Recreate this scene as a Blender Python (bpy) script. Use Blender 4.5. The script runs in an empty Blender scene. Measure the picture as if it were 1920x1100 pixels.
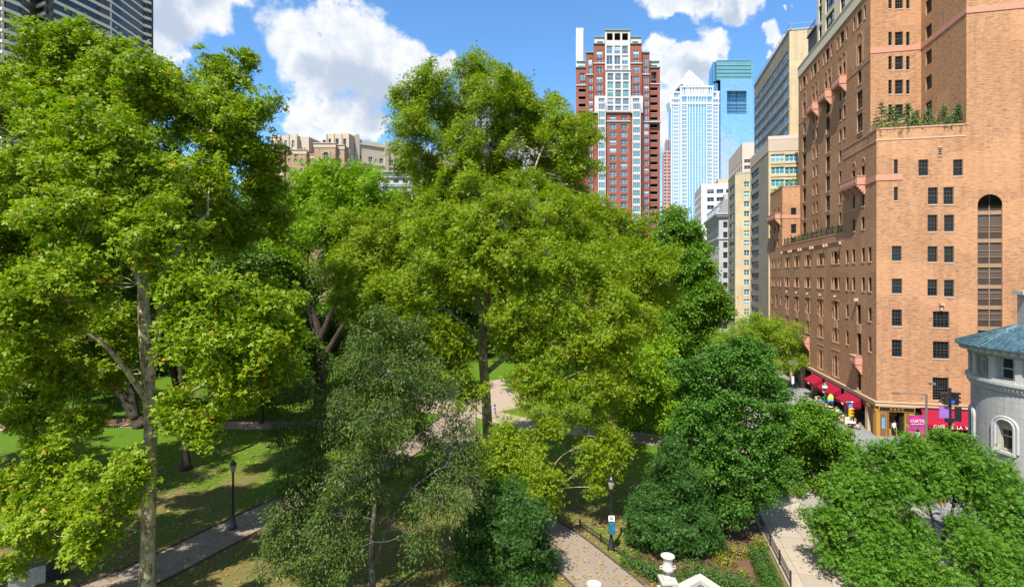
import bpy, bmesh, math, random
import numpy as np
from mathutils import Vector, Matrix
random.seed(7)
R = math.radians
SC = bpy.context.scene
COL = SC.collection
F, H, HY = 1000.0, 18.0, 520.0      # focal length in photo pixels, camera height, horizon row


def P(px, py, d):
    return Vector(((px - 960) / F * d, d, H + (HY - py) / F * d))


def G(px, py, z=0.0):
    d = (H - z) * F / (py - HY)
    return Vector(((px - 960) / F * d, d, z))


# ---------------------------------------------------------------- mesh builder
class MB:
    def __init__(s):
        s.v, s.f, s.m, s.mats = [], [], [], []

    def mi(s, mat):
        if mat not in s.mats:
            s.mats.append(mat)
        return s.mats.index(mat)

    def face(s, pts, mat):
        b = len(s.v)
        s.v += [tuple(p) for p in pts]
        s.f.append(tuple(range(b, b + len(pts))))
        s.m.append(s.mi(mat))

    def hexa(s, c, mat):
        """c: 8 corners, bottom ring (4) then top ring (4)"""
        b = len(s.v)
        s.v += [tuple(p) for p in c]
        k = s.mi(mat)
        for q in ((3, 2, 1, 0), (4, 5, 6, 7), (0, 1, 5, 4), (1, 2, 6, 5), (2, 3, 7, 6), (3, 0, 4, 7)):
            s.f.append(tuple(b + i for i in q))
            s.m.append(k)

    def box(s, x0, x1, y0, y1, z0, z1, mat):
        s.hexa([(x0, y0, z0), (x1, y0, z0), (x1, y1, z0), (x0, y1, z0), (x0, y0, z1), (x1, y0, z1), (x1, y1, z1), (x0, y1, z1)], mat)

    def obox(s, O, u, a0, a1, n0, n1, z0, z1, mat):
        """box along horizontal unit u (a0..a1), outward n = u x z (n0..n1)"""
        n = Vector((u[1], -u[0], 0)); u = Vector((u[0], u[1], 0)); O = Vector((O[0], O[1], 0))
        q = [O + u * a + n * w for a, w in ((a0, n1), (a1, n1), (a1, n0), (a0, n0))]
        s.hexa([p + Vector((0, 0, z0)) for p in q] + [p + Vector((0, 0, z1)) for p in q], mat)

    def prism(s, poly, z0, z1, mat, top=None):
        n = len(poly); b = len(s.v); k = s.mi(mat)
        s.v += [(p[0], p[1], z0) for p in poly] + [(p[0], p[1], z1) for p in poly]
        for i in range(n):
            j = (i + 1) % n
            s.f.append((b + i, b + j, b + n + j, b + n + i)); s.m.append(k)
        s.f.append(tuple(b + n + i for i in range(n))); s.m.append(s.mi(top) if top else k)
        s.f.append(tuple(b + i for i in reversed(range(n)))); s.m.append(k)

    def tube(s, pts, radii, mat, n=8, cap=True):
        pts = [Vector(p) for p in pts]
        if not hasattr(radii, '__len__'):
            radii = [radii] * len(pts)
        b = len(s.v); k = s.mi(mat); ref = Vector((0.31, 0.95, 0.05))
        for i, p in enumerate(pts):
            t = (pts[min(i + 1, len(pts) - 1)] - pts[max(i - 1, 0)])
            t = t.normalized() if t.length > 1e-9 else Vector((0, 0, 1))
            a = t.cross(ref)
            a = a.normalized() if a.length > 1e-3 else t.orthogonal().normalized()
            c = t.cross(a)
            for j in range(n):
                w = 2 * math.pi * j / n
                s.v.append(tuple(p + (a * math.cos(w) + c * math.sin(w)) * radii[i]))
        for i in range(len(pts) - 1):
            for j in range(n):
                q = (j + 1) % n
                s.f.append((b + i * n + j, b + i * n + q, b + (i + 1) * n + q, b + (i + 1) * n + j)); s.m.append(k)
        if cap:
            s.f.append(tuple(b + j for j in reversed(range(n)))); s.m.append(k)
            e = b + (len(pts) - 1) * n
            s.f.append(tuple(e + j for j in range(n))); s.m.append(k)

    def lathe(s, prof, c, mat, n=20, a0=0.0, a1=2 * math.pi):
        """prof: (radius, z) list"""
        b = len(s.v); k = s.mi(mat); full = abs(a1 - a0 - 2 * math.pi) < 1e-6
        m = n if full else n + 1
        for r, z in prof:
            for j in range(m):
                w = a0 + (a1 - a0) * j / n
                s.v.append((c[0] + r * math.cos(w), c[1] + r * math.sin(w), c[2] + z))
        for i in range(len(prof) - 1):
            for j in range(n):
                q = (j + 1) % m
                s.f.append((b + i * m + j, b + i * m + q, b + (i + 1) * m + q, b + (i + 1) * m + j)); s.m.append(k)
        if full:
            s.f.append(tuple(b + j for j in reversed(range(m)))); s.m.append(k)
            e = b + (len(prof) - 1) * m
            s.f.append(tuple(e + j for j in range(m))); s.m.append(k)

    def wall(s, O, u, x0, x1, z0, z1, holes, mat, depth=0.25, rmat=None):
        """vertical wall along u from O with rectangular openings and their reveals"""
        u = Vector((u[0], u[1], 0)); n = Vector((u[1], -u[0], 0)); O = Vector((O[0], O[1], 0))
        holes = [(max(a, x0), min(b, x1), max(c, z0), min(d, z1)) for a, b, c, d in holes]
        holes = [h for h in holes if h[1] - h[0] > .02 and h[3] - h[2] > .02]
        xs = sorted({round(v, 4) for h in holes for v in h[:2]} | {x0, x1})
        zs = sorted({round(v, 4) for h in holes for v in h[2:]} | {z0, z1})
        hh = holes
        for j in range(len(zs) - 1):
            zc = (zs[j] + zs[j + 1]) / 2
            row = [h for h in hh if h[2] < zc < h[3]]
            start = None
            for i in range(len(xs) - 1):
                xc = (xs[i] + xs[i + 1]) / 2
                solid = not any(h[0] < xc < h[1] for h in row)
                if solid and start is None:
                    start = xs[i]
                if start is not None and (not solid or i == len(xs) - 2):
                    end = xs[i] if not solid else xs[i + 1]
                    s.face([O + u * start + Vector((0, 0, zs[j])), O + u * end + Vector((0, 0, zs[j])),
                            O + u * end + Vector((0, 0, zs[j + 1])), O + u * start + Vector((0, 0, zs[j + 1]))], mat)
                    start = None
        rm = rmat or mat
        for a, b, c, d in holes:
            q = lambda x, z, w: O + u * x + n * (-w) + Vector((0, 0, z))
            s.face([q(a, c, 0), q(a, c, depth), q(a, d, depth), q(a, d, 0)], rm)
            s.face([q(b, c, depth), q(b, c, 0), q(b, d, 0), q(b, d, depth)], rm)
            s.face([q(a, c, 0), q(b, c, 0), q(b, c, depth), q(a, c, depth)], rm)
            s.face([q(a, d, depth), q(b, d, depth), q(b, d, 0), q(a, d, 0)], rm)

    def absorb(s, o):
        b = len(s.v); s.v += o.v
        s.f += [tuple(b + i for i in f) for f in o.f]
        s.m += [s.mi(o.mats[k]) for k in o.m]

    def build(s, name, parent=None, smooth=False, loc=None):
        """links ONE mesh object; vertices are in world space and moved into the parent's frame"""
        me = bpy.data.meshes.new(name)
        off = Vector(loc) if loc is not None else Vector((0, 0, 0))
        if parent is not None and loc is None:
            off = world_loc(parent)
        me.from_pydata([(x - off.x, y - off.y, z - off.z) for x, y, z in s.v], [], s.f)
        for mt in s.mats:
            me.materials.append(mt)
        me.polygons.foreach_set('material_index', s.m)
        if smooth:
            me.polygons.foreach_set('use_smooth', [True] * len(s.f))
        me.update()
        o = bpy.data.objects.new(name, me)
        COL.objects.link(o)
        if parent is not None:
            o.parent = parent
            if loc is not None:
                o.location = off - world_loc(parent)
        elif loc is not None:
            o.location = off
        return o


def world_loc(o):
    l = Vector(o.location)
    while o.parent is not None:
        o = o.parent
        l += Vector(o.location)
    return l


def tag(o, label, cat, group=None):
    o['label'] = label; o['category'] = cat
    if group:
        o['group'] = group
    return o


def thing(name, label, cat, loc, group=None):
    o = bpy.data.objects.new(name, None)
    o.empty_display_size = .3
    COL.objects.link(o); o.location = loc
    return tag(o, label, cat, group)


def kind(o, k='structure'):
    o['kind'] = k
    return o


def copy_tree(o, loc=None, rotz=None, label=None, parent=None):
    c = o.copy(); COL.objects.link(c)
    if parent is not None:
        c.parent = parent
    if loc is not None:
        c.location = loc
    if rotz is not None:
        c.rotation_euler = (0, 0, rotz)
    if label:
        c['label'] = label
    for ch in list(o.children):
        copy_tree(ch, parent=c)
    return c


# ---------------------------------------------------------------- materials
class NT:
    def __init__(s, name):
        s.mat = bpy.data.materials.new(name); s.mat.use_nodes = True
        s.t = s.mat.node_tree; s.n = s.t.nodes; s.n.clear()
        s.out = s.n.new('ShaderNodeOutputMaterial')

    def node(s, typ, ins=None, **kw):
        d = s.n.new('ShaderNode' + typ)
        for k, v in kw.items():
            setattr(d, k, v)
        for k, v in (ins or {}).items():
            s.set(d, k, v)
        return d

    def set(s, d, k, v):
        sock = d.inputs[k]
        if isinstance(v, bpy.types.NodeSocket):
            s.t.links.new(v, sock)
        elif isinstance(v, bpy.types.Node):
            s.t.links.new(v.outputs[0], sock)
        else:
            sock.default_value = v if not (sock.type == 'RGBA' and len(v) == 3) else (*v, 1)

    def mix(s, fac, a, b, typ='MIX'):
        d = s.n.new('ShaderNodeMix'); d.data_type = 'RGBA'; d.blend_type = typ; d.clamp_factor = True
        for i, v in ((0, fac), (6, a), (7, b)):
            s.set(d, i, v)
        return d.outputs[2]

    def math(s, op, a, b=None, c=None, clamp=False):
        d = s.n.new('ShaderNodeMath'); d.operation = op; d.use_clamp = clamp
        for i, v in enumerate((a, b, c)):
            if v is not None:
                s.set(d, i, v)
        return d.outputs[0]

    def vmath(s, op, a, b=None, out=0):
        d = s.n.new('ShaderNodeVectorMath'); d.operation = op
        for i, v in enumerate((a, b)):
            if v is not None:
                s.set(d, i, v)
        return d.outputs['Value'] if op in ('DOT_PRODUCT', 'LENGTH', 'DISTANCE') else d.outputs[0]

    def ramp(s, fac, stops, interp='LINEAR'):
        d = s.n.new('ShaderNodeValToRGB'); d.color_ramp.interpolation = interp
        e = d.color_ramp.elements
        while len(e) < len(stops):
            e.new(.5)
        for i, (p, c) in enumerate(stops):
            e[i].position = p; e[i].color = c if len(c) == 4 else (*c, 1)
        s.set(d, 0, fac)
        return d.outputs[0]

    def noise(s, vec, scale, detail=4, rough=.55, out=0, dim='3D'):
        d = s.n.new('ShaderNodeTexNoise'); d.noise_dimensions = dim
        if vec is not None:
            s.set(d, 'Vector', vec)
        s.set(d, 'Scale', scale); s.set(d, 'Detail', detail); s.set(d, 'Roughness', rough)
        return d.outputs[out]

    def pos(s):
        return s.n.new('ShaderNodeNewGeometry').outputs['Position']

    def wallcoord(s, sx=1, sz=1):
        """(distance along a vertical wall, height): works for a wall of any heading"""
        g = s.n.new('ShaderNodeNewGeometry')
        t = s.vmath('CROSS_PRODUCT', (0, 0, 1), g.outputs['True Normal'])
        a = s.vmath('DOT_PRODUCT', g.outputs['Position'], t)
        z = s.node('SeparateXYZ', {0: g.outputs['Position']}).outputs[2]
        return s.node('CombineXYZ', {0: s.math('MULTIPLY', a, sx), 1: s.math('MULTIPLY', z, sz)}).outputs[0]

    def bsdf(s, col, rough=.8, spec=.3, metal=0, bump=None, bstr=.3, bdist=.02, **kw):
        d = s.n.new('ShaderNodeBsdfPrincipled')
        s.set(d, 'Base Color', col); s.set(d, 'Roughness', rough)
        s.set(d, 'Specular IOR Level', spec); s.set(d, 'Metallic', metal)
        for k, v in kw.items():
            s.set(d, k, v)
        if bump is not None:
            b = s.node('Bump', {'Strength': bstr, 'Distance': bdist, 'Height': bump})
            s.set(d, 'Normal', b)
        s.t.links.new(d.outputs[0], s.out.inputs[0])
        return d


def plain(name, col, rough=.7, spec=.3, metal=0, var=.25, scale=3.0, wall=False):
    """a plain coloured surface with slight cloudy wear"""
    m = NT(name)
    v = m.wallcoord() if wall else m.pos()
    n = m.noise(v, scale, 5, .6)
    c = m.mix(n, tuple(x * (1 - var) for x in col), tuple(min(1, x * (1 + var)) for x in col))
    m.bsdf(c, rough, spec, metal)
    return m.mat


def brick_mat(name, c1, c2, c3, mortar, bw=.3, bh=.1, streak=.6, dirt=.25):
    m = NT(name)
    v = m.wallcoord()
    b = m.n.new('ShaderNodeTexBrick')
    m.set(b, 'Vector', v); m.set(b, 'Scale', 1.0); m.set(b, 'Brick Width', bw); m.set(b, 'Row Height', bh)
    m.set(b, 'Mortar Size', .008); m.set(b, 'Bias', -.1)
    m.set(b, 'Color1', c1); m.set(b, 'Color2', c2); m.set(b, 'Mortar', mortar)
    st = m.noise(m.vmath('MULTIPLY', v, (1.3, 7.0, 1)), 1.0, 5, .72)
    c = m.mix(m.ramp(st, [(.50, (0, 0, 0)), (.62, (streak,) * 3)]), b.outputs[0], c3)
    st2 = m.noise(m.vmath('MULTIPLY', v, (1.0, 6.0, 1)), 1.7, 4, .7)
    c = m.mix(m.ramp(st2, [(.52, (0, 0, 0)), (.68, (streak * .8,) * 3)]), c, tuple(min(1, x * 1.28) for x in c1))
    big = m.noise(v, .12, 4, .6)
    c = m.mix(m.ramp(big, [(.35, (dirt,) * 3), (.6, (0, 0, 0))]), c, tuple(x * .72 for x in c2))
    # rain streaks, soot and repaired patches in the wall itself
    rn = m.noise(m.vmath('MULTIPLY', v, (1.6, .10, 1)), 1.0, 5, .65)
    c = m.mix(m.ramp(rn, [(.48, (0, 0, 0)), (.72, (.38,) * 3)]), c, tuple(x * .5 for x in c2))
    vo = m.n.new('ShaderNodeTexVoronoi'); vo.distance = 'CHEBYCHEV'; m.set(vo, 'Vector', m.vmath('MULTIPLY', v, (.16, .22, 1))); m.set(vo, 'Scale', 1.0)
    pr = m.node('SeparateXYZ', {0: vo.outputs['Color']}).outputs[0]
    c = m.mix(m.ramp(pr, [(.72, (0, 0, 0)), (.74, (.26,) * 3)]), c, tuple(min(1, x * 1.22) for x in c1))
    m.bsdf(c, .9, .15, bump=b.outputs[1], bstr=.25, bdist=.01)
    return m.mat


def glass_mat(name, dark=(.012, .02, .025), blind=(.45, .45, .42), amount=.35, spec=.6, rough=.03):
    """window pane: dark room behind a shiny sheet, in some of them a blind part way down"""
    m = NT(name)
    g = m.n.new('ShaderNodeTexCoord').outputs['Generated']
    z = m.node('SeparateXYZ', {0: g}).outputs[2]
    rnd = m.n.new('ShaderNodeObjectInfo').outputs['Random']
    wn = m.node('TexWhiteNoise', {'W': m.math('MULTIPLY', rnd, 91.7)}, noise_dimensions='1D').outputs[0]
    has = m.math('LESS_THAN', rnd, amount)
    low = m.math('SUBTRACT', 1.0, m.math('MULTIPLY', wn, .8))
    on = m.math('MULTIPLY', has, m.math('GREATER_THAN', z, low))
    c = m.mix(on, m.mix(wn, dark, tuple(x * 3 for x in dark)), blind)
    m.bsdf(c, rough, spec, **{'Coat Weight': .25, 'Coat Roughness': rough})
    return m.mat
# ---------------------------------------------------------------- camera, sun, sky
cam = bpy.data.cameras.new('camera'); camo = bpy.data.objects.new('camera', cam); COL.objects.link(camo)
camo.location = (0, 0, H); camo.rotation_euler = (R(90), 0, 0)
cam.sensor_width = 36; cam.lens = 36 * F / 1920; cam.shift_y = -30 / 1920
cam.clip_start = .5; cam.clip_end = 6000
SC.camera = camo
SUN_AZ, SUN_EL = 26.0, 55.0
sdir = Vector((-math.sin(R(SUN_AZ)) * math.cos(R(SUN_EL)), -math.cos(R(SUN_AZ)) * math.cos(R(SUN_EL)), math.sin(R(SUN_EL))))
sl = bpy.data.lights.new('sun', 'SUN'); sl.energy = 5.0; sl.angle = R(.5); sl.color = (1, .95, .87)
so = bpy.data.objects.new('sun', sl); COL.objects.link(so)
so.rotation_euler = sdir.to_track_quat('Z', 'Y').to_euler(); so.location = (0, 0, 200)
vs = SC.view_settings
vs.view_transform = 'Standard'; vs.look = 'None'; vs.gamma = 1; vs.exposure = .88; vs.use_curve_mapping = False
SC.display_settings.display_device = 'sRGB'
SC.cycles.max_bounces = 8; SC.cycles.diffuse_bounces = 5; SC.cycles.glossy_bounces = 3
SC.cycles.transmission_bounces = 5; SC.cycles.transparent_max_bounces = 4
SC.cycles.sample_clamp_indirect = 10
SC.cycles.use_denoising = True

w = bpy.data.worlds.new('World'); SC.world = w; w.use_nodes = True


def build_sky():
    m = NT.__new__(NT); m.t = w.node_tree; m.n = m.t.nodes; m.n.clear()
    out = m.n.new('ShaderNodeOutputWorld')
    sky = m.n.new('ShaderNodeTexSky'); sky.sky_type = 'NISHITA'; sky.sun_disc = False
    sky.sun_elevation = R(SUN_EL); sky.sun_rotation = R(180 + SUN_AZ)
    sky.air_density = 1.0; sky.dust_density = .5; sky.ozone_density = 2.5
    d = m.n.new('ShaderNodeTexCoord').outputs['Generated']
    d = m.vmath('NORMALIZE', d)
    xyz = m.node('SeparateXYZ', {0: d}).outputs
    # billowing warp of the direction
    n1 = m.noise(d, 5.0, 8, .58, out=1)
    n2 = m.noise(d, 22.0, 5, .6, out=1)
    wv = m.vmath('MULTIPLY', m.vmath('SUBTRACT', n1, (.5, .5, .5)), (.16, .16, .16))
    wv2 = m.vmath('MULTIPLY', m.vmath('SUBTRACT', n2, (.5, .5, .5)), (.05, .05, .05))
    dw = m.vmath('ADD', d, m.vmath('ADD', wv, wv2))

    def blobs(lst, vec):
        acc = None
        for px, py, r in lst:
            c = Vector(((px - 960) / F, 1, (HY - py) / F)); L = c.length; c /= L
            dist = m.vmath('DISTANCE', vec, tuple(c))
            v = m.math('MULTIPLY_ADD', dist, -1.0 / (r / F / L), 1.0)
            acc = v if acc is None else m.math('SMOOTH_MAX', acc, v, .25)
        return acc
    CL = [(270, 30, 75), (330, 25, 66), (395, 18, 55), (450, 8, 44), (495, -14, 34), (305, 85, 48), (250, 110, 70), (345, 112, 24),
          (565, 92, 62), (610, 72, 52), (650, 52, 38), (690, 80, 52), (740, 98, 44), (775, 118, 42), (825, 112, 30), (560, 130, 58), (620, 135, 66), (680, 145, 60), (730, 150, 42), (600, 165, 45),
          (545, 205, 34), (530, 240, 30), (620, 225, 36), (665, 228, 38), (700, 235, 34), (735, 232, 20), (580, 250, 34), (640, 255, 34),
          (1255, -8, 44), (1310, 0, 42), (1370, -6, 46), (1420, -18, 36), (1268, 20, 18),
          (1248, 105, 24), (1290, 120, 32), (1325, 92, 36), (1337, 72, 20), (1300, 150, 40), (1255, 160, 36), (1345, 115, 20), (1235, 215, 40), (1290, 210, 50), (1255, 270, 46), (1330, 190, 36),
          (1450, 65, 24), (1465, 85, 20), (1440, 115, 16), (1428, 140, 18), (1500, 18, 12)]
    f = blobs(CL, dw)
    fine = m.noise(d, 42.0, 6, .62)
    f = m.math('ADD', f, m.math('MULTIPLY', m.math('SUBTRACT', fine, .5), .55))
    mask = m.n.new('ShaderNodeMapRange'); mask.interpolation_type = 'SMOOTHSTEP'
    m.set(mask, 0, f); m.set(mask, 1, -.16); m.set(mask, 2, .27)
    mk = mask.outputs[0]
    # the rest of the sky (behind and beside) carries scattered clouds of its own
    g = m.noise(m.vmath('MULTIPLY', d, (1, 1, 1.8)), 2.6, 8, .6)
    g = m.ramp(g, [(.46, (0, 0, 0)), (.57, (1, 1, 1))])
    beh = m.n.new('ShaderNodeMapRange'); m.set(beh, 0, xyz[1]); m.set(beh, 1, .25); m.set(beh, 2, .0)
    mk = m.math('MAXIMUM', mk, m.math('MULTIPLY', g, beh.outputs[0]))
    # cloud body: bright tops, blue-grey bases
    SH = [(640, 158, 62), (700, 165, 50), (590, 150, 45), (690, 205, 45), (640, 190, 45), (720, 205, 38), (340, 60, 50), (300, 40, 60), (1360, 20, 30), (1300, 170, 35), (1320, -10, 35), (400, -5, 50)]
    s = blobs(SH, dw)
    s2 = m.noise(d, 16.0, 6, .6)
    sm = m.n.new('ShaderNodeMapRange'); sm.interpolation_type = 'SMOOTHSTEP'
    m.set(sm, 0, m.math('ADD', s, m.math('MULTIPLY', m.math('SUBTRACT', s2, .5), .9))); m.set(sm, 1, -.2); m.set(sm, 2, .7)
    puff = m.noise(d, 30.0, 5, .6)
    bright = m.mix(m.ramp(puff, [(.35, (0, 0, 0)), (.6, (1, 1, 1))]), CLOUD_A, CLOUD_B)
    cc = m.mix(sm.outputs[0], bright, CLOUD_C)
    blue = m.mix(1.0, sky.outputs[0], SKY_TINT, 'MULTIPLY')
    col = m.mix(mk, blue, cc)
    bg = m.n.new('ShaderNodeBackground'); m.set(bg, 0, col); m.set(bg, 1, SKY_STR)
    m.t.links.new(bg.outputs[0], out.inputs[0])


SKY_STR = .11
CLOUD_A = (3.9, 4.25, 4.75); CLOUD_B = (5.1, 5.15, 5.2); CLOUD_C = (2.75, 3.2, 3.95)
SKY_TINT = (.70, 1.03, 1.25)
build_sky()
w.cycles.sampling_method = 'MANUAL'; w.cycles.sample_map_resolution = 512

# ---------------------------------------------------------------- ground, paths, street
UL = Vector((.2241, .9746, 0)); UF = Vector((.9746, -.2241, 0))
CB = Vector((41.0, 60.0, 0))          # the corner of the brick building


def BL(s, t, z=0.0):
    """street frame: s across (right), t away from us, from the brick corner"""
    p = CB + UF * s + UL * t
    return Vector((p.x, p.y, z))


def grass_mat():
    m = NT('lawn')
    p = m.pos(); xyz = m.node('SeparateXYZ', {0: p}).outputs
    n = m.noise(p, .35, 5, .6); n2 = m.noise(p, 3.5, 6, .7); n3 = m.noise(p, 30, 3, .7)
    g = m.mix(n, (.05, .12, .006), (.095, .185, .010))
    g = m.mix(m.ramp(n2, [(.4, (0, 0, 0)), (.7, (.6,) * 3)]), g, (.11, .15, .02))
    g = m.mix(m.ramp(n3, [(.35, (.45,) * 3), (.6, (0, 0, 0))]), g, (.03, .06, .006))
    # worn earth under the near trees and along the paths
    wear = m.n.new('ShaderNodeMapRange'); m.set(wear, 0, xyz[1]); m.set(wear, 1, 62.0); m.set(wear, 2, 34.0)
    k = m.math('ADD', m.math('MULTIPLY', wear.outputs[0], .30), m.math('MULTIPLY', m.noise(p, .22, 6, .65), .95))
    e = m.mix(n2, (.095, .085, .03), (.17, .135, .06))
    e = m.mix(m.ramp(n3, [(.55, (0, 0, 0)), (.66, (.8,) * 3)]), e, (.32, .20, .06))
    c = m.mix(m.ramp(k, [(.58, (0, 0, 0)), (.74, (.85,) * 3)]), g, e)
    m.bsdf(c, .95, .1, bump=n3, bstr=.6, bdist=.05)
    return m.mat


def paving_mat(name, c1, c2, slab=None, joint=(.1, .09, .08), spots=.3):
    m = NT(name)
    p = m.pos()
    n = m.noise(p, .5, 6, .62); n2 = m.noise(p, 14, 4, .7); n3 = m.noise(p, 60, 2, .7)
    c = m.mix(n, c1, c2)
    c = m.mix(m.ramp(n2, [(.4, (spots,) * 3), (.62, (0, 0, 0))]), c, tuple(x * .6 for x in c1))
    c = m.mix(m.ramp(n3, [(.4, (.25,) * 3), (.6, (0, 0, 0))]), c, tuple(x * .5 for x in c1))
    if slab:
        a = m.vmath('DOT_PRODUCT', p, tuple(UF)); b = m.vmath('DOT_PRODUCT', p, tuple(UL))
        v = m.node('CombineXYZ', {0: a, 1: b}).outputs[0]
        t = m.n.new('ShaderNodeTexBrick'); t.offset = 0
        m.set(t, 'Vector', v); m.set(t, 'Scale', 1.0); m.set(t, 'Brick Width', slab); m.set(t, 'Row Height', slab)
        m.set(t, 'Mortar Size', .02); m.set(t, 'Color1', (1, 1, 1)); m.set(t, 'Color2', (.86, .86, .86)); m.set(t, 'Mortar', (.5, .5, .5))
        c = m.mix(1.0, c, t.outputs[0], 'MULTIPLY')
    m.bsdf(c, .9, .2, bump=n3, bstr=.2, bdist=.01)
    return m.mat


M_LAWN = grass_mat()
M_PATH = paving_mat('path_asphalt', (.22, .175, .135), (.30, .245, .185))
M_PATH2 = paving_mat('path_pink', (.33, .25, .19), (.42, .33, .255))
M_WALK = paving_mat('pavement_stone', (.36, .30, .225), (.44, .375, .29), slab=1.6)
M_WALK2 = paving_mat('pavement_grey', (.21, .21, .21), (.29, .285, .28), slab=1.2)
M_ROAD = paving_mat('road_asphalt', (.24, .22, .20), (.33, .305, .275))
M_ROAD2 = paving_mat('road_concrete', (.36, .31, .26), (.44, .385, .32))
M_CURB = plain('dark_edging', (.07, .055, .045), .8)
M_PAINT = plain('road_paint', (.75, .74, .70), .7, var=.12)


def sheet(name, poly, z, mat, thick=0.0, k='structure'):
    b = MB()
    if thick:
        b.prism([(p[0], p[1]) for p in poly], z - thick, z, mat)
    else:
        b.face([(p[0], p[1], z) for p in poly], mat)
    return kind(b.build(name), k)


b = MB()
b.face([(-3000, -300, 0), (3000, -300, 0), (3000, 5000, 0), (-3000, 5000, 0)], M_LAWN)
kind(b.build('ground'))


def ribbon(name, pts, width, mat, z=.004, edge=None):
    """a curved path laid on the ground; the ribbon is one sheet"""
    pts = [Vector((p[0], p[1], 0)) for p in pts]
    fine = []
    for i in range(len(pts) - 1):
        p0 = pts[max(i - 1, 0)]; p1 = pts[i]; p2 = pts[i + 1]; p3 = pts[min(i + 2, len(pts) - 1)]
        for k in range(8):
            t = k / 8
            fine.append(.5 * ((2 * p1) + (p2 - p0) * t + (2 * p0 - 5 * p1 + 4 * p2 - p3) * t * t + (3 * p1 - p0 - 3 * p2 + p3) * t ** 3))
    fine.append(pts[-1])
    L, Rr = [], []
    for i, p in enumerate(fine):
        t = (fine[min(i + 1, len(fine) - 1)] - fine[max(i - 1, 0)]).normalized()
        n = Vector((-t.y, t.x, 0))
        wv = width if not callable(width) else width(i / len(fine))
        L.append(p + n * wv / 2); Rr.append(p - n * wv / 2)
    b = MB()
    for i in range(len(fine) - 1):
        b.face([(Rr[i].x, Rr[i].y, z), (Rr[i + 1].x, Rr[i + 1].y, z), (L[i + 1].x, L[i + 1].y, z), (L[i].x, L[i].y, z)], mat)
    o = kind(b.build(name))
    if edge:
        for side, nm in ((L, 'kerb'), (Rr, 'kerb')):
            e = MB()
            for i in range(len(fine) - 1):
                a, c = side[i], side[i + 1]
                t = (c - a).normalized(); n = Vector((-t.y, t.x, 0)) * (.05)
                e.hexa([tuple((a - n).xy) + (0,), tuple((c - n).xy) + (0,), tuple((c + n).xy) + (0,), tuple((a + n).xy) + (0,),
                        tuple((a - n).xy) + (edge,), tuple((c - n).xy) + (edge,), tuple((c + n).xy) + (edge,), tuple((a + n).xy) + (edge,)], M_CURB)
            kind(e.build(nm))
    return o


ribbon('path', [(-26, 27), (-22.5, 32), (-18.5, 41), (-14, 49), (-9.5, 60), (-7, 70)], 3.6, M_PATH, .004, .1)
ribbon('path', [(-7, 76), (-6.2, 64), (-5, 52), (-1, 42.5), (3.0, 36.5), (6.6, 29), (8.6, 24)], 3.8, M_PATH, .008, .1)
ribbon('path', [(-4, 71), (2, 65.5), (9, 62.5), (16, 59.2), (23, 57)], 4.2, M_PATH2, .012)
ribbon('path', [(-70, 62), (-52, 66), (-36, 65), (-24, 66), (-12, 74)], 3.6, M_PATH2, .016)
ribbon('path', [(-6, 86), (-2, 92), (4, 96), (12, 98), (24, 100)], 3.6, M_PATH2, .020)
ribbon('path', [(-10, 84), (-22, 98), (-38, 118), (-50, 140)], 4.0, M_PATH2, .024)
ribbon('path', [(22, 138), (34, 146), (50, 150)], 3.0, M_PATH2, .028)
b = MB()
cpl = Vector((-7, 80))
b.face([(cpl.x + 10 * math.cos(a * math.pi / 20), cpl.y + 10 * math.sin(a * math.pi / 20), .032) for a in range(40)], M_PATH2)
kind(b.build('plaza'))

# street (t from the brick corner): park edge at s = -17.8, kerb -13.8, far kerb -4.9
T0, T1 = -70, 700
sheet('road', [BL(-13.8, T0), BL(-4.9, T0), BL(-4.9, T1), BL(-13.8, T1)], .036, M_ROAD)
sheet('road', [BL(-13.8, 12), BL(-9.3, 12), BL(-9.3, 60), BL(-13.8, 60)], .040, M_ROAD2)
sheet('pavement', [BL(-17.8, T0), BL(-13.8, T0), BL(-13.8, T1), BL(-17.8, T1)], .16, M_WALK, .15)
sheet('pavement', [BL(-4.9, -4.6), BL(90, -4.6), BL(90, T1), BL(-4.9, T1)], .16, M_WALK2, .15)
sheet('road', [BL(-4.9, -12.8), BL(90, -12.8), BL(90, -4.6), BL(-4.9, -4.6)], .036, M_ROAD)
sheet('pavement', [BL(-4.9, -60), BL(90, -60), BL(90, -12.8), BL(-4.9, -12.8)], .16, M_WALK2, .15)
for s0, s1, t0, t1 in ((-9.35, -9.2, 14, 60), (-11.6, -11.45, 20, 60), (-9.2, -5.0, 16.5, 16.9), (-9.2, -5.0, 25.5, 25.9), (-8.6, -6.0, 13, 13.3)):
    sheet('road_line', [BL(s0, t0), BL(s1, t0), BL(s1, t1), BL(s0, t1)], .046, M_PAINT)
for i in range(7):
    s0 = -13.4 + i * 1.25
    sheet('crosswalk_stripe', [BL(s0, -3.4), BL(s0 + .6, -3.4), BL(s0 + .6, -.4), BL(s0, -.4)], .046, M_PAINT)
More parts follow.
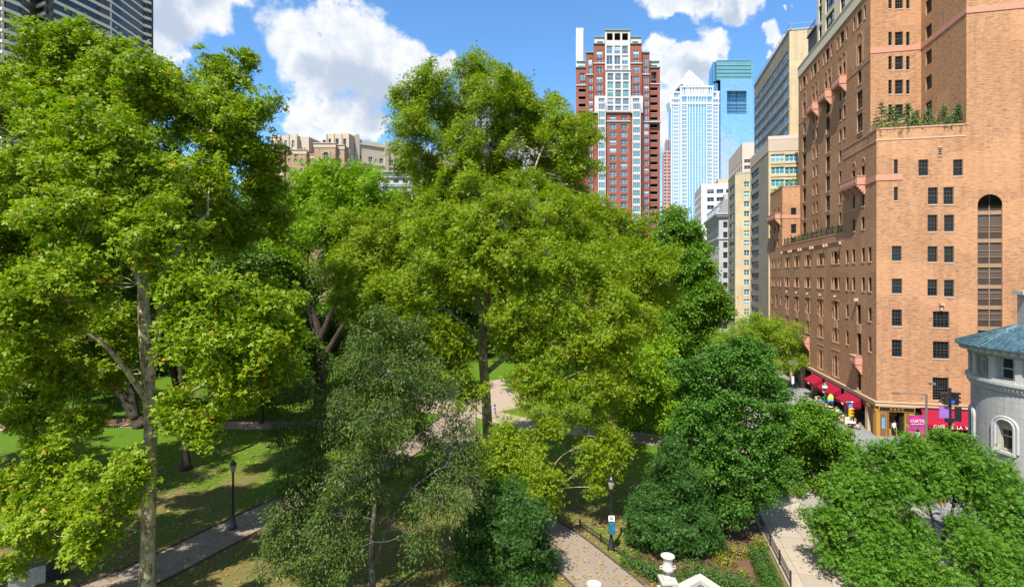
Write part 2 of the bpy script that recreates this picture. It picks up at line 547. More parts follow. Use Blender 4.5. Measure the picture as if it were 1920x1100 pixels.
# ---------------------------------------------------------------- brick hotel building
M_BRICK = brick_mat('orange_brick', (.46, .245, .125), (.36, .175, .088), (.14, .075, .05), (.37, .25, .17), .36, .12, .75)
M_BRICK2 = brick_mat('orange_brick_shaded', (.43, .23, .125), (.34, .165, .085), (.13, .06, .036), (.32, .205, .13), .42, .14, .65)  # same brick as the front; shade of the street side put into its colour
M_TERRA = plain('terracotta', (.46, .225, .155), .8, var=.18, wall=True)
M_STONE = plain('sandstone', (.48, .33, .22), .85, var=.12)
M_CREAM = plain('cream_render', (.58, .49, .36), .85, var=.08)
M_FRAME = plain('dark_bronze', (.045, .040, .033), .5, var=.15)
M_FRAMEG = plain('olive_frame', (.065, .058, .045), .5, var=.15)
M_SILL = plain('sill_stone', (.46, .33, .23), .85, var=.15)
M_PANE = glass_mat('window_glass', (.008, .012, .016), (.42, .44, .40), .5, spec=.35)
M_PANET = glass_mat('teal_glass', (.008, .045, .05), (.20, .38, .38), .3)
M_BLACK = plain('black_iron', (.015, .015, .017), .45, .4)
M_SCREEN = plain('dark_mesh_screen', (.085, .062, .05), .7, var=.2)
M_ROOFING = plain('roof_gravel', (.23, .21, .19), .95, var=.25)

WCACHE = {}
COUNT = {}


def window_meshes(w, h, style, fm, pm, sill=0.0):
    """frame mesh and pane mesh in local axes: x across, z up, -y outwards"""
    key = (round(w, 2), round(h, 2), style, fm.name, pm.name, sill)
    if key in WCACHE:
        return WCACHE[key]
    f = MB(); t = min(.09, w * .13); y0, y1 = -.06, .03
    def bar(x0, x1, z0, z1, a=y0, b=y1):
        f.box(x0, x1, a, b, z0, z1, fm)
    bar(-w / 2, -w / 2 + t, 0, h); bar(w / 2 - t, w / 2, 0, h)
    bar(-w / 2 + t, w / 2 - t, 0, t); bar(-w / 2 + t, w / 2 - t, h - t, h)
    iw = w - 2 * t; ih = h - 2 * t
    def vb(k, m, wd=.03, z0=None, z1=None):
        for i in range(1, k):
            x = -iw / 2 + iw * i / k
            bar(x - wd / 2, x + wd / 2, z0 if z0 is not None else t, z1 if z1 is not None else h - t, -.03, .02)
    def hb(zs, wd=.035, a=-.045):
        for z in zs:
            bar(-iw / 2, iw / 2, z - wd / 2, z + wd / 2, a, .025)
    if style == 'sash':        # double hung with small panes
        hb([h * .5], .07); hb([h * .28, h * .74], .03, -.035); vb(3, 0, .028)
    elif style == 'narrow':
        hb([h * .5], .06); hb([h * .26, h * .75], .03, -.035)
    elif style == 'french':
        vb(2, 0, .08); hb([h * .45], .03); hb([h * .72], .03)
    elif style == 'triple':
        vb(3, 0, .09); hb([h * .5], .05)
    elif style == 'four':
        vb(4, 0, .10); hb([h * .42], .06)
    elif style == 'two':
        vb(2, 0, .10); hb([h * .45], .06)
    elif style == 'grid':
        vb(4, 0, .035); hb([h * .33, h * .66], .035); hb([h * .5], .07)
    elif style == 'bars':      # iron guard across the lower half
        vb(6, 0, .03); hb([h * .12, h * .24, h * .36, h * .48], .05, -.10)
    if sill:
        f.box(-w / 2 - .05, w / 2 + .05, -sill - .05, -.07, -.14, -.004, M_SILL)
    me = bpy.data.meshes.new('window'); me.from_pydata(f.v, [], f.f)
    for mt in f.mats:
        me.materials.append(mt)
    me.polygons.foreach_set('material_index', f.m); me.update()
    pm_ = bpy.data.meshes.new('pane')
    a, b = w / 2 - .01, h - .01
    pm_.from_pydata([(-a, .04, .01), (a, .04, .01), (a, .04, b), (-a, .04, b), (-a, .06, .01), (a, .06, .01), (a, .06, b), (-a, .06, b)], [],
                    [(0, 1, 2, 3), (5, 4, 7, 6), (0, 3, 7, 4), (1, 5, 6, 2), (3, 2, 6, 7), (0, 4, 5, 1)])
    pm_.materials.append(pm); pm_.update()
    WCACHE[key] = (me, pm_)
    return WCACHE[key]


def window_at(root, O, u, x0, x1, z0, z1, style, depth, fm=None, pm=None, sill=0.0):
    """a window part (frame) with its pane, set back in a wall opening; past 100 on one thing it goes to the stuff mesh"""
    fm = fm or M_FRAME; pm = pm or M_PANE
    x0, x1, z0, z1 = (round(v, 3) for v in (x0, x1, z0, z1))
    w_, h_ = round(x1 - x0, 1), round(z1 - z0, 1)
    me, pme = window_meshes(w_, h_, style, fm, pm, sill)
    u = Vector((u[0], u[1], 0)); n = Vector((u[1], -u[0], 0))
    loc = Vector((O[0], O[1], 0)) + u * (x0 + x1) / 2 - n * (depth - .10) + Vector((0, 0, z0))
    rz = math.atan2(u.y, u.x)
    sx = (x1 - x0) / w_; sz = (z1 - z0) / h_
    k = COUNT.setdefault(root.name, [0, []]); k[0] += 1
    if k[0] > 100:
        k[1].append((me, pme, Matrix.Translation(loc) @ Matrix.Rotation(rz, 4, 'Z') @ Matrix.Diagonal((sx, 1, sz, 1))))
        return None
    o = bpy.data.objects.new('window', me); COL.objects.link(o); o.parent = root
    o.location = loc - world_loc(root); o.rotation_euler = (0, 0, rz); o.scale = (sx, 1, sz)
    p = bpy.data.objects.new('pane', pme); COL.objects.link(p); p.parent = o
    return o


def rest_windows(root):
    """all windows beyond the hundredth of one building: one part, kind stuff"""
    k = COUNT.get(root.name)
    if not k or not k[1]:
        return
    b = MB()
    for me, pme, M in k[1]:
        for src in (me, pme):
            base = len(b.v)
            b.v += [tuple(M @ v.co) for v in src.vertices]
            for p in src.polygons:
                b.f.append(tuple(base + i for i in p.vertices)); b.m.append(b.mi(src.materials[p.material_index]))
    o = b.build('small_windows', root); o['kind'] = 'stuff'


class Facade:
    """one wall plane of a building: openings given in photo pixels or in metres"""
    def __init__(s, root, O, u, x0, x1, z0, z1, mat, depth=.25):
        s.root, s.O, s.u, s.x0, s.x1, s.z0, s.z1, s.mat, s.depth = root, Vector((O[0], O[1], 0)), Vector((u[0], u[1], 0)), x0, x1, z0, z1, mat, depth
        s.wins = []

    def X(s, px):
        k = (px - 960) / F
        return (k * s.O.y - s.O.x) / (s.u.x - k * s.u.y)

    def Z(s, px, py):
        y = s.O.y + s.u.y * s.X(px)
        return H + (HY - py) / F * y

    def px(s, x0, x1, y0, y1, style='sash', fm=None, pm=None):
        """pixel rectangle: left, right, top, bottom"""
        a, b = sorted((s.X(x0), s.X(x1))); c = (x0 + x1) / 2
        s.wins.append((a, b, s.Z(c, y1), s.Z(c, y0), style, fm, pm))

    def m(s, a, b, z0, z1, style='sash', fm=None, pm=None):
        s.wins.append((min(a, b), max(a, b), z0, z1, style, fm, pm))

    def emit(s, mb, sills=None):
        mb.wall(s.O, s.u, s.x0, s.x1, s.z0, s.z1, [q[:4] for q in s.wins], s.mat, s.depth)
        for a, b, c, d, st, fm, pm in s.wins:
            if st is None:
                continue
            window_at(s.root, s.O, s.u, a, b, c, d, st, s.depth, fm, pm, s.depth - .10 if sills is not None else 0.0)

    def block(s, mb, a0, a1, n0, n1, z0, z1, mat):
        mb.obox(s.O, s.u, a0, a1, n0, n1, z0, z1, mat)


def roofs(mb, corners, z, mat):
    mb.face([(p[0], p[1], z) for p in corners], mat)


hotel = thing('brick_building', 'large orange brick corner building with terracotta balconies and cafe awnings at its foot', 'building', BL(0, 0))
wl = MB(); trim = MB(); sil = MB(); bal = []
# side facing left (towards the square): u runs towards us, so that the outside is on the left
UN = -UL
ZB, ZP, ZU, ZT = 23.75, 34.6, 54.8, 62.0


def left_facade(s, t0, t1, z0, z1, mat):
    return Facade(hotel, BL(s, 0), UN, -t1, -t0, z0, z1, mat, .3)


# --- base block along the street, with two pavilions
f = left_facade(0, 0, 48.3, 3.95, ZB, M_BRICK2)
tp = lambda cx: 1440 + cx / 4.5833
rowA, rowB, rowC, rowD = (19.85, 21.5), (16.4, 18.0), (12.9, 14.55), (9.45, 11.2)
singles = [875, 818, 735, 680, 110, 88, 55, 35]
groups = [580, 451, 341, 246, 164]
for cx in singles:
    c = f.X(tp(cx)); w_ = .43
    for rw in (rowA, rowB):
        f.m(c - w_, c + w_, rw[0], rw[1], 'narrow', None, M_PANET)
for cx in groups:
    c = f.X(tp(cx))
    for rw in (rowA, rowB):
        f.m(c - .75, c + .75, rw[0], rw[1], 'triple' if rw is rowB else 'french', None, M_PANET if rw is rowB else None)
        for q in (-1, 1):
            f.m(c + q * 1.22 - .3, c + q * 1.22 + .3, rw[0] + .05, rw[1], 'narrow')
    f.m(c - .5, c + .5, 12.3, 14.75, 'french'); f.m(c - .45, c + .45, 9.3, 11.1, 'narrow'); f.m(c - .5, c + .5, 4.6, 7.4, 'french')
    for q in (-1, 1):
        f.m(c + q * 1.05 - .2, c + q * 1.05 + .2, 12.5, 14.6, 'narrow'); f.m(c + q * 1.05 - .2, c + q * 1.05 + .2, 9.3, 10.9, 'narrow'); f.m(c + q * 1.05 - .2, c + q * 1.05 + .2, 4.7, 7.3, 'narrow')
for cx in (875, 681, 110, 35):
    c = f.X(tp(cx))
    f.m(c - .42, c + .42, 12.95, 14.5, 'narrow'); f.m(c - .42, c + .42, 9.45, 11.15, 'narrow')
for cx, zz in ((780, 12.35), (72, 12.3)):
    c = f.X(tp(cx)); f.m(c - .6, c + .6, zz, 14.7, 'french')
c = f.X(tp(783)); f.m(c - .6, c + .6, 8.6, 11.2, 'french'); f.m(c - .55, c + .55, 4.3, 7.5, 'french')
f.emit(wl, sil)
fbase = f
# stone panels round the tall openings, corbel heads, band courses
for cx in groups:
    c = f.X(tp(cx))
    f.block(trim, c - .75, c + .75, 0, .05, 11.2, 12.2, M_TERRA); f.block(trim, c - 1.4, c + 1.4, 0, .06, 14.85, 15.0, M_TERRA); f.block(trim, c - 1.5, c + 1.5, 0, .04, 8.1, 8.25, M_TERRA)
    f.block(trim, c - .12, c + .12, 0, .28, 15.35, 15.6, M_STONE)
for q in (-.1, 2.5, 5.9, 9.5, 39.5):
    pass
c = f.X(tp(768)); f.block(trim, c - .2, c + .2, 0, .4, 15.1, 15.45, M_STONE)
c = f.X(tp(783)); f.block(trim, c - .6, c + .6, 0, .05, 11.25, 12.3, M_TERRA)
f.block(trim, -48.3, 0, 0, .14, 3.6, 4.0, M_STONE); f.block(trim, -48.3, 0, -.01, .22, 4.0, 4.12, M_STONE)
# parapet of the middle part and its corbel table
f.block(trim, -39.3, -10.05, -.3, .03, ZB + .01, ZB + .2, M_TERRA)
f.block(trim, -39.3, -10.05, 0, .10, 22.75, 22.87, M_TERRA)
for i, cx in enumerate((630, 512, 488, 392, 372, 290, 270, 205, 186, 125)):
    c = f.X(tp(cx)); f.block(trim, c - .13, c + .13, 0, .3, 22.35, 22.75, M_STONE)

# --- near pavilion above the base block
f = left_facade(0, 0, 10.05, ZB, ZP, M_BRICK2)
for cx in (735, 815):
    c = f.X(tp(cx))
    f.m(c - .45, c + .45, 23.95 - .2, 25.2, 'narrow', None, M_PANET); f.m(c - .42, c + .42, 26.5, 28.2, 'narrow', None, M_PANET); f.m(c - .5, c + .5, 29.2, 31.25, 'french', None, M_PANET)
f.emit(wl, sil)
for cx in (735, 815):
    c = f.X(tp(cx))
    for k in range(9):
        a0, a1 = math.pi * k / 9, math.pi * (k + 1) / 9
        f.block(trim, c + .72 * math.cos(a1) - .02, c + .72 * math.cos(a0) + .02, 0, .05, 31.5 + .72 * math.sin((a0 + a1) / 2) - .05, 31.5 + .72 * math.sin((a0 + a1) / 2) + .12, M_TERRA)
f.block(trim, -10.05, 0.04, 0, .07, 28.86, 29.5, M_TERRA); f.block(trim, -10.05, .04, 0, .05, 33.3, 33.45, M_TERRA)
f.block(trim, -10.05, .06, -.35, .06, ZP, ZP + .18, M_TERRA)
# --- far pavilion
f = left_facade(0, 39.3, 48.3, ZB, ZP, M_BRICK2)
for cx in (55, 85):
    c = f.X(tp(cx))
    f.m(c - .5, c + .5, 23.8, 25.3, 'narrow'); f.m(c - .5, c + .5, 26.5, 28.2, 'narrow'); f.m(c - .5, c + .5, 29.2, 31.25, 'narrow')
f.emit(wl, sil)
f.block(trim, -48.3, -39.26, 0, .07, 28.86, 29.5, M_TERRA); f.block(trim, -48.3, -39.24, -.35, .06, ZP, ZP + .18, M_TERRA)
# its end towards us
f = Facade(hotel, BL(0, 39.3), UF, 0, 3.0, ZB, ZP, M_BRICK)
f.px(1483, 1493, 389.5, 405.5, 'sash'); f.px(1483, 1493, 420, 437.5, 'sash'); f.px(1483, 1493, 446, 461, 'sash')
f.emit(wl, sil)
f.block(trim, -.06, 3.0, 0, .07, 28.86, 29.5, M_TERRA); f.block(trim, -.06, 3.0, -.3, .06, ZP, ZP + .18, M_TERRA)
# --- upper block, set back 3 m
f = left_facade(3.0, 9.4, 40.3, ZB, ZU, M_BRICK2)
col = {k: f.X(tp(v)) for k, v in dict(a=787, b1=620, b2=655, c=514, d1=391, d2=419, e=313).items()}
for i in range(8):
    z = 25.5 + 3.05 * i
    if i < 7:
        f.m(col['c'] - .9, col['c'] + .9, z - .15, z + 2.3, 'french')
    if i < 6:
        f.m(col['e'] - 1.0, col['e'] + 1.0, z - .15, z + 2.3, 'french')
    for q in ('d1', 'd2', 'b1', 'b2'):
        if i < 6:
            f.m(col[q] - .42, col[q] + .42, z + .3, z + 2.05, 'narrow')
    if i in (3, 4, 5):
        f.m(col['a'] - .9, col['a'] + .9, z - .15, z + 2.3, 'french')
for q in ('b1', 'b2', 'd1', 'd2'):
    f.m(col[q] - .42, col[q] + .42, 46.9, 49.0, 'narrow')
    f.m(col[q] - .42, col[q] + .42, 43.9, 45.2, 'narrow')
for q in (-.85, .85):
    f.m(col['c'] + q - .42, col['c'] + q + .42, 46.9, 49.0, 'narrow')
f.m(col['a'] - .55, col['a'] + .55, 46.6, 49.2, 'narrow'); f.m(col['a'] - .55, col['a'] + .55, 44.0, 45.7, 'narrow')
f.m(col['e'] - .6, col['e'] + .6, 46.6, 49.2, 'narrow'); f.m(col['e'] - .6, col['e'] + .6, 43.6, 45.5, 'narrow')
for cx in (785, 636, 510, 402, 308):
    c = f.X(tp(cx)); f.m(c - .75, c + .75, 51.9, 53.9, 'french', None, M_PANET)
    for q in (-1, 1):
        f.m(c + q * 1.75 - .3, c + q * 1.75 + .3, 52.0, 53.8, 'narrow')
f.emit(wl, sil)


def arch(fc, mb, c, r, z, zb, mat):
    for k in range(11):
        a = math.pi * (k + .5) / 11; ln = r * math.pi / 22 + .03
        x, zz = c + r * math.cos(a), z + r * math.sin(a)
        fc.block(mb, x - max(.07, abs(math.sin(a)) * ln), x + max(.07, abs(math.sin(a)) * ln), 0, .06, zz - max(.07, abs(math.cos(a)) * ln), zz + max(.07, abs(math.cos(a)) * ln), mat)
    for q in (-1, 1):
        fc.block(mb, c + q * r - .07, c + q * r + .07, 0, .06, zb, z, mat)


for q, rr_ in (('a', 1.1), ('b1', .75), ('b2', .75), ('d1', .75), ('d2', .75), ('e', 1.2)):
    arch(f, trim, col[q], rr_, 49.7, 46.8, M_BRICK)
for q in (-.85, .85):
    arch(f, trim, col['c'] + q, .75, 49.7, 46.8, M_BRICK)
f.block(trim, -40.3, -9.36, 0, .05, 46.0, 46.15, M_TERRA)
f.block(trim, -40.35, -9.3, -.3, .12, ZU, ZU + 1.7, M_CREAM); f.block(trim, -40.4, -9.28, -.3, .2, ZU + 1.7, ZU + 1.85, M_CREAM)
fup = f
# upper block, face towards us
f = Facade(hotel, BL(3.0, 9.4), UF, 0, 5.68, ZB, ZT, M_BRICK)
for y0, y1 in ((-38, -20), (-4, 16.5), (60, 85.5), (105.5, 131), (150, 176.5), (196, 222)):
    f.px(1665.7, 1672.2, y0, y1, 'narrow', M_FRAMEG); f.px(1678, 1693.2, y0, y1, 'sash', M_FRAMEG); f.px(1699, 1705.5, y0, y1, 'narrow', M_FRAMEG)
f.emit(wl, sil)
f.block(trim, -.05, 5.66, 0, .06, 46.7, 47.35, M_TERRA)
# wall of the deep recess
f = left_facade(8.68, 0, 9.4, ZP - 1.2, 74, M_BRICK)
for z in (37.9, 41.05, 44.15, 47.25, 50.4, 53.5):
    f.m(-8.35, -6.95, z, z + 1.7, 'sash', None, M_SCREEN)
f.emit(wl)
f.block(trim, -9.36, .07, 0, .07, 46.7, 47.35, M_TERRA)
# --- front towards us: pavilion part and the tall right part
f = Facade(hotel, BL(0, 0), UF, 0, 8.68, 3.95, ZP, M_BRICK)
g = Facade(hotel, BL(0, 0), UF, 8.68, 60, 3.95, 74, M_BRICK)
for r in ((1721.9, 1740.7, 299.3, 329.5), (1786.9, 1805.5, 299, 329.5), (1739.6, 1758.6, 351.3, 383), (1768.8, 1788, 351, 383), (1739, 1757.9, 402.6, 434), (1770, 1789, 402.6, 434),
          (1739, 1758, 461.5, 491), (1770, 1788.7, 461.5, 492), (1672, 1690.5, 461, 489), (1672, 1691.5, 522, 550), (1739, 1757.7, 523.6, 554.5), (1770, 1789, 524.5, 556),
          (1672, 1691.5, 580, 611), (1672, 1691.5, 636.5, 668.5)):
    f.px(*r, 'sash', M_FRAMEG)
f.px(1676, 1683.5, 299, 326, 'narrow', M_FRAMEG); f.px(1676, 1683.5, 350.5, 376, 'narrow', M_FRAMEG)
f.px(1749, 1780, 583.5, 614, 'grid', M_FRAMEG); f.px(1749, 1780, 640, 672, 'grid', M_FRAMEG); f.px(1748.5, 1779, 707.5, 750, 'bars', M_FRAMEG)
f.emit(wl, sil)
f.block(trim, -.06, 8.68, -.4, .06, ZP - .02, ZP + .16, M_TERRA); f.block(trim, -.06, 8.6, 0, .05, 33.35, 33.5, M_STONE)
f.block(trim, -.06, 2.55, 0, .07, 28.86, 29.5, M_TERRA)
f.block(trim, -.14, 60, 0, .14, 3.6, 4.0, M_STONE); f.block(trim, -.22, 60, -.01, .22, 4.0, 4.12, M_STONE)
c = f.X(1764.5); f.block(trim, c - .2, c + .2, 0, .4, f.Z(1764.5, 572), f.Z(1764.5, 568), M_STONE); f.block(trim, c - .12, c + .12, 0, .2, f.Z(1764.5, 582), f.Z(1764.5, 572), M_STONE)
g.block(trim, 8.62, 60, 0, .07, 46.7, 47.35, M_TERRA)
# tall arched screen: one deep opening with its arch head
ax0, ax1 = g.X(1833), g.X(1879.5); axc = (ax0 + ax1) / 2; ar = (ax1 - ax0) / 2
zs = g.Z(1856, 384); zt = zs + ar; zlo = g.Z(1856, 640)
hol = []
K = 14
for k in range(K):
    z0, z1 = zs + ar * k / K, zs + ar * (k + 1) / K
    hw = ar * math.sqrt(max(0, 1 - ((k + .5) / K) ** 2))
    hol.append((axc - hw, axc + hw, z0, z1))
g.wins = [(ax0, ax1, zlo, zs, None, None, None)] + [(*h, None, None, None) for h in hol]
g.wins += [(v, v + .9, zz, zz + 1.6, 'sash', None, None) for v in (17, 22) for zz in (12, 16, 20, 24, 28, 32)]
g.emit(wl, sil)
sc_ = MB()
n_ = Vector((UF[1], -UF[0], 0))
g.block(sc_, ax0, ax1, -.30, -.26, zlo, zt, M_SCREEN)
M_SCRB = plain('tan_metal', (.29, .18, .105), .6)
for y in (398.5, 451, 497.5, 537.5, 576.5, 616):
    z = g.Z(1856, y); g.block(sc_, ax0, ax1, -.26, -.13, z - .21, z + .21, M_SCRB)
    zr = z + .62
    if zr < zs + .5:
        g.block(sc_, ax0, ax1, -.26, -.2, zr + .28, zr + .33, M_SCRB)
        for i in range(22):
            x = ax0 + (ax1 - ax0) * (i + .5) / 22
            g.block(sc_, x - .012, x + .012, -.255, -.225, z + .22, zr + .28, M_BLACK)
    g.block(sc_, ax0 + .02, ax1 - .02, -.26, -.2, z + 1.55, z + 1.6, M_SCRB)
g.block(sc_, axc - .035, axc + .035, -.255, -.11, zlo, zt - .02, M_SCRB)
sc_.build('arched_screen', hotel)
# vent
v = MB(); c0, c1 = f.X(1759.6), f.X(1765.4); z0, z1 = f.Z(1762, 292), f.Z(1762, 277)
f.block(v, c0, c1, .0, .03, z0, z1, M_BLACK); f.block(v, c0 - .05, c1 + .05, 0, .10, z1, z1 + .15, M_SILL); f.block(v, c0 - .05, c1 + .05, 0, .08, z0 - .1, z0, M_SILL)
for k in range(4):
    zz = z0 + (z1 - z0) * (k + .5) / 4; f.block(v, c0, c1, .03, .06, zz - .02, zz + .02, M_SILL)
v.build('wall_vent', hotel)
# penthouse on the upper block
f = left_facade(3.5, 10.5, 31.5, ZU + 1.6, 66, M_CREAM)
M_PANEB = glass_mat('blue_glass', (.01, .05, .09), (.1, .3, .4), .2, spec=.9)
for c, hw in ((-30.0, .75), (-25.6, 1.9), (-20.3, .9), (-15.5, 1.9), (-12.2, .8)):
    for z in (57.0, 60.3, 63.2):
        f.m(c - hw, c + hw, z, z + (2.7 if z < 63 else 2.2), 'two' if hw > 1 else 'narrow', M_FRAME, M_PANEB)
f.emit(wl)
f.block(trim, -31.5, -10.5, -.3, .15, 66, 66.5, M_CREAM)
b = MB()
b.obox(BL(3.2, 0), UN, -36, -31.55, -4, -.2, 56.6, 60.2, M_FRAME); b.obox(BL(3.2, 0), UN, -36.2, -31.55, -4.2, 0, 60.2, 60.5, M_BLACK)
for i in range(12):
    b.obox(BL(3.2, 0), UN, -36 + i * .38, -35.96 + i * .38, -.1, -.06, 60.5, 61.5, M_BLACK)
b.obox(BL(3.2, 0), UN, -36.05, -31.6, -.12, -.04, 61.5, 61.56, M_BLACK)
b.build('roof_terrace', hotel)
# far end and inner faces, roofs
for q in ((0, 48.3, 60, ZB, ZP), ):
    wl.wall(BL(60, 48.3), -UF, 0, 60, 0, ZP, [], M_BRICK2)
wl.wall(BL(60, 40.3), -UF, 0, 57, ZB, ZU, [], M_BRICK2)
wl.wall(BL(60, 31.5), -UF, 0, 56.5, ZU, 66, [], M_CREAM)
wl.wall(BL(3.5, 10.5), UF, 0, 30, ZU, 66, [], M_CREAM)
wl.wall(BL(3.0, 10.05), -UF, 0, 3.0, ZB, ZP, [], M_BRICK2)
wl.wall(BL(60, 0), UL, 0, 48.3, 0, 62, [], M_BRICK2)
rf = MB()
roofs(rf, [BL(0, 10), BL(3, 10), BL(3, 39.3), BL(0, 39.3)], ZB - .4, M_ROOFING)
roofs(rf, [BL(0, 0), BL(8.68, 0), BL(8.68, 9.4), BL(3, 9.4), BL(3, 10.05), BL(0, 10.05)], ZP - .5, M_ROOFING)
roofs(rf, [BL(0, 39.3), BL(3, 39.3), BL(3, 40.3), BL(60, 40.3), BL(60, 48.3), BL(0, 48.3)], ZP - .5, M_ROOFING)
roofs(rf, [BL(3, 9.4), BL(60, 9.4), BL(60, 40.3), BL(3, 40.3)], ZU + .6, M_ROOFING)
roofs(rf, [BL(3.5, 10.5), BL(60, 10.5), BL(60, 31.5), BL(3.5, 31.5)], 66.1, M_ROOFING)
roofs(rf, [BL(8.68, 0), BL(60, 0), BL(60, 9.4), BL(8.68, 9.4)], 74, M_ROOFING)
rf.build('roof', hotel)


def balcony(fc, c, hw, z, hh, out, name='balcony'):
    """terracotta balcony box on stepped corbels"""
    b = MB()
    x0, x1 = c - hw, c + hw
    fc.block(b, x0, x1, 0.005, out, z, z + .16, M_TERRA)
    fc.block(b, x0, x1, out - .13, out, z + .16, z + hh, M_TERRA)
    for x in (x0, x1 - .13):
        fc.block(b, x, x + .13, .005, out - .13, z + .16, z + hh, M_TERRA)
    fc.block(b, x0 - .05, x1 + .05, out - .18, out + .05, z + hh, z + hh + .1, M_TERRA)
    for x in (x0 - .05, x1 - .13):
        fc.block(b, x, x + .18, .005, out - .18, z + hh, z + hh + .1, M_TERRA)
    n = max(2, int(hw * 2 / .8))
    for i in range(n):
        x = x0 + .12 + (2 * hw - .24) * (i + .5) / n
        fc.block(b, x - .28, x + .28, out, out + .03, z + .28, z + hh - .12, M_TERRA)
    nb = 2 if hw < 2 else 4
    for i in range(nb):
        x = x0 + .2 + (2 * hw - .4) * i / (nb - 1)
        for k in range(4):
            fc.block(b, x - .13, x + .13, .005, out * (1 - .24 * k) - .05, z - .28 * (k + 1), z - .28 * k - .002 * k, M_TERRA)
    return b.build(name, hotel)


balcony(left_facade(0, 0, 1, 0, 1, M_TERRA), -5.6, 2.75, 28.95, .95, .95)
balcony(left_facade(0, 0, 1, 0, 1, M_TERRA), -43.6, 3.2, 28.95, .95, .95)
c = fbase.X(tp(783)); balcony(fbase, c, .95, 7.55, .95, .75)
c = fbase.X(tp(341)); balcony(fbase, c, .95, 7.75, .95, .75)
for q in ((col['b1'] + col['b2']) / 2, col['c'], (col['d1'] + col['d2']) / 2):
    balcony(fup, q, 1.7, 45.75, 1.15, .95)
wl.build('wall', hotel); trim.build('stone_trim', hotel)
rest_windows(hotel)

# terrace railings and planting on the roofs
for (s_, t0, t1) in ((.25, 10.6, 38.8),):
    r_ = MB()
    r_.obox(BL(s_, 0), UN, -t1, -t0, -.02, .02, ZB + 1.15, ZB + 1.2, M_BLACK); r_.obox(BL(s_, 0), UN, -t1, -t0, -.02, .02, ZB + .35, ZB + .39, M_BLACK)
    n = int((t1 - t0) / .22)
    for i in range(n):
        a = -t1 + (t1 - t0) * i / n
        wd = .05 if i % 10 == 0 else .014
        r_.obox(BL(s_, 0), UN, a - wd, a + wd, -wd, wd, ZB + .18, ZB + (1.5 if i % 10 == 0 else 1.15), M_BLACK)
    r_.build('terrace_railing', hotel)

# ---- ground floor: cafe front
M_RED = plain('crimson_canvas', (.25, .011, .03), .9, .05, var=.22, scale=1.1)
M_GOLD = plain('gold_paint', (.38, .20, .035), .5, .5, var=.15)
M_WOOD = plain('brown_wood', (.17, .085, .04), .6, .4, var=.3, scale=6)
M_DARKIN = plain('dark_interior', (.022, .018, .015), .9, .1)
M_LET = plain('ivory_letter', (.85, .82, .72), .6, var=.05)
M_BLUE = plain('blue_tile', (.12, .30, .42), .5, var=.3)
gf = MB()
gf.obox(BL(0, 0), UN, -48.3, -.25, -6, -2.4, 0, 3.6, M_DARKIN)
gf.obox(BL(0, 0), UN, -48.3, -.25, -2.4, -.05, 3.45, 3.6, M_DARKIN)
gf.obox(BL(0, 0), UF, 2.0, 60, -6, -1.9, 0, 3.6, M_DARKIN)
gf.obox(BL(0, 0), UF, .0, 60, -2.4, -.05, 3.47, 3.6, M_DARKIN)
for t in (.5, 2.6, 9.0, 16.2, 22.2, 28, 34, 40, 47.8):
    gf.obox(BL(0, 0), UN, -t - .35, -t + .35, -.6, .04, 0, 3.6, M_STONE if t > 1 else M_GOLD)
for t in range(4, 46, 2):
    gf.obox(BL(0, 0), UN, -t - .06, -t + .06, -2.2, -2.1, 0, 3.5, M_WOOD)
    gf.obox(BL(0, 0), UN, -t + .06, -t + 1.94, -2.2, -2.15, 0, .8, M_WOOD)
gf.build('shopfront', hotel)
df = MB()
F0 = Facade(hotel, BL(0, 0), UF, 0, 60, 0, 3.6, M_WOOD)
X = F0.X
F0.block(df, -.02, X(1662.5), -.4, .05, .16, 3.05, M_GOLD)
F0.block(df, X(1650), X(1661), .05, .09, .3, 2.8, M_WOOD)
F0.block(df, X(1652.5), X(1658.5), .09, .11, 1.1, 2.3, M_BLUE)
F0.block(df, X(1663), X(1667), -.4, .04, .16, 3.05, M_WOOD)
F0.block(df, X(1696), X(1715), -.5, .05, .16, 3.05, M_GOLD)
F0.block(df, X(1698), X(1704), .05, .08, .4, 2.9, M_WOOD)
F0.block(df, X(1667), X(1696), -1.0, -.9, .16, 3.05, M_WOOD)
F0.block(df, X(1671), X(1678), -.9, -.86, .2, 2.5, M_GOLD); F0.block(df, X(1672), X(1677), -.86, -.84, .9, 2.4, M_BLACK)
F0.block(df, X(1683), X(1690), -.9, -.86, .2, 2.5, M_GOLD); F0.block(df, X(1684), X(1689), -.86, -.84, .9, 2.4, M_BLACK)
df.build('entrance', hotel)


def text_mesh(txt, size, mat, name, parent, loc, rotz, tilt=90, depth=.02, align='CENTER', sx=1.0):
    cu = bpy.data.curves.new(name, 'FONT'); cu.body = txt; cu.size = size; cu.extrude = depth; cu.align_x = align; cu.resolution_u = 2
    tmp = bpy.data.objects.new('tmp', cu)
    dg = bpy.context.evaluated_depsgraph_get()
    COL.objects.link(tmp); dg.update()
    me = bpy.data.meshes.new_from_object(tmp.evaluated_get(dg))
    bpy.data.objects.remove(tmp); bpy.data.curves.remove(cu)
    me.materials.clear(); me.materials.append(mat); me.name = name
    o = bpy.data.objects.new(name, me); COL.objects.link(o)
    o.parent = parent
    o.location = Vector(loc) - (world_loc(parent) if parent else Vector((0, 0, 0)))
    o.rotation_euler = (R(tilt), 0, rotz); o.scale = (sx, 1, 1)
    return o


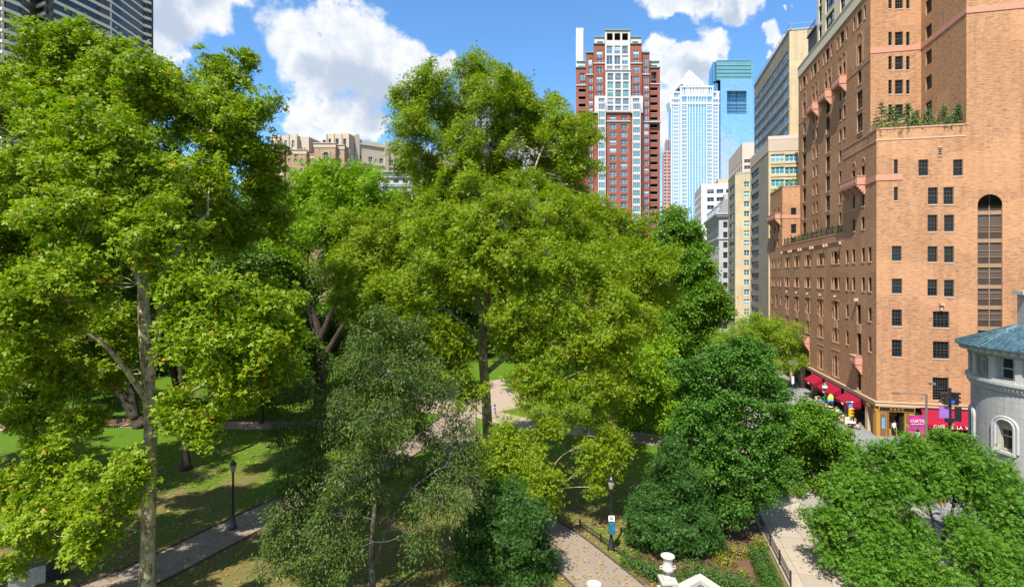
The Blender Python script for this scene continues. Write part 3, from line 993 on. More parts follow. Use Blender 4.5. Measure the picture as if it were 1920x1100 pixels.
ANG_F = math.atan2(UF.y, UF.x)
ANG_L = math.atan2(UN.y, UN.x)
sg = MB()
F0.block(sg, X(1647), X(1715), -.02, .12, 3.02, 3.58, M_GOLD); F0.block(sg, X(1648.5), X(1713.5), .12, .14, 3.1, 3.5, M_BLACK)
sgo = sg.build('fascia_sign', hotel)
nF = Vector((UF.y, -UF.x, 0))
def onF(px, out, z):
    return BL(X(px), 0, z) + nF * out
text_mesh('P A R C', .42, M_GOLD, 'lettering', sgo, onF(1681, .16, 3.15), ANG_F)
sg = MB(); sg.obox(BL(0, 0), UN, -3.4, -.1, -.02, .12, 3.02, 3.58, M_GOLD); sg.obox(BL(0, 0), UN, -3.3, -.25, .12, .14, 3.1, 3.5, M_BLACK)
sgo = sg.build('fascia_sign', hotel)
text_mesh('P A R C', .36, M_GOLD, 'lettering', sgo, BL(-.16, 1.8, 3.17), ANG_L)


def awning(O, u, x0, x1, ztop, zbot, out, txt=None, tsize=.3, ang=0.0):
    u = Vector((u[0], u[1], 0)); n = Vector((u[1], -u[0], 0)); O = Vector((O[0], O[1], 0))
    q = lambda x, o_, z: O + u * x + n * o_ + Vector((0, 0, z))
    b = MB()
    ins = .35
    a0, a1, c0, c1 = q(x0 + ins, .12, ztop), q(x1 - ins, .12, ztop), q(x0, out, zbot), q(x1, out, zbot)
    dz = Vector((0, 0, -.03))
    b.hexa([c0 + dz, c1 + dz, a1 + dz, a0 + dz, c0, c1, a1, a0], M_RED)
    # valance, with side flaps
    b.obox(O, u, x0, x1, out - .02, out + .01, zbot - .38, zbot + .004, M_RED)
    for (p, r) in ((a0, c0), (a1, c1)):
        m_ = Vector((p.x, p.y, r.z - .3))
        b.face([p, r, r + Vector((0, 0, -.36)), m_], M_RED)
    o = b.build('awning', hotel)
    fr = MB()
    fr.obox(O, u, x0 + .2, x1 - .2, .0, .14, ztop - .02, ztop + .16, M_BLACK)
    fr.tube([c0 + dz * 2, c1 + dz * 2], .025, M_BLACK, 6)
    fr.tube([q(x0 + .3, .05, zbot - .2), c0 + dz * 2], .02, M_BLACK, 6); fr.tube([q(x1 - .3, .05, zbot - .2), c1 + dz * 2], .02, M_BLACK, 6)
    fr.build('awning_frame', o)
    if txt:
        text_mesh(txt, tsize, M_LET, 'lettering', o, O + u * (x0 + x1) / 2 + n * (out + .02) + Vector((0, 0, zbot - .3)), ang, depth=.01)
    return o


awning(BL(0, 0), UF, X(1719), X(1822), 3.5, 2.15, 1.6, 'CAFÉ  DE  LA  VIE', .46, ANG_F)
awning(BL(0, 0), UF, X(1826), X(1935), 3.5, 2.15, 1.6)
for t0, t1 in ((3.5, 8.5), (9.8, 15.7), (16.8, 21.6)):
    awning(BL(0, 0), UN, -t1, -t0, 3.45, 2.6, 1.4, 'PARC', .28, ANG_L)
# ---------------------------------------------------------------- the towers beyond the square
M_RED_BRICK = brick_mat('red_brick', (.29, .10, .068), (.23, .075, .05), (.17, .05, .035), (.30, .14, .1), .6, .3, .4)
M_WHITE = plain('white_stone', (.49, .455, .44), .8, var=.10)
M_WHITEF = plain('white_frame', (.55, .57, .57), .5, var=.05)
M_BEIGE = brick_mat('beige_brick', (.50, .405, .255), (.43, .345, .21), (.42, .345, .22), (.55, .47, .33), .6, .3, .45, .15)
M_BEIGE2 = brick_mat('beige_brick_shaded', (.29, .25, .195), (.25, .215, .165), (.27, .23, .17), (.35, .30, .23), .6, .3, .4, .15)  # the beige brick again, darkened to stand for the shaded left faces
M_TAN = brick_mat('tan_brick', (.36, .245, .155), (.30, .20, .125), (.22, .145, .09), (.33, .25, .18), .6, .3, .45)
M_LIME = plain('pale_limestone', (.44, .36, .28), .85, var=.12, scale=.6, wall=True)
M_GREYST = plain('grey_limestone', (.36, .37, .38), .85, var=.15, scale=.8, wall=True)
M_PINKST = plain('pink_granite', (.55, .43, .37), .8, var=.1, wall=True)
M_CONC = plain('white_concrete', (.60, .58, .56), .8, var=.08, wall=True)
M_GREYC = plain('grey_concrete', (.33, .33, .35), .8, var=.1, wall=True)
M_TEAL = glass_mat('teal_window_glass', (.02, .10, .12), (.30, .52, .55), .45, spec=.8)
M_SKYG = glass_mat('sky_blue_glass', (.02, .07, .12), (.35, .5, .55), .45, spec=.8)
M_DARKG = glass_mat('dark_window_glass', (.012, .018, .03), (.2, .2, .2), .15)
M_GREENR = plain('weathered_copper', (.20, .34, .33), .7, var=.2)


def curtain_mat(name, tint, line, du, dz, rough=.04, metal=.85, lw=.06, lineamt=.5):
    """mirror-like curtain wall with a fine grid of joints"""
    m = NT(name)
    v = m.wallcoord(1 / du, 1 / dz)
    fx = m.node('SeparateXYZ', {0: m.vmath('FRACTION', v)}).outputs
    l = m.math('MAXIMUM', m.math('LESS_THAN', fx[0], lw), m.math('LESS_THAN', fx[1], lw * 1.6))
    cell = m.node('TexWhiteNoise', {'Vector': m.vmath('FLOOR', v)}).outputs[0]
    c = m.mix(cell, tuple(x * .9 for x in tint), tint)
    c = m.mix(m.math('MULTIPLY', l, lineamt), c, line)
    d = m.n.new('ShaderNodeBsdfPrincipled')
    m.set(d, 'Base Color', c); m.set(d, 'Metallic', metal); m.set(d, 'Roughness', m.math('MULTIPLY_ADD', l, .3, rough))
    # every pane leans a hair differently, so the mirrored clouds break up
    g = m.n.new('ShaderNodeNewGeometry')
    wn = m.node('TexWhiteNoise', {'Vector': m.vmath('FLOOR', v)}).outputs[1]
    nn = m.vmath('NORMALIZE', m.vmath('ADD', g.outputs['Normal'], m.vmath('MULTIPLY', m.vmath('SUBTRACT', wn, (.5, .5, .5)), (.02, .02, .02))))
    m.set(d, 'Normal', nn)
    m.t.links.new(d.outputs[0], m.out.inputs[0])
    return m.mat


class Tower:
    """a building whose front faces us squarely, laid out by its size at its own distance"""
    def __init__(s, name, label, d, px, depth=30):
        s.d = d; s.depth = depth
        s.root = thing(name, label, 'building', ((px - 960) / F * d, d, 0))
        s.wl = MB(); s.tr = MB(); s.rf = MB()

    def X(s, px): return (px - 960) / F * s.d
    def Z(s, py): return H + (HY - py) / F * s.d

    def slab(s, x0, x1, ytop, front=0.0, ybot=None, back=None, mat=None, wins=(), depth=.4, roof=None):
        """one upright block: front face with openings (pixels), sides, roof. front: metres towards us."""
        d0 = s.d - front; b = s.d + (back or s.depth)
        a, c = s.X(x0), s.X(x1); z1 = s.Z(ytop); z0 = 0 if ybot is None else s.Z(ybot)
        holes = []
        for w_ in wins:
            p0, p1, q0, q1 = w_[:4]
            h = (s.X(p0), s.X(p1), s.Z(q1), s.Z(q0)); holes.append(h)
        s.wl.wall((0, d0), (1, 0), a, c, z0, z1, holes, mat, depth)
        for w_, h in zip(wins, holes):
            st = w_[4] if len(w_) > 4 else 'two'
            if st:
                window_at(s.root, (0, d0), (1, 0), *h, st, depth, w_[5] if len(w_) > 5 else M_WHITEF, w_[6] if len(w_) > 6 else M_SKYG)
        # the sides run with the street grid
        L = (b - d0) / UL.y; e = UL * L
        s.wl.wall((a + e.x, b), -UL, 0, L, z0, z1, [], mat)
        s.wl.wall((c, d0), UL, 0, L, z0, z1, [], mat)
        s.wl.wall((c + e.x, b), (-1, 0), 0, c - a, z0, z1, [], mat)
        s.rf.face([(a, d0, z1 - .02), (c, d0, z1 - .02), (c + e.x, b, z1 - .02), (a + e.x, b, z1 - .02)], roof or M_ROOFING)

    def bar(s, x0, x1, y0, y1, n0, n1, mat, mb=None):
        """trim: pixels left, right, top, bottom; metres towards us from n0 to n1"""
        (mb or s.tr).box(s.X(x0), s.X(x1), s.d - n1, s.d - n0, s.Z(y1), s.Z(y0), mat)

    def done(s, trim='stone_trim'):
        if trim == 'stone_trim':
            s.wl.absorb(s.tr)
        else:
            s.tr.build(trim, s.root)
        s.wl.build('wall', s.root)
        s.rf.build('roof', s.root); rest_windows(s.root)


# --- red brick stepped tower
t = Tower('apartment_tower', 'red brick stepped tower with white stone centre and glass bays', 220, 1160, 26)
rows = [222.0 + 14.4 * i + 1 for i in range(16)]
def zone(cols, ys, hh=9, st='two', pm=None):
    return [(a, b, y, y + hh, st, M_WHITEF, pm or M_SKYG) for y in ys for a, b in cols]
bal = [(1219.5, 1233, 164 + 13.9 * i, 172.5 + 13.9 * i, None) for i in range(20)]
ball = [(1085, 1098, 167 + 13.9 * i, 175.5 + 13.9 * i, None) for i in range(6)]
t.slab(1080, 1100, 127, 0, mat=M_RED_BRICK, wins=ball + [(1086.5, 1096.5, 137, 150), (1087, 1097, 152.5, 159)], depth=.5)
t.slab(1215.5, 1237.4, 127, 0, mat=M_RED_BRICK, wins=bal + [(1221, 1231, 135, 149), (1221, 1231, 151, 157)], depth=2.0)
for b_ in bal + ball:
    rb_ = MB(); t.bar(b_[0], b_[1], b_[3] - 2.6, b_[3] - 2.1, -.2, -.05, M_WHITEF, rb_)
    for i in range(7):
        q = b_[0] + (b_[1] - b_[0]) * (i + .5) / 7; t.bar(q - .12, q + .12, b_[3] - 2.2, b_[3], -.2, -.1, M_WHITEF, rb_)
    rb_.build('balcony_railing', t.root)
cols2 = [(1206, 1214.3)]; cols2l = [(1103, 1111)]
y2 = [148 + 14.0 * i for i in range(21)]
t.slab(1200, 1216, 102.4, 1.5, mat=M_RED_BRICK, wins=zone(cols2, y2, 9) + [(1205, 1213.2, 113, 126), (1205, 1213.2, 128, 141)], depth=.35)
t.slab(1098, 1111.5, 102.4, 1.5, mat=M_RED_BRICK, wins=zone([(1102.5, 1110.3)], y2, 9) + [(1102, 1109, 113, 126), (1102, 1109, 128, 142)], depth=.35)
u3 = [(1184, 1195.5, 131, 141.5), (1184, 1195.5, 148, 158.5), (1184, 1195.5, 163, 173.5), (1184, 1197, 177, 184), (1184, 1194.5, 101, 113), (1184, 1194.5, 116, 123.5)]
t.slab(1178, 1200, 89, 3.0, mat=M_RED_BRICK, wins=u3, depth=.35)
t.slab(1111, 1131.5, 89, 3.0, mat=M_RED_BRICK, wins=[(1116, 1127, *q[2:]) for q in u3], depth=.35)
t.slab(1131.5, 1178, 65, 3.6, mat=M_WHITE, ybot=140, wins=[(x, x + 10.8, 70, 83, None) for x in (1135, 1149, 1163.2)] + [(x, x + 10.8, 93, 107.5, 'grid') for x in (1134.5, 1149, 1163.2)] + [(x, x + 10.8, 111, 127, 'two') for x in (1134.5, 1149, 1163.2)] + [(x, x + 10.8, 130, 138, 'four') for x in (1135, 1149.5, 1163.6)])
for x in (1135, 1149, 1163.2):
    t.bar(x, x + 10.8, 70.2, 82.8, -1.2, -1, M_DARKG); t.bar(x - .2, x + 11, 75.5, 76.8, -.1, .1, M_WHITE)
cen = [(x, x + 10.8, y, y + h_, 'grid', M_WHITEF, p_) for x in (1135.5, 1149.8, 1164) for y, h_, p_ in ((145, 12.5, M_SKYG), (160.5, 12.5, M_TEAL), (175.5, 12.5, M_TEAL), (191, 11, M_SKYG), (205, 8.5, M_SKYG))]
t.slab(1131.5, 1178, 140, 4.4, mat=M_WHITE, ybot=216, wins=cen)
t.slab(1131.5, 1178, 216, 3.6, mat=M_RED_BRICK, wins=zone([(1140, 1152), (1160.5, 1172.5)], rows, 9.5), depth=.35)
for x0, x1, xa, xb in ((1112, 1134, 1117.5, 1131.5), (1176.5, 1201, 1180.5, 1195.5)):
    t.slab(x0, x1, 186, 4.0, ybot=216, mat=M_WHITE, wins=[(xa + 2, xb - 1, 190.5, 198, 'four')])
    bay = [(xa + 1, xb - 1, 202 + 14.4 * i, 212.5 + 14.4 * i, 'four', M_WHITEF, M_TEAL if i % 3 else M_SKYG) for i in range(18)]
    t.slab(xa, xb, 199, 5.2, mat=M_WHITE, wins=bay, depth=.2)
    t.slab(x0, xa, 216, 3.3, mat=M_RED_BRICK); t.slab(xb, x1, 216, 3.3, mat=M_RED_BRICK)
t.slab(1113, 1131.4, 75.6, 2.5, ybot=89, mat=M_WHITE, wins=[(1117.5, 1128.5, 83, 88, None)]); t.slab(1178.1, 1199.5, 75.6, 2.5, ybot=89, mat=M_WHITE, wins=[(1183, 1194, 83, 88, None)])
t.slab(1081.5, 1098, 115, -.6, ybot=127, mat=M_WHITE, wins=[(1084, 1097, 122.5, 126.6, None)]); t.slab(1216.5, 1236.8, 115, -.6, ybot=127, mat=M_WHITE, wins=[(1217.5, 1233, 121.5, 126, None)])
for x0, x1, y, n in ((1079.5, 1098, 127, 0), (1216, 1238, 127, 0), (1097.5, 1111.5, 102, 1.5), (1199.8, 1216.6, 102, 1.5), (1110.5, 1131.5, 88.5, 3), (1178, 1200.5, 88.5, 3), (1130.8, 1178.7, 64.5, 3.6), (1112.5, 1131, 75.2, 2.5), (1178.5, 1200, 75.2, 2.5), (1081, 1098, 114.6, -.6), (1216, 1237.3, 114.6, -.6)):
    t.bar(x0, x1, y - .9, y + .4, n - .5, n + .5, M_GREENR)
for x0, x1, y, n in ((1111, 1201, 216.5, 3.6), (1080, 1100, 160.2, 0), (1215, 1238, 157.8, 0), (1110.5, 1132, 124.5, 3), (1177, 1200.5, 124.5, 3), (1131.5, 1178.5, 139.5, 4.4), (1201, 1238, 230.5, 1.5), (1098, 1112, 143, 1.5), (1200, 1216, 142.5, 1.5), (1132, 1178, 232.5, 3.6)):
    t.bar(x0, x1, y - .8, y + .8, -.5, n + .35, M_WHITE)
t.slab(1237.4, 1240.5, 148, -3, mat=M_WHITE, wins=[(1238, 1240, 152 + 14 * i, 161 + 14 * i, None) for i in range(20)])
t.done()

# --- white glass slab far behind it
M_WSLAB = curtain_mat('pale_glass_wall', (.72, .82, .84), (.45, .60, .63), 4.5, 4.5, .25, .3)
t = Tower('glass_tower', 'slim white glass slab rising behind the red brick stepped tower', 900, 1087, 20)
t.slab(1080, 1093.6, 53.5, mat=M_WSLAB)
t.bar(1080.3, 1093.3, 52.8, 53.5, -19, 0, M_WHITEF)
t.bar(1093.6, 1095.5, 53.5, 130, -20, -3, M_GREENR)
t.done()

# --- pink granite tower left of the pyramid tower
t = Tower('office_tower', 'narrow pink granite tower left of the pyramid topped tower', 640, 1251, 30)
wp = [(a, b, y, y + 3.4, 'two', M_DARKG and M_PINKST, M_DARKG) for y in [286 + 6.3 * i for i in range(16)] for a, b in ((1245.5, 1250), (1251.8, 1256.3))]
M_PINK = plain('rose_granite', (.50, .25, .22), .7, var=.1, wall=True)
t.slab(1244.3, 1258, 283, mat=M_PINK, wins=wp, depth=.5)
t.slab(1250, 1258, 259, -4, ybot=283, mat=M_PINK, wins=[(1251, 1253.8, 262, 282, 'narrow', M_PINK, M_SKYG), (1254.6, 1257.4, 262, 282, 'narrow', M_PINK, M_SKYG)])
t.done()

# --- white ribbed tower with the lattice pyramid
M_MEL = curtain_mat('ribbed_tower_glass', (.26, .55, .80), (.5, .65, .75), 3.0, 4.2, .05, .7, .08)
M_WRIB = plain('white_granite', (.60, .62, .64), .6, var=.05)
t = Tower('office_tower', 'white ribbed glass tower topped by a lattice pyramid', 600, 1302, 50)
t.slab(1258.5, 1347, 173.5, mat=M_MEL); t.slab(1274, 1334.5, 165.5, 3, mat=M_MEL)
ys = [186 + 7.0 * i for i in range(34)]
for y in ys:           # floor bands, wings and inner panels
    for x0, x1 in ((1262, 1273), (1335.5, 1345.5)):
        t.bar(x0, x1, y, y + 1.9, 0, .8, M_WRIB); t.bar(x0, x1, y + 3.6, y + 4.3, 0, .6, M_WRIB)
    if y > 195:
        for x0, x1 in ((1276.5, 1285.5), (1323.5, 1333)):
            t.bar(x0, x1, y, y + 1.7, 3, 3.8, M_WRIB); t.bar(x0, x1, y + 3.5, y + 4.2, 3, 3.6, M_WRIB)
for x, wd in ((1258.8, 1.6), (1262, .8), (1267.2, .5), (1272.6, 1.4), (1336, 1.2), (1341, .5), (1346.2, 1.6)):
    t.bar(x - wd / 2, x + wd / 2, 173.5, 460, 0, 1.3, M_WRIB)
for x, wd in ((1274.8, 2), (1286.4, 1.1), (1291, .9), (1296.3, .9), (1301.5, .9), (1306.8, .9), (1312, .9), (1317.3, .9), (1322.4, 1.1), (1333.6, 2)):
    t.bar(x - wd / 2, x + wd / 2, 165.5, 460, 3, 4.6, M_WRIB)
for x0, x1, y0, y1, n in ((1273.5, 1335, 164, 167, 4.8), (1273.5, 1335, 180.5, 183.5, 4.2), (1273.5, 1335, 194, 198, 4.2), (1258, 1274, 172.5, 175, 1.8), (1335, 1348, 172, 175, 1.8), (1258, 1274, 184, 187.5, 1.5), (1335, 1348, 184, 187.5, 1.5), (1258, 1274, 193, 197, 1.5), (1335, 1348, 193, 197, 1.5)):
    t.bar(x0, x1, y0, y1, 0, n, M_WRIB)
for i in range(11):
    x = 1279 + i * 5.1; t.bar(x - 1.0, x + 1.0, 167, 180.5, 3, 4.0, M_WRIB)
t.slab(1280, 1334, 162, -2, ybot=168, mat=M_WRIB); t.slab(1284, 1322, 153.5, -5, ybot=163, mat=M_WRIB, wins=[(x, x + 2.8, 156.5, 161.5, None) for x in (1290.5, 1296, 1301.5, 1307, 1312.5)])
for sx in (1260.5, 1345):
    t.bar(sx - 2.4, sx + 2.4, 173, 185, -6, 1.6, M_WRIB)
# crown with flaring brackets at its left corner
cbm = MB(); cbm.hexa([(t.X(1258.2), t.d, t.Z(205)), (t.X(1258.3), t.d, t.Z(205)), (t.X(1258.3), t.d + 14, t.Z(205)), (t.X(1258.2), t.d + 14, t.Z(205)), (t.X(1255.3), t.d, t.Z(190)), (t.X(1258.3), t.d, t.Z(190)), (t.X(1258.3), t.d + 14, t.Z(190)), (t.X(1255.3), t.d + 14, t.Z(190))], M_WRIB)
cbm.hexa([(t.X(1255.3), t.d, t.Z(190)), (t.X(1258.3), t.d, t.Z(190)), (t.X(1258.3), t.d + 14, t.Z(190)), (t.X(1255.3), t.d + 14, t.Z(190)), (t.X(1257.6), t.d, t.Z(174)), (t.X(1258.3), t.d, t.Z(174)), (t.X(1258.3), t.d + 14, t.Z(174)), (t.X(1257.6), t.d + 14, t.Z(174))], M_WRIB)
cbm.build('corner_bracket', t.root)
# lattice pyramid: hollow frame of crossing bars
pb = MB(); xa, xb = t.X(1281.5), t.X(1322.5); yc = t.d + 6 + (xb - xa) / 2
ap = Vector(((xa + xb) / 2, yc, t.Z(121.5))); zb = t.Z(153.5)
cn = [Vector((xa, t.d + 6, zb)), Vector((xb, t.d + 6, zb)), Vector((xb, t.d + 6 + xb - xa, zb)), Vector((xa, t.d + 6 + xb - xa, zb))]
inn = [c + (Vector((ap.x, ap.y, zb)) - c) * .1 for c in cn]
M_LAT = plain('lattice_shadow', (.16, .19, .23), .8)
for i in range(4):
    a, c = cn[i], cn[(i + 1) % 4]; a2, c2 = inn[i], inn[(i + 1) % 4]
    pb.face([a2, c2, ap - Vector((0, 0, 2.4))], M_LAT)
    pb.tube([a, ap], .9, M_WRIB, 5); pb.tube([a, c], 1.0, M_WRIB, 5)
    for k in range(1, 9):
        f_ = k / 9
        pb.tube([a + (c - a) * f_, a + (ap - a) * f_], .62, M_WRIB, 4)
        pb.tube([a + (c - a) * f_, c + (ap - c) * (1 - f_)], .62, M_WRIB, 4)
pb.build('lattice_pyramid', t.root)
t.done('white_ribs')

# --- blue glass tower with the square notch
M_COM = curtain_mat('blue_mirror_glass', (.70, .84, .97), (.50, .66, .80), 3.2, 3.2, .03, .95, .05, .35)
M_COMT = curtain_mat('teal_crown_glass', (.16, .37, .43), (.08, .24, .29), 3.6, 7.0, .15, .4, .06)
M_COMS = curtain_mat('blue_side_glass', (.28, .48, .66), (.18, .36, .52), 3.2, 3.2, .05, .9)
t = Tower('glass_tower', 'tall blue mirror glass tower with a dark square notch near its top', 720, 1380, 45)
t.slab(1351, 1411.7, 149.5, 0, mat=M_COM, wins=[(1362.8, 1399.8, 170.5, 213.6, None)], depth=7)
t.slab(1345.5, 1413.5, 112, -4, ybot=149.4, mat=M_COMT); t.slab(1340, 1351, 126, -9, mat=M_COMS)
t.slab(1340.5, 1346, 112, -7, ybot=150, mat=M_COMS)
M_NOTCH = curtain_mat('notch_glass', (.14, .30, .40), (.08, .19, .27), 6.5, 4.0, .1, .5, .07)
t.bar(1362.5, 1400, 170, 214, -7.6, -7.1, M_NOTCH)
for x in (1372.3, 1385.8):
    t.bar(x - .35, x + .35, 170.5, 213.6, -7, -5.5, M_SKYG)
for y in (177, 185, 193, 199, 205, 209.5):
    t.bar(1362.8, 1399.8, y, y + .5, -7, -6, M_SKYG)
for y in (111, 120, 127, 134, 141, 147):
    t.bar(1345, 1414, y, y + .8, -4, -3.2, M_GREENR)
t.bar(1409.8, 1413.8, 109.5, 149, -6, -3.4, M_COMT)
t.bar(1352, 1376, 109.3, 110.2, -30, -20, M_GREYC)
t.done('crown_louvres')

# ---- street wall beyond the brick building (street frame)
class Block:
    def __init__(s, name, label, cs, ct, S, Tt, ztop, mat_l, mat_f=None, roof=None):
        s.root = thing(name, label, 'building', BL(cs, ct)); s.cs, s.ct, s.S, s.T, s.z = cs, ct, S, Tt, ztop
        s.L = Facade(s.root, BL(cs, ct), UN, -Tt, 0, 0, ztop, mat_l, .3); s.Fc = Facade(s.root, BL(cs, ct), UF, 0, S, 0, ztop, mat_f or mat_l, .3)
        s.wl = MB(); s.tr = MB(); s.mat = mat_f or mat_l; s.roof = roof or M_ROOFING

    def done(s):
        s.L.emit(s.wl); s.Fc.emit(s.wl)
        s.wl.wall(BL(s.cs + s.S, s.ct + s.T), -UF, 0, s.S, 0, s.z, [], s.mat); s.wl.wall(BL(s.cs + s.S, s.ct), UL, 0, s.T, 0, s.z, [], s.mat)
        s.wl.absorb(s.tr); s.wl.build('wall', s.root)
        b = MB(); roofs(b, [BL(s.cs, s.ct), BL(s.cs + s.S, s.ct), BL(s.cs + s.S, s.ct + s.T), BL(s.cs, s.ct + s.T)], s.z - .05, s.roof); b.build('roof', s.root)
        rest_windows(s.root)


M_STRIP = curtain_mat('strip_window_glass', (.14, .46, .72), (.03, .07, .10), 1.06, 9.0, .12, .45, .07, .8)  # reflected sky put into the glass colour as blue
# beige slab, tall part
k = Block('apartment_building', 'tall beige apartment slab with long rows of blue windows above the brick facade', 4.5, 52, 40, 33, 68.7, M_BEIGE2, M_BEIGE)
k.L.depth = .14
for i in range(9):
    z = 63.6 - 2.62 * i
    for j in range(7):
        a = -32.4 + j * 4.5; k.L.m(a + .05, a + 4.3, z - .35, z + 1.5, 'plainpane', M_FRAMEG, M_STRIP)
    k.L.block(k.tr, -33, -.3, 0, .08, z - .5, z - .36, M_CONC)
    k.Fc.m(4.6, 8.2, z + .1, z + 1.6, 'two', M_WHITEF, M_TEAL)
    for q in (13, 19, 25):
        k.Fc.m(q, q + 3.6, z + .1, z + 1.6, 'two', M_WHITEF, M_TEAL)
k.L.block(k.tr, -33.1, .1, -.3, .14, 68.7, 69.0, M_GREYC)
for a in range(0, 34, 3):
    k.L.block(k.tr, -a - .04, -a + .04, -.3, -.22, 69, 70.1, M_GREENR)
k.L.block(k.tr, -33, 0, -.3, -.22, 70.1, 70.2, M_GREENR); k.Fc.block(k.tr, 0, 40, -.3, -.22, 70.1, 70.2, M_GREENR); k.Fc.block(k.tr, 0, 40, -.3, .1, 68.7, 69.0, M_GREYC)
k.done()
# beige slab, lower front part
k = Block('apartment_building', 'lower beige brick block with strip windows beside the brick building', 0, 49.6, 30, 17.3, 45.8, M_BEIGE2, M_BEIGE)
a0, a1 = sorted((k.L.X(1408.8), k.L.X(1422.6)))
for i in range(16):
    z = 40.95 - 2.57 * i
    if z > 1:
        k.L.m(a0, a1, z - .4, z + 1.2, 'four', M_FRAMEG, M_STRIP); k.Fc.px(1445.6, 1471, 289 + 23.7 * i, 302.5 + 23.7 * i, 'triple', M_WHITEF, M_TEAL); k.Fc.px(1471.6, 1497, 289 + 23.7 * i, 302.5 + 23.7 * i, 'triple', M_WHITEF, M_TEAL)
        k.Fc.block(k.tr, k.Fc.X(1445), k.Fc.X(1498), 0, .06, z - .12, z - .02, M_FRAMEG)
k.L.block(k.tr, -17.3, .06, -.3, .06, 43.5, 45.9, M_LIME); k.Fc.block(k.tr, -.06, 30, -.3, .07, 43.5, 45.9, M_LIME); k.Fc.block(k.tr, -.08, 30, -.3, .1, 45.9, 46.6, M_PINKST)
k.done()
# beige brick block with teal windows
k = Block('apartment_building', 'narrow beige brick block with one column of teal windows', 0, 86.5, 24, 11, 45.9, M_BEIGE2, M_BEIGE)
a0, a1 = sorted((k.L.X(1368), k.L.X(1376.5)))
for i in range(17):
    z = 42.4 - 2.62 * i
    if z > 1:
        k.L.m(a0, a1, z - .5, z + 1.1, 'triple', M_FRAMEG, M_STRIP); k.Fc.px(1394.8, 1405.3, 340.5 + 18.35 * i, 351 + 18.35 * i, 'two', M_WHITEF, M_TEAL)
k.L.block(k.tr, -11, .05, -.3, .05, 45.9, 46.3, M_GREYC); k.Fc.block(k.tr, 0, 24, -.3, .05, 45.9, 46.3, M_GREYC)
k.done()
# pale pink block behind
k = Block('office_building', 'pale pink stone office block rising behind the narrow beige block', 5.2, 105, 24, 24, 58.6, M_PINKST, M_PINKST)
for i in range(12):
    z = 52.5 - 1.9 * i
    for j in range(9):
        k.L.m(-23 + j * 2.5, -21.4 + j * 2.5, z, z + 1.1, 'two', M_DARKG and M_PINKST, M_DARKG)
    k.Fc.m(.5, 3.2, z, z + 1.1, 'triple', M_PINKST, M_DARKG); k.Fc.m(5.0, 8.4, z, z + 1.1, 'triple', M_PINKST, M_DARKG)
k.Fc.block(k.tr, 3.4, 4.7, 0, .5, 20, 60.5, M_PINKST)
k.done()
# ornate grey building
k = Block('ornate_building', 'ornate grey stone building with deep cornice and mansard roof', 0, 115, 26, 30, 38.2, M_GREYST, M_GREYST)
for i in range(11):
    z = 34 - 3.25 * i
    if z < 1: continue
    for j in range(8):
        k.L.m(-28.6 + j * 3.6, -27.3 + j * 3.6, z, z + 1.9, 'sash', M_FRAMEG, M_DARKG)
    k.Fc.m(1.3, 2.6, z, z + 1.9, 'sash', M_FRAMEG, M_DARKG); k.Fc.m(6.3, 7.9, z, z + 1.9, 'sash', M_FRAMEG, M_DARKG)
for z, o_ in ((38.2, 1.1), (37.6, .8), (37.1, .45), (30.3, .3), (11, .4)):
    k.L.block(k.tr, -30.5, o_, 0, o_, z, z + .5, M_GREYST); k.Fc.block(k.tr, 0.001, 26, 0, o_, z + .003, z + .5, M_GREYST)
for j in range(20):
    k.L.block(k.tr, -29.8 + j * 1.5, -29.4 + j * 1.5, .01, .7, 36.5, 37.6, M_GREYST)
rm = MB()
A = [BL(0, 115), BL(26, 115), BL(26, 145), BL(0, 145)]; B = [BL(1.6, 116.6), BL(24, 116.6), BL(24, 143), BL(1.6, 143)]
rm.hexa([(p.x, p.y, 38.7) for p in A] + [(p.x, p.y, 43.4) for p in B], plain('slate_mansard', (.16, .17, .18), .7, var=.2))
rm.build('mansard_roof', k.root)
for j in range(7):
    dm = MB(); a = -27.5 + j * 4
    k.L.block(dm, a - .9, a + .9, -2.0, .15, 38.72, 41.3, M_GREYST); k.L.block(dm, a - 1.1, a + 1.1, -2.2, .3, 41.3, 41.6, M_GREYST); k.L.block(dm, a - .5, a + .5, .15, .18, 39.2, 40.9, M_DARKG)
    dm.build('dormer', k.root)
cm_ = MB(); k.Fc.block(cm_, 2, 4.5, -5, -2.5, 42, 45.2, M_GREYST); cm_.build('chimney', k.root)
k.done()
# white office block
k = Block('office_building', 'white office block with square dark windows behind the ornate grey building', 0, 161.6, 36, 24, 56, M_CONC, M_CONC)
for i in range(16):
    z = 52 - 3.2 * i
    if z < 1: continue
    for j in range(5):
        k.Fc.m(2.2 + j * 3.6, 4.9 + j * 3.6, z, z + 1.7, 'two', M_GREYC, M_DARKG)
        k.L.m(-22.5 + j * 4.6, -19.8 + j * 4.6, z, z + 1.7, 'two', M_GREYC, M_DARKG)
k.Fc.block(k.tr, 7, 26, -14, -4, 56, 58.5, M_BEIGE)
k.done()

# ---- left: banded residential tower with angled bays
M_BAND = plain('cream_band', (.76, .64, .54), .8, var=.1)
M_BRONZE = curtain_mat('bronze_glass', (.13, .11, .095), (.03, .026, .022), 1.6, 3.2, .10, .25, .07)
M_BRONZEB = curtain_mat('bluish_glass', (.06, .085, .10), (.03, .035, .04), 1.6, 3.2, .08, .4, .07)
rt = thing('residential_tower', 'dark glass residential tower with cream balcony bands behind the tallest plane tree', 'building', ((100 - 960) / F * 165, 165, 0))
plan = [(-90, 142, 0), (-28, 146, 0), (-12, 149, 1.6), (3, 149, 0), (36, 153, -1.8), (66, 160, 1.2), (84, 158, 0), (97, 162, 0), (183, 176, 1.0), (206, 180, -1), (222, 184, 0), (268, 197, 1.2), (283, 199, 0)]
pl = [Vector(((a - 960) / F * d, d, 0)) for a, d, o in plan]
bk = [pl[-1] * 1.22, pl[0] * 1.3]
gl = MB()
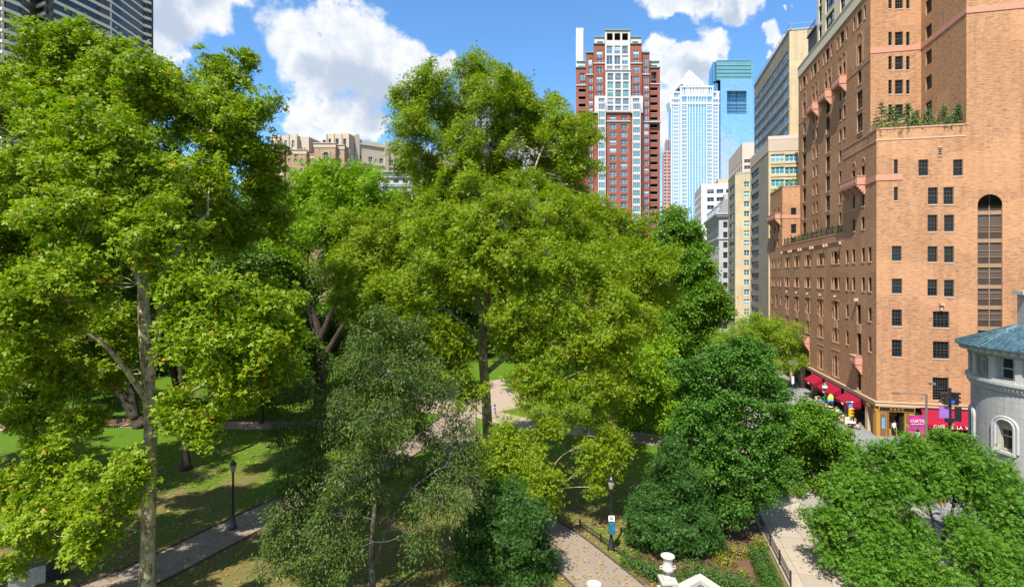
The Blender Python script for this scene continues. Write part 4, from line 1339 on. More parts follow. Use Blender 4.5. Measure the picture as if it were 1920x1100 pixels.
poly = [p + Vector((.3, .9, 0)) for p in pl] + bk
ring = [(p.x, p.y) for p in poly]
for i in range(len(ring) - 1):
    mt = M_BRONZEB if i in (7, 9, 11) else M_BRONZE
    gl.face([(*ring[i], 0), (*ring[i + 1], 0), (*ring[i + 1], 136), (*ring[i], 136)], mt)
gl.face([(*ring[-1], 0), (*ring[0], 0), (*ring[0], 136), (*ring[-1], 136)], M_BRONZE)
gl.face([(*p, 136) for p in ring], M_ROOFING)
gl.build('glass_wall', rt)
for fl in range(45):
    z = 2.5 + 3.0 * fl
    b = MB()
    def loop(o0, o1, za, zb_, mat):
        n = len(pl); O_, I_ = [], []
        for i, p in enumerate(pl):
            tg = (pl[min(i + 1, n - 1)] - pl[max(i - 1, 0)]).normalized(); nn = Vector((tg.y, -tg.x, 0))
            O_.append(p + nn * o1); I_.append(p + nn * o0)
        for i in range(n - 1):
            q = [O_[i], O_[i + 1], I_[i + 1], I_[i]]
            b.hexa([(p.x, p.y, za) for p in q] + [(p.x, p.y, zb_) for p in q], mat)
    loop(-.7, .6, z, z + .72, M_BAND); loop(-.2, .3, z + .72, z + 1.15, M_BAND)
    loop(.22, .28, z + 1.4, z + 1.46, M_BRONZE)
    b.build('balcony_band', rt)
for i, p in enumerate(pl):
    b = MB(); b.box(p.x - .25, p.x + .25, p.y - .1, p.y + .5, 0, 136, M_BAND if i % 2 else M_FRAMEG); b.build('pier', rt)
for i in range(len(pl) - 1):      # recessed loggias: dark rooms between the piers
    a, c = pl[i], pl[i + 1]
    L = (c - a).length
    if L > 6:
        for kx in range(1, int(L / 4)):
            q = a + (c - a) * (kx / int(L / 4)); b = MB(); b.box(q.x - .12, q.x + .12, q.y + .1, q.y + .6, 0, 136, M_FRAMEG); b.build('mullion', rt)

# ---- tan stone apartment house seen over the light green tree
t = Tower('apartment_house', 'tan brick and limestone apartment house with stepped crown over the light green tree', 185, 620, 30)
def sw(x, y0, y1, w_=4.5):
    return (x, x + w_, y0, y1, 'two', M_WHITEF, M_DARKG)
t.slab(490, 540, 277.5, 3, mat=M_TAN, wins=[sw(x, y, y + 8, 5) for x in (503, 517, 528) for y in (319, 334, 350, 366)])
t.slab(509, 557.5, 254, 0, mat=M_LIME, wins=[(x, x + 5, 263, 276, 'two', M_WHITEF, M_DARKG) for x in (520, 533, 547)])
t.slab(557.5, 576, 254.5, -1.5, mat=M_LIME, wins=[sw(562, 275, 283, 3), sw(567, 275, 283, 3)]); t.slab(540, 579, 285, 2.2, mat=M_TAN, wins=[sw(x, y, y + 7) for x in (545, 556, 568) for y in (300, 318, 336, 354)])
t.slab(574, 594, 262, -4, mat=M_TAN, wins=[sw(x, y, y + 6, 4) for x in (582, 588) for y in (272, 284, 296, 308, 320)]); t.slab(576, 600, 292, 1.0, mat=M_TAN, wins=[sw(580, 300, 307)])
t.slab(611.5, 655, 250.8, 0, mat=M_LIME, wins=[(616, 620.5, 260, 275, 'narrow', M_FRAMEG, M_DARKG), (629, 635, 260, 275, 'two', M_FRAMEG, M_DARKG), (643.5, 649, 260, 275, 'two', M_FRAMEG, M_DARKG)])
t.slab(597, 636, 275.5, 4, mat=M_TAN, wins=[(614.5, 623.5, 292, 313.5, 'grid', M_WHITEF, M_DARKG), sw(602, 322, 330), sw(616, 322, 330), sw(628, 322, 330), sw(602, 340, 348), sw(616, 340, 348)])
t.slab(636, 650, 276.5, 2.5, mat=M_TAN, wins=[(651.5 - 12, 656 - 12, 300, 313, None)])
for x in (594.5, 600.2, 606, 611):
    cm_ = MB(); t.bar(x - 1.3, x + 1.3, 254 + (x % 2), 285, -8, -6, M_TAN, cm_); t.bar(x - 1.6, x + 1.6, 253.5, 255, -8.3, -5.7, M_LIME, cm_); cm_.build('chimney', t.root)
t.slab(592, 612, 262, -6, mat=M_TAN)
for x0, x1, y, n in ((489, 541, 277, 3), (596, 637, 275, 4), (635.8, 650.6, 276, 2.5), (539, 580, 284.6, 2.2), (576, 600, 291.5, 1)):
    t.bar(x0, x1, y - .8, y + 7, n - .3, n + .15, M_LIME); t.bar(x0 - .3, x1 + .3, y - 1.6, y - .2, n - .6, n + .4, M_LIME)
for x in (509.5, 526, 541.5, 556.8, 612.5, 626, 640.5, 654):
    t.bar(x - .8, x + .8, 251, 278, -.2, .35, M_LIME)
for x in (611.8, 625):
    t.bar(x - .7, x + .7, 288, 316, 4, 4.3, M_LIME)
for kk in range(9):
    a = math.pi * (kk + .5) / 9; t.bar(619 + 5.2 * math.cos(a) - .9, 619 + 5.2 * math.cos(a) + .9, 293 - 4 * math.sin(a) - .9, 293 - 4 * math.sin(a) + .9, 4, 4.25, M_LIME)
t.bar(489, 540, 330.5, 332, 3, 3.3, M_LIME)
# wing that runs away from us to the right
ww = Facade(t.root, (t.X(655), t.d + 3), (.80, .60), 0, 52, 53.8, t.Z(262) + 1, M_LIME, .35); wv_ = Facade(t.root, (t.X(655), t.d + 3), (.80, .60), 0, 52, 0, 53.8, M_TAN, .35)
for i in range(12):
    a = 2 + i * 4.1
    for j, z in enumerate((59.5, 55.2, 51, 47.6, 44.2, 40.8)):
        (ww if j < 2 else wv_).m(a, a + 1.5, z, z + 1.9, 'two', M_WHITEF, M_DARKG)
ww.emit(t.wl); wv_.emit(t.wl)
ww.block(t.tr, 0, 52, .02, .30, 0, 52, M_TAN) if False else None
for z in (53.8, 65.2, 58.4):
    ww.block(t.tr, 0, 52, 0, .4, z, z + .5, M_LIME)
for i in range(5):
    ww.block(t.tr, 1 + i * 11, 2.6 + i * 11, -.5, .5, 52, 68.5 - i * .8, M_LIME)
t.wl.wall((ww.O.x + 41.6, ww.O.y + 31.2), (0, 1), 0, 20, 0, ww.z1, [], M_LIME)
t.rf.face([(ww.O.x, ww.O.y, ww.z1 - .1), (ww.O.x + 41.6, ww.O.y + 31.2, ww.z1 - .1), (ww.O.x + 41.6, ww.O.y + 52, ww.z1 - .1), (ww.O.x, ww.O.y + 40, ww.z1 - .1)], M_ROOFING)
t.bar(672, 700, 258.5, 261.5, -24, -10, M_GREENR); t.slab(700, 727, 264, -26, mat=M_GREYC, wins=[sw(718, 275, 284, 3), sw(722.5, 275, 284, 3)])
t.done()

# ---- low grey stone house next to it
t = Tower('stone_house', 'low grey stone house with three dark windows between the plane trees', 150, 750, 25)
t.slab(713.5, 798, 333, mat=M_GREYST, wins=[(x, x + 9.5, 335.5, 343, 'triple', M_TAN, M_DARKG) for x in (721, 738, 755, 772)] + [(x, x + 9.5, 352.5, 362, 'triple', M_TAN, M_DARKG) for x in (718, 736, 754, 772)])
t.slab(714, 797, 321.5, -.5, ybot=333, mat=M_GREYST)
for y, o_ in ((332.6, .5), (349, .4), (321.5, .3), (345.5, .2)):
    t.bar(712.8, 798.7, y - .9, y + .9, -.5, o_, M_GREYST)
t.done()
# ---- striped tower behind
t = Tower('office_tower', 'striped pinkish tower behind the low grey stone house', 330, 770, 40)
t.slab(745, 791, 296, mat=M_PINKST, wins=[(746, 783, 301 + 7 * i, 304.6 + 7 * i, 'four', M_GREYC, M_STRIP) for i in range(9)], depth=.5)
t.slab(728, 760, 262, -20, mat=M_GREYC, wins=[(730, 758, 266 + 7 * i, 270 + 7 * i, 'four', M_GREYC, M_SKYG) for i in range(9)], depth=.5)
t.done()
# ---- grey tower behind the forked plane tree
M_GREYT = plain('cool_grey_stone', (.24, .24, .265), .8, var=.08, wall=True)
t = Tower('office_tower', 'tall grey tower with close vertical window strips behind the forked plane tree', 270, 930, 40)
t.slab(858, 972, 131, mat=M_GREYT, wins=[(862 + 8.2 * i, 866.4 + 8.2 * i, 137 + 15 * j, 148 + 15 * j, 'narrow', M_GREYC, M_DARKG) for i in range(13) for j in range(19)], depth=.5)
t.slab(972, 1008, 205, 2, mat=M_LIME if False else M_CONC); t.slab(944, 968, 126, -6, ybot=131, mat=M_GREYT)
for i in range(14):
    t.bar(860 + 8.2 * i - 1.3, 860 + 8.2 * i + 1.3, 131, 420, 0, .5, M_GREYT)
t.done('piers')
# ---- white banded building
t = Tower('apartment_building', 'white building with stacked balconies between the forked plane tree and the red brick tower', 235, 1052, 26)
t.slab(1026, 1078, 256, mat=M_CONC, wins=[(1029 + 11 * i, 1038 + 11 * i, 262 + 12.5 * j, 269 + 12.5 * j, 'two', M_GREYC, M_DARKG) for i in range(4) for j in range(15)], depth=.5)
for j in range(16):
    t.bar(1025.5, 1078.5, 257 + 12.5 * j, 259.3 + 12.5 * j, -.2, 1.0, M_CONC)
t.done('balcony_slabs')
# ---- teal glass block glimpsed at the left
t = Tower('glass_building', 'small teal glass block left of the tan apartment house', 260, 489, 25)
t.slab(477, 496, 316, mat=M_CONC, wins=[(479, 494, 320 + 6 * i, 324.5 + 6 * i, 'four', M_WHITEF, M_TEAL) for i in range(12)])
t.done()
# ---------------------------------------------------------------- trees
def leaf_mat(name, c1, c2, odd=None, oddn=.0, trans=.42, rough=.5, spec=.25):
    m = NT(name)
    g = m.n.new('ShaderNodeNewGeometry'); r = g.outputs['Random Per Island']
    n = m.noise(g.outputs['Position'], .35, 3, .6)
    f = m.math('ADD', m.math('MULTIPLY', r, .6), m.math('MULTIPLY', n, .55), clamp=True)
    c = m.mix(f, c1, c2)
    if odd:
        r2 = m.node('TexWhiteNoise', {'W': m.math('MULTIPLY', r, 77.7)}, noise_dimensions='1D').outputs[0]
        thr = m.math('MULTIPLY', m.noise(g.outputs['Position'], .5, 3, .7), oddn * 2)
        c = m.mix(m.math('LESS_THAN', r2, thr), c, odd)
    p = m.n.new('ShaderNodeBsdfPrincipled')
    m.set(p, 'Base Color', c); m.set(p, 'Roughness', rough); m.set(p, 'Specular IOR Level', spec)
    t = m.n.new('ShaderNodeBsdfTranslucent')
    m.set(t, 0, m.mix(1.0, c, (1.05, 1.2, .4), 'MULTIPLY'))
    x = m.n.new('ShaderNodeMixShader'); m.set(x, 0, trans)
    m.t.links.new(p.outputs[0], x.inputs[1]); m.t.links.new(t.outputs[0], x.inputs[2])
    m.t.links.new(x.outputs[0], m.out.inputs[0])
    return m.mat


def bark_mat(name, c1, c2, c3, scale=1.6):
    m = NT(name)
    p = m.pos()
    q = m.vmath('MULTIPLY', p, (1, 1, .55))
    n = m.noise(q, scale, 5, .6); n2 = m.noise(q, scale * 3.1, 5, .65)
    c = m.mix(m.ramp(n, [(.44, (0, 0, 0)), (.54, (1, 1, 1))]), c1, c2)
    c = m.mix(m.ramp(n2, [(.52, (0, 0, 0)), (.6, (1, 1, 1))]), c, c3)
    m.bsdf(c, .9, .15, bump=n2, bstr=.5, bdist=.03)
    return m.mat


B_PLANE = bark_mat('plane_bark', (.24, .20, .11), (.43, .38, .23), (.14, .11, .06))
B_DARK = bark_mat('dark_bark', (.045, .036, .027), (.07, .055, .04), (.03, .025, .02))
B_GREY = bark_mat('grey_bark', (.10, .09, .075), (.15, .135, .11), (.07, .06, .05))

L_PLANE = leaf_mat('plane_leaves', (.10, .20, .005), (.285, .365, .012), (.45, .26, .03), .024)
L_PLANE2 = leaf_mat('plane_leaves_turning', (.105, .20, .005), (.28, .36, .012), (.46, .26, .03), .022)
L_BRIGHT = leaf_mat('bright_leaves', (.11, .24, .005), (.25, .38, .011), (.30, .22, .02), .008)
L_MID = leaf_mat('mid_leaves', (.07, .17, .010), (.15, .28, .018))
L_DEEP = leaf_mat('deep_leaves', (.038, .11, .012), (.095, .21, .024), trans=.34, spec=.2, rough=.5)
L_HOLLY = leaf_mat('holly_leaves', (.02, .07, .010), (.055, .125, .018), trans=.18, spec=.22, rough=.45)
L_OAK = leaf_mat('oak_leaves', (.045, .095, .017), (.11, .16, .030), (.24, .16, .03), .012, trans=.3, spec=.2, rough=.5)
L_SHADE = leaf_mat('shade_leaves', (.045, .11, .008), (.095, .17, .012), trans=.3)  # leaf green darkened, standing for crowns in shadow
L_ASH = leaf_mat('ash_leaves', (.05, .145, .008), (.12, .245, .016), trans=.33)
L_LOCUST = leaf_mat('locust_leaves', (.15, .26, .010), (.27, .38, .02), (.25, .22, .03), .02)
L_YEW = leaf_mat('yew_leaves', (.03, .085, .012), (.06, .13, .015), trans=.15)
L_GOLD = leaf_mat('gold_leaves', (.15, .17, .012), (.25, .24, .02), trans=.25)
L_FIR = leaf_mat('fir_leaves', (.045, .12, .035), (.09, .19, .055), trans=.1)


def leaf_templates(style):
    """list of (vertices Nx3 in leaf frame: x across, y along, z up; quads)"""
    if style == 'maple':
        v = [(0, 0, 0)]; q = []
        for a, L, wd in ((-62, .72, .20), (0, 1.0, .26), (62, .72, .20)):
            c, s_ = math.cos(R(a)), math.sin(R(a))
            for x, y, z in ((-wd, .52 * L, .05), (0, L, -.06), (wd, .52 * L, .05)):
                v.append((x * c + y * s_, -x * s_ + y * c, z - .10 * abs(s_)))
            b_ = len(v) - 3
            q.append((0, b_ + 2, b_ + 1, b_))
        return np.array(v), q
    if style == 'oval':
        return np.array([(0, 0, 0), (.36, .45, .1), (0, 1, -.06), (-.36, .45, .1)]), [(0, 1, 2, 3)]
    if style == 'narrow':
        return np.array([(0, 0, 0), (.17, .45, .05), (0, 1, -.08), (-.17, .45, .05)]), [(0, 1, 2, 3)]
    if style == 'lobed':      # two crossed kites from one stalk
        return np.array([(0, 0, 0), (.30, .42, .08), (.12, 1, -.05), (-.10, .48, .06), (-.30, .38, .07), (-.55, .72, -.04), (-.52, .22, .05)]), [(0, 1, 2, 3), (0, 4, 5, 6)]
    if style == 'pinnate':    # a compound leaf: three leaflet pairs read as one feathered blade
        v = [(0, 0, 0)]; q = []
        for a, y0, L in ((-50, .2, .5), (50, .2, .5), (-38, .55, .48), (38, .55, .48), (0, .6, .5)):
            c, s_ = math.cos(R(a)), math.sin(R(a)); w_ = .13
            base = len(v)
            v.append((0, y0, 0))
            for x, y in ((w_, .5 * L), (0, L), (-w_, .5 * L)):
                v.append((x * c + y * s_, y0 - x * s_ + y * c, -.16 * y * abs(s_) + .02))
            q.append((base, base + 1, base + 2, base + 3))
        return np.array(v), q


def leaf_mesh(name, pos, nrm, tip, size, style, mat, parent):
    """pos, nrm, tip: Nx3 world arrays; one mesh of N leaves"""
    rng = np.random.default_rng(len(pos))
    T, Q = leaf_templates(style)
    n = len(pos); k = len(T)
    nrm = nrm / (np.linalg.norm(nrm, axis=1, keepdims=True) + 1e-9)
    tip = tip - nrm * np.sum(tip * nrm, axis=1, keepdims=True)
    tip = tip / (np.linalg.norm(tip, axis=1, keepdims=True) + 1e-9)
    side = np.cross(tip, nrm)
    sz = size * rng.uniform(.45, 1.5, (n, 1, 1))
    V = pos[:, None, :] + sz * (T[None, :, 0:1] * side[:, None, :] + T[None, :, 1:2] * tip[:, None, :] + T[None, :, 2:3] * nrm[:, None, :])
    off = np.array(world_loc(parent))
    V = (V - off).reshape(-1, 3)
    q = np.array(Q)
    Fv = (q[None] + (np.arange(n) * k)[:, None, None]).reshape(-1)
    nf = n * len(Q)
    me = bpy.data.meshes.new(name)
    me.vertices.add(len(V)); me.vertices.foreach_set('co', V.astype(np.float32).ravel())
    me.loops.add(len(Fv)); me.loops.foreach_set('vertex_index', Fv.astype(np.int32))
    me.polygons.add(nf)
    me.polygons.foreach_set('loop_start', (np.arange(nf) * 4).astype(np.int32))
    me.materials.append(mat)
    me.update(calc_edges=True)
    o = bpy.data.objects.new(name, me); COL.objects.link(o); o.parent = parent
    return o


def wig(rng, a, b, n, amp, sag=0.0):
    """a gently crooked line from a to b"""
    a = np.array(a); b = np.array(b); L = np.linalg.norm(b - a)
    pts = []
    o1 = rng.normal(0, amp * L, 3); o2 = rng.normal(0, amp * L * .6, 3)
    for i in range(n + 1):
        t = i / n
        p = a + (b - a) * t + o1 * math.sin(math.pi * t) + o2 * math.sin(2 * math.pi * t)
        p[2] += sag * L * math.sin(math.pi * t)
        pts.append(p)
    return pts


def make_tree(name, label, base, stems, lobes, d, leaf, bark, size, style, dens=1.0, clump=.85, group=None, cat='tree',
              r0=.5, flat=.55, droop=0.0, seed=1, dsp=0.0, upn=.62, twig=.012, inner=.35, limb_r=.16, shell=.35, split=False, spr=.24):
    """base: world point. stems: list of (points, r_start, r_end) world. lobes: (px, py, r_px[, depth shift])."""
    rng = np.random.default_rng(seed)
    root = thing(name, label, cat, base, group)
    L = []; DL = []; DD = []
    for lb in lobes:
        px, py, r = lb[:3]
        dd = d + (lb[3] if len(lb) > 3 else rng.uniform(-dsp, dsp))
        c = np.array(P(px, py, dd)); rr = r / F * dd
        DL.append(lb[4] if len(lb) > 4 else 1.0)
        if split:                # an uneven bough: a core and three offshoots
            L.append((c, rr * .70))
            a0 = rng.uniform(0, 6.28)
            for k in range(4):
                v = np.array([math.cos(a0 + k * 1.57), rng.uniform(-.6, .6), math.sin(a0 + k * 1.57)]) + rng.normal(0, .25, 3)
                L.append((c + v / np.linalg.norm(v) * rr * rng.uniform(.62, .85), rr * rng.uniform(.34, .5)))
            DD += [DL[-1]] * 5
        else:
            L.append((c, rr)); DD.append(DL[-1])
    tb = MB()
    limbs = []                       # (points, radius list)
    for pts, ra, rb in stems:
        n = len(pts); pp = [np.array(p, float) for p in pts]
        fine = []
        for i in range(n - 1):
            q0 = pp[max(i - 1, 0)]; q1 = pp[i]; q2 = pp[i + 1]; q3 = pp[min(i + 2, n - 1)]
            for k in range(5):
                t = k / 5
                fine.append(.5 * ((2 * q1) + (q2 - q0) * t + (2 * q0 - 5 * q1 + 4 * q2 - q3) * t * t + (3 * q1 - q0 - 3 * q2 + q3) * t ** 3))
        fine.append(pp[-1])
        m = len(fine)
        rad = [ra + (rb - ra) * (i / (m - 1)) ** .8 for i in range(m)]
        if fine[0][2] < .3:
            rad[0] *= 1.5; rad[1] *= 1.15
        tb.tube(fine, rad, bark, 9)
        limbs.append((fine, rad))
    allp = [(p, r) for f, rr in limbs for p, r in zip(f, rr)]
    AP = np.array([p for p, _ in allp]); AR = np.array([r for _, r in allp])
    clumps = []
    order = sorted(range(len(L)), key=lambda i: np.min(np.linalg.norm(AP - L[i][0], axis=1)))
    for i in order:
        c, rr = L[i]
        # limb: starts lower than its lobe, from wood already there
        low = AP[:, 2] < c[2] + .3
        dist = np.linalg.norm(AP - c, axis=1) + np.where(low, 0, 6.0) + np.where(AP[:, 2] < base[2] + 2.0, 8, 0)
        j = int(np.argmin(dist)); a = AP[j]
        ra = min(AR[j] * .72, max(.03, limb_r * (rr / 2.5)))
        pts = wig(rng, a, c, 7, .07, .04)
        rad = [ra + (twig * 2 - ra) * (k / 7) for k in range(8)]
        tb.tube(pts, rad, bark, 6, cap=False)
        AP = np.vstack([AP, np.array(pts[2:])]); AR = np.concatenate([AR, np.array(rad[2:])])
        nc = max(4, int(dens * DD[i] * 8.5 * (rr / clump) ** 2))
        for k in range(nc):
            v = rng.normal(0, 1, 3); v /= np.linalg.norm(v)
            rad_ = rr * float(np.clip(rng.normal(.88, spr), .25, 1.45)) if rng.random() > inner else rr * rng.uniform(.2, .75)
            p = c + v * rad_ * np.array([1, 1, .92])
            dmin = min(np.linalg.norm(p - c2) / r2 for n2, (c2, r2) in enumerate(L) if n2 != i) if len(L) > 1 else 9
            if dmin < .62 and rng.random() < .75:
                continue
            if p[2] < base[2] + .4:
                continue
            clumps.append((p, c, rr))
            if k % 2 == 0:
                s0 = np.array(pts[int(rng.integers(3, 8))])
                tp = wig(rng, s0, p, 3, .1, .05)
                tb.tube(tp, [twig * 1.6, twig * 1.3, twig, twig * .5], bark, 3, cap=False)
    tb.build('trunk', root, smooth=True)
    # leaves
    per = int(92 * (clump / .85) ** 2 * (.27 / size) ** 2 * .9)
    C = np.array([q[0] for q in clumps]); O = np.array([q[1] for q in clumps]); RR = np.array([q[2] for q in clumps])
    n = len(C)
    cs = clump * rng.uniform(.6, 1.35, n)
    cnt = np.maximum(6, (per * (cs / clump) ** 2 * rng.uniform(.6, 1.3, n))).astype(int)
    idx = np.repeat(np.arange(n), cnt); N = len(idx)
    g = rng.normal(0, 1, (N, 3)); g /= np.linalg.norm(g, axis=1, keepdims=True)
    rad = rng.random((N, 1)) ** .45
    loc = g * rad * cs[idx][:, None] * np.array([1, 1, flat])
    if droop:
        loc[:, 2] -= droop * (np.linalg.norm(loc[:, :2], axis=1) ** 1.5) / clump
        loc[:, 2] -= np.abs(rng.normal(0, droop * .5, N)) * clump
    out = (C - O) / (RR[:, None])
    tl = rng.normal(0, .45, (n, 2))
    loc[:, 2] += (loc[:, :2] * tl[idx]).sum(1)
    loose = rng.random(N) < .16
    loc[loose] *= rng.uniform(1.15, 1.7, (int(loose.sum()), 1))
    # tilt each spray outwards and down
    loc[:, 2] -= (loc * out[idx]).sum(1) * .35
    pos = C[idx] + loc
    keep = pos[:, 2] > base[2] + .15
    pos = pos[keep]; loc = loc[keep]; oi = out[idx][keep]; N = len(pos)
    nrm = np.array([0, 0, upn]) + oi * .45 + rng.normal(0, .52, (N, 3))
    tip = oi * .7 + loc / clump * .8 + rng.normal(0, .6, (N, 3)) + np.array([0, 0, -.35 - droop])
    leaf_mesh('crown', pos, nrm, tip, size, style, leaf, root)
    return root, N


def stem(base, pts, ra, rb):
    """pts: (px, py, depth) after the base point"""
    return ([tuple(base)] + [tuple(P(*p)) for p in pts], ra, rb)


NLEAF = 0


def T(*a, **k):
    global NLEAF
    r, n = make_tree(*a, **k)
    NLEAF += n
    return r
# tall plane tree on the left
b0 = G(275, 1130)
T('plane_tree', 'tallest plane tree with thick pale mottled trunk beside the lower path', b0,
  [stem(b0, [(280, 900, 29.6), (282, 780, 29.6), (272, 640, 29.8), (268, 520, 30), (262, 420, 30.3)], .38, .27),
   stem(P(268, 530, 30), [(225, 440, 30), (195, 360, 30.5), (205, 250, 31), (200, 160, 31)], .27, .06),
   stem(P(262, 430, 30.3), [(300, 340, 31), (370, 290, 32), (420, 200, 32.5)], .3, .06),
   stem(P(280, 720, 29.7), [(296, 620, 29), (315, 500, 28.5), (390, 400, 28)], .26, .08),
   stem(P(283, 760, 29.6), [(200, 650, 28), (110, 600, 27)], .2, .06),
   stem(P(281, 800, 29.6), [(350, 740, 27.5), (430, 700, 26.5)], .12, .05),
   stem(P(280, 900, 29.6), [(240, 890, 28), (150, 920, 26.5)], .10, .03)],
  [(120, 130, 80, 2), (50, 200, 90, 4), (130, 75, 45, 1), (200, 140, 75, 1), (270, 170, 75, -1), (325, 170, 60, 3), (430, 150, 58, 2), (455, 240, 70, 1), (390, 230, 75, 4),
   (150, 260, 100, -3), (40, 340, 95, 0), (240, 310, 95, -4), (390, 340, 80, 0), (480, 310, 45, 2), (140, 400, 95, -5), (30, 460, 95, 1),
   (290, 430, 70, -5), (420, 420, 60, 4), (60, 580, 90, -5), (150, 520, 60, -6), (390, 560, 70, -5), (460, 590, 70, -4),
   (400, 650, 75, -6), (480, 650, 60, -5), (352, 600, 42, -5), (510, 690, 45, -4), (15, 680, 70, -1), (130, 930, 58, -5, .5),
   (60, 970, 52, -5, .5), (205, 940, 50, -6, .55), (25, 1020, 50, -4, .5), (440, 730, 50, -5), (330, 770, 34, -4), (110, 660, 55, 2), (225, 610, 36, 3), (40, 540, 70, 3), (170, 610, 60, 1), (60, 650, 60, -3), (210, 690, 40, 1), (120, 720, 40, -2), (335, 530, 36, -5, .6), (520, 560, 40, 2), (530, 620, 40, -3), (500, 420, 40, 3), (500, 350, 30, 3), (90, 870, 40, -4, .4), (250, 880, 24, -5, .6), (20, 930, 40, -4, .4), (180, 1000, 40, -6, .4), (380, 800, 26, -4, .6), (150, 800, 40, -3, .3), (60, 790, 40, -2, .3)],
  30, L_PLANE, B_PLANE, .172, 'maple', dens=.58, clump=.62, seed=11, group='plane trees on the lawn', flat=.6, limb_r=.17, split=True)

# centre plane tree
b0 = G(912, 942)
T('plane_tree', 'plane tree with forked pale trunk in the middle of the park', b0,
  [stem(b0, [(915, 850, 43), (912, 760, 43), (905, 660, 43), (908, 590, 43)], .47, .34),
   stem(P(907, 600, 43), [(880, 520, 43), (850, 430, 43.5), (810, 320, 44), (790, 210, 44)], .34, .06),
   stem(P(907, 600, 43), [(920, 520, 43), (915, 400, 43.5), (905, 280, 44), (895, 160, 44)], .32, .06),
   stem(P(908, 620, 43), [(960, 520, 42.5), (985, 400, 43), (1005, 310, 43), (1040, 230, 43)], .28, .05),
   stem(P(910, 700, 43), [(960, 660, 41), (1010, 620, 40), (1080, 560, 39)], .24, .06),
   stem(P(905, 640, 43), [(850, 590, 41.5), (770, 530, 40)], .2, .06),
   stem(P(913, 800, 43), [(940, 800, 40), (980, 850, 37)], .14, .04)],
  [(890, 130, 42, 1), (985, 195, 34, 1), (962, 160, 26, 1), (1000, 250, 30, 2), (915, 175, 45, -1), (950, 190, 38, 2), (805, 155, 42, 0), (770, 190, 42, 2), (780, 250, 46, -2), (845, 215, 45, 3), (870, 270, 42, -2), (945, 250, 46, 1), (1030, 205, 40, 2), (1060, 250, 48, -1),
   (1095, 255, 32, 2), (1000, 240, 32, 3), (1020, 310, 40, 4), (890, 330, 50, 2), (760, 300, 34, 3), (800, 320, 34, 0), (950, 330, 42, 4), (1075, 310, 42, 0),
   (800, 415, 70, -2), (900, 400, 78, -4), (1000, 410, 70, -3), (1075, 420, 58, 0), (720, 470, 70, 0), (820, 510, 78, -5), (930, 490, 72, -6),
   (1040, 505, 80, -5), (1115, 500, 55, -2), (1140, 570, 55, -4), (700, 550, 55, -2), (780, 610, 55, -5), (838, 630, 28, -5), (1000, 640, 55, -5),
   (1080, 640, 65, -5), (1150, 640, 50, -4), (1120, 720, 48, -5, .4), (1040, 735, 26, -6, .4), (840, 700, 40, -4), (960, 850, 58, -6), (1005, 905, 50, -7), (920, 880, 42, -6),
   (1020, 800, 26, -6, .4), (1105, 800, 44, -5, .25), (1150, 830, 34, -5, .5), (1120, 885, 34, -5, .25), (880, 740, 30, -4), (1160, 730, 30, -4, .5), (680, 430, 45, 0), (845, 660, 38, -3), (970, 610, 46, -2), (860, 350, 44, 0), (990, 350, 44, 0), (930, 300, 40, 2), (1060, 360, 42, 1), (800, 365, 38, 1), (660, 500, 48, -1), (650, 560, 40, -1), (740, 560, 50, -4), (690, 620, 36, -3), (860, 440, 60, 2), (960, 450, 60, 2), (885, 460, 44, -6), (960, 570, 50, -6), (1180, 600, 44, -3), (990, 720, 34, -6)],
  43, L_PLANE2, B_PLANE, .18, 'lobed', dens=.78, clump=.72, seed=12, group='plane trees on the lawn', flat=.62, limb_r=.2, split=True)

# yellow-green plane tree to the right of it
b0 = G(1150, 810)
T('plane_tree', 'plane tree with yellowing leaves right of the forked plane tree', b0,
  [stem(b0, [(1148, 700, 62), (1140, 600, 62), (1140, 480, 62)], .45, .15)],
  [(1130, 415, 50), (1175, 450, 48), (1200, 500, 48), (1215, 560, 45), (1180, 570, 50), (1160, 620, 50), (1200, 630, 40), (1090, 400, 42), (1235, 490, 24), (1120, 480, 50), (1175, 680, 45), (1130, 700, 40), (1190, 720, 30)],
  62, L_PLANE, B_PLANE, .25, 'lobed', dens=.9, clump=1.4, seed=13, dsp=3, group='plane trees on the lawn', flat=.55, split=True)

# light green tree between the two planes
b0 = G(600, 768)
T('spreading_tree', 'light green tree with dark forked trunk between the two tallest plane trees', b0,
  [stem(b0, [(602, 690, 72), (600, 630, 72), (580, 570, 72), (555, 510, 72)], .85, .3), stem(P(600, 640, 72), [(630, 560, 71), (650, 470, 71)], .55, .2),
   stem(P(602, 680, 72), [(650, 600, 71), (690, 540, 70)], .5, .2), stem(P(600, 650, 72), [(560, 520, 73), (540, 450, 73)], .4, .15)],
  [(580, 350, 42), (640, 350, 45), (690, 370, 42), (725, 400, 45), (550, 390, 42), (610, 420, 55), (680, 430, 55), (550, 450, 45), (640, 480, 48), (700, 500, 50), (740, 470, 45), (720, 560, 40), (510, 430, 40), (530, 490, 36), (750, 410, 45), (640, 400, 50), (610, 330, 26), (670, 335, 26)],
  72, L_BRIGHT, B_DARK, .33, 'lobed', dens=1.0, clump=1.5, seed=14, dsp=4, flat=.6, split=True)

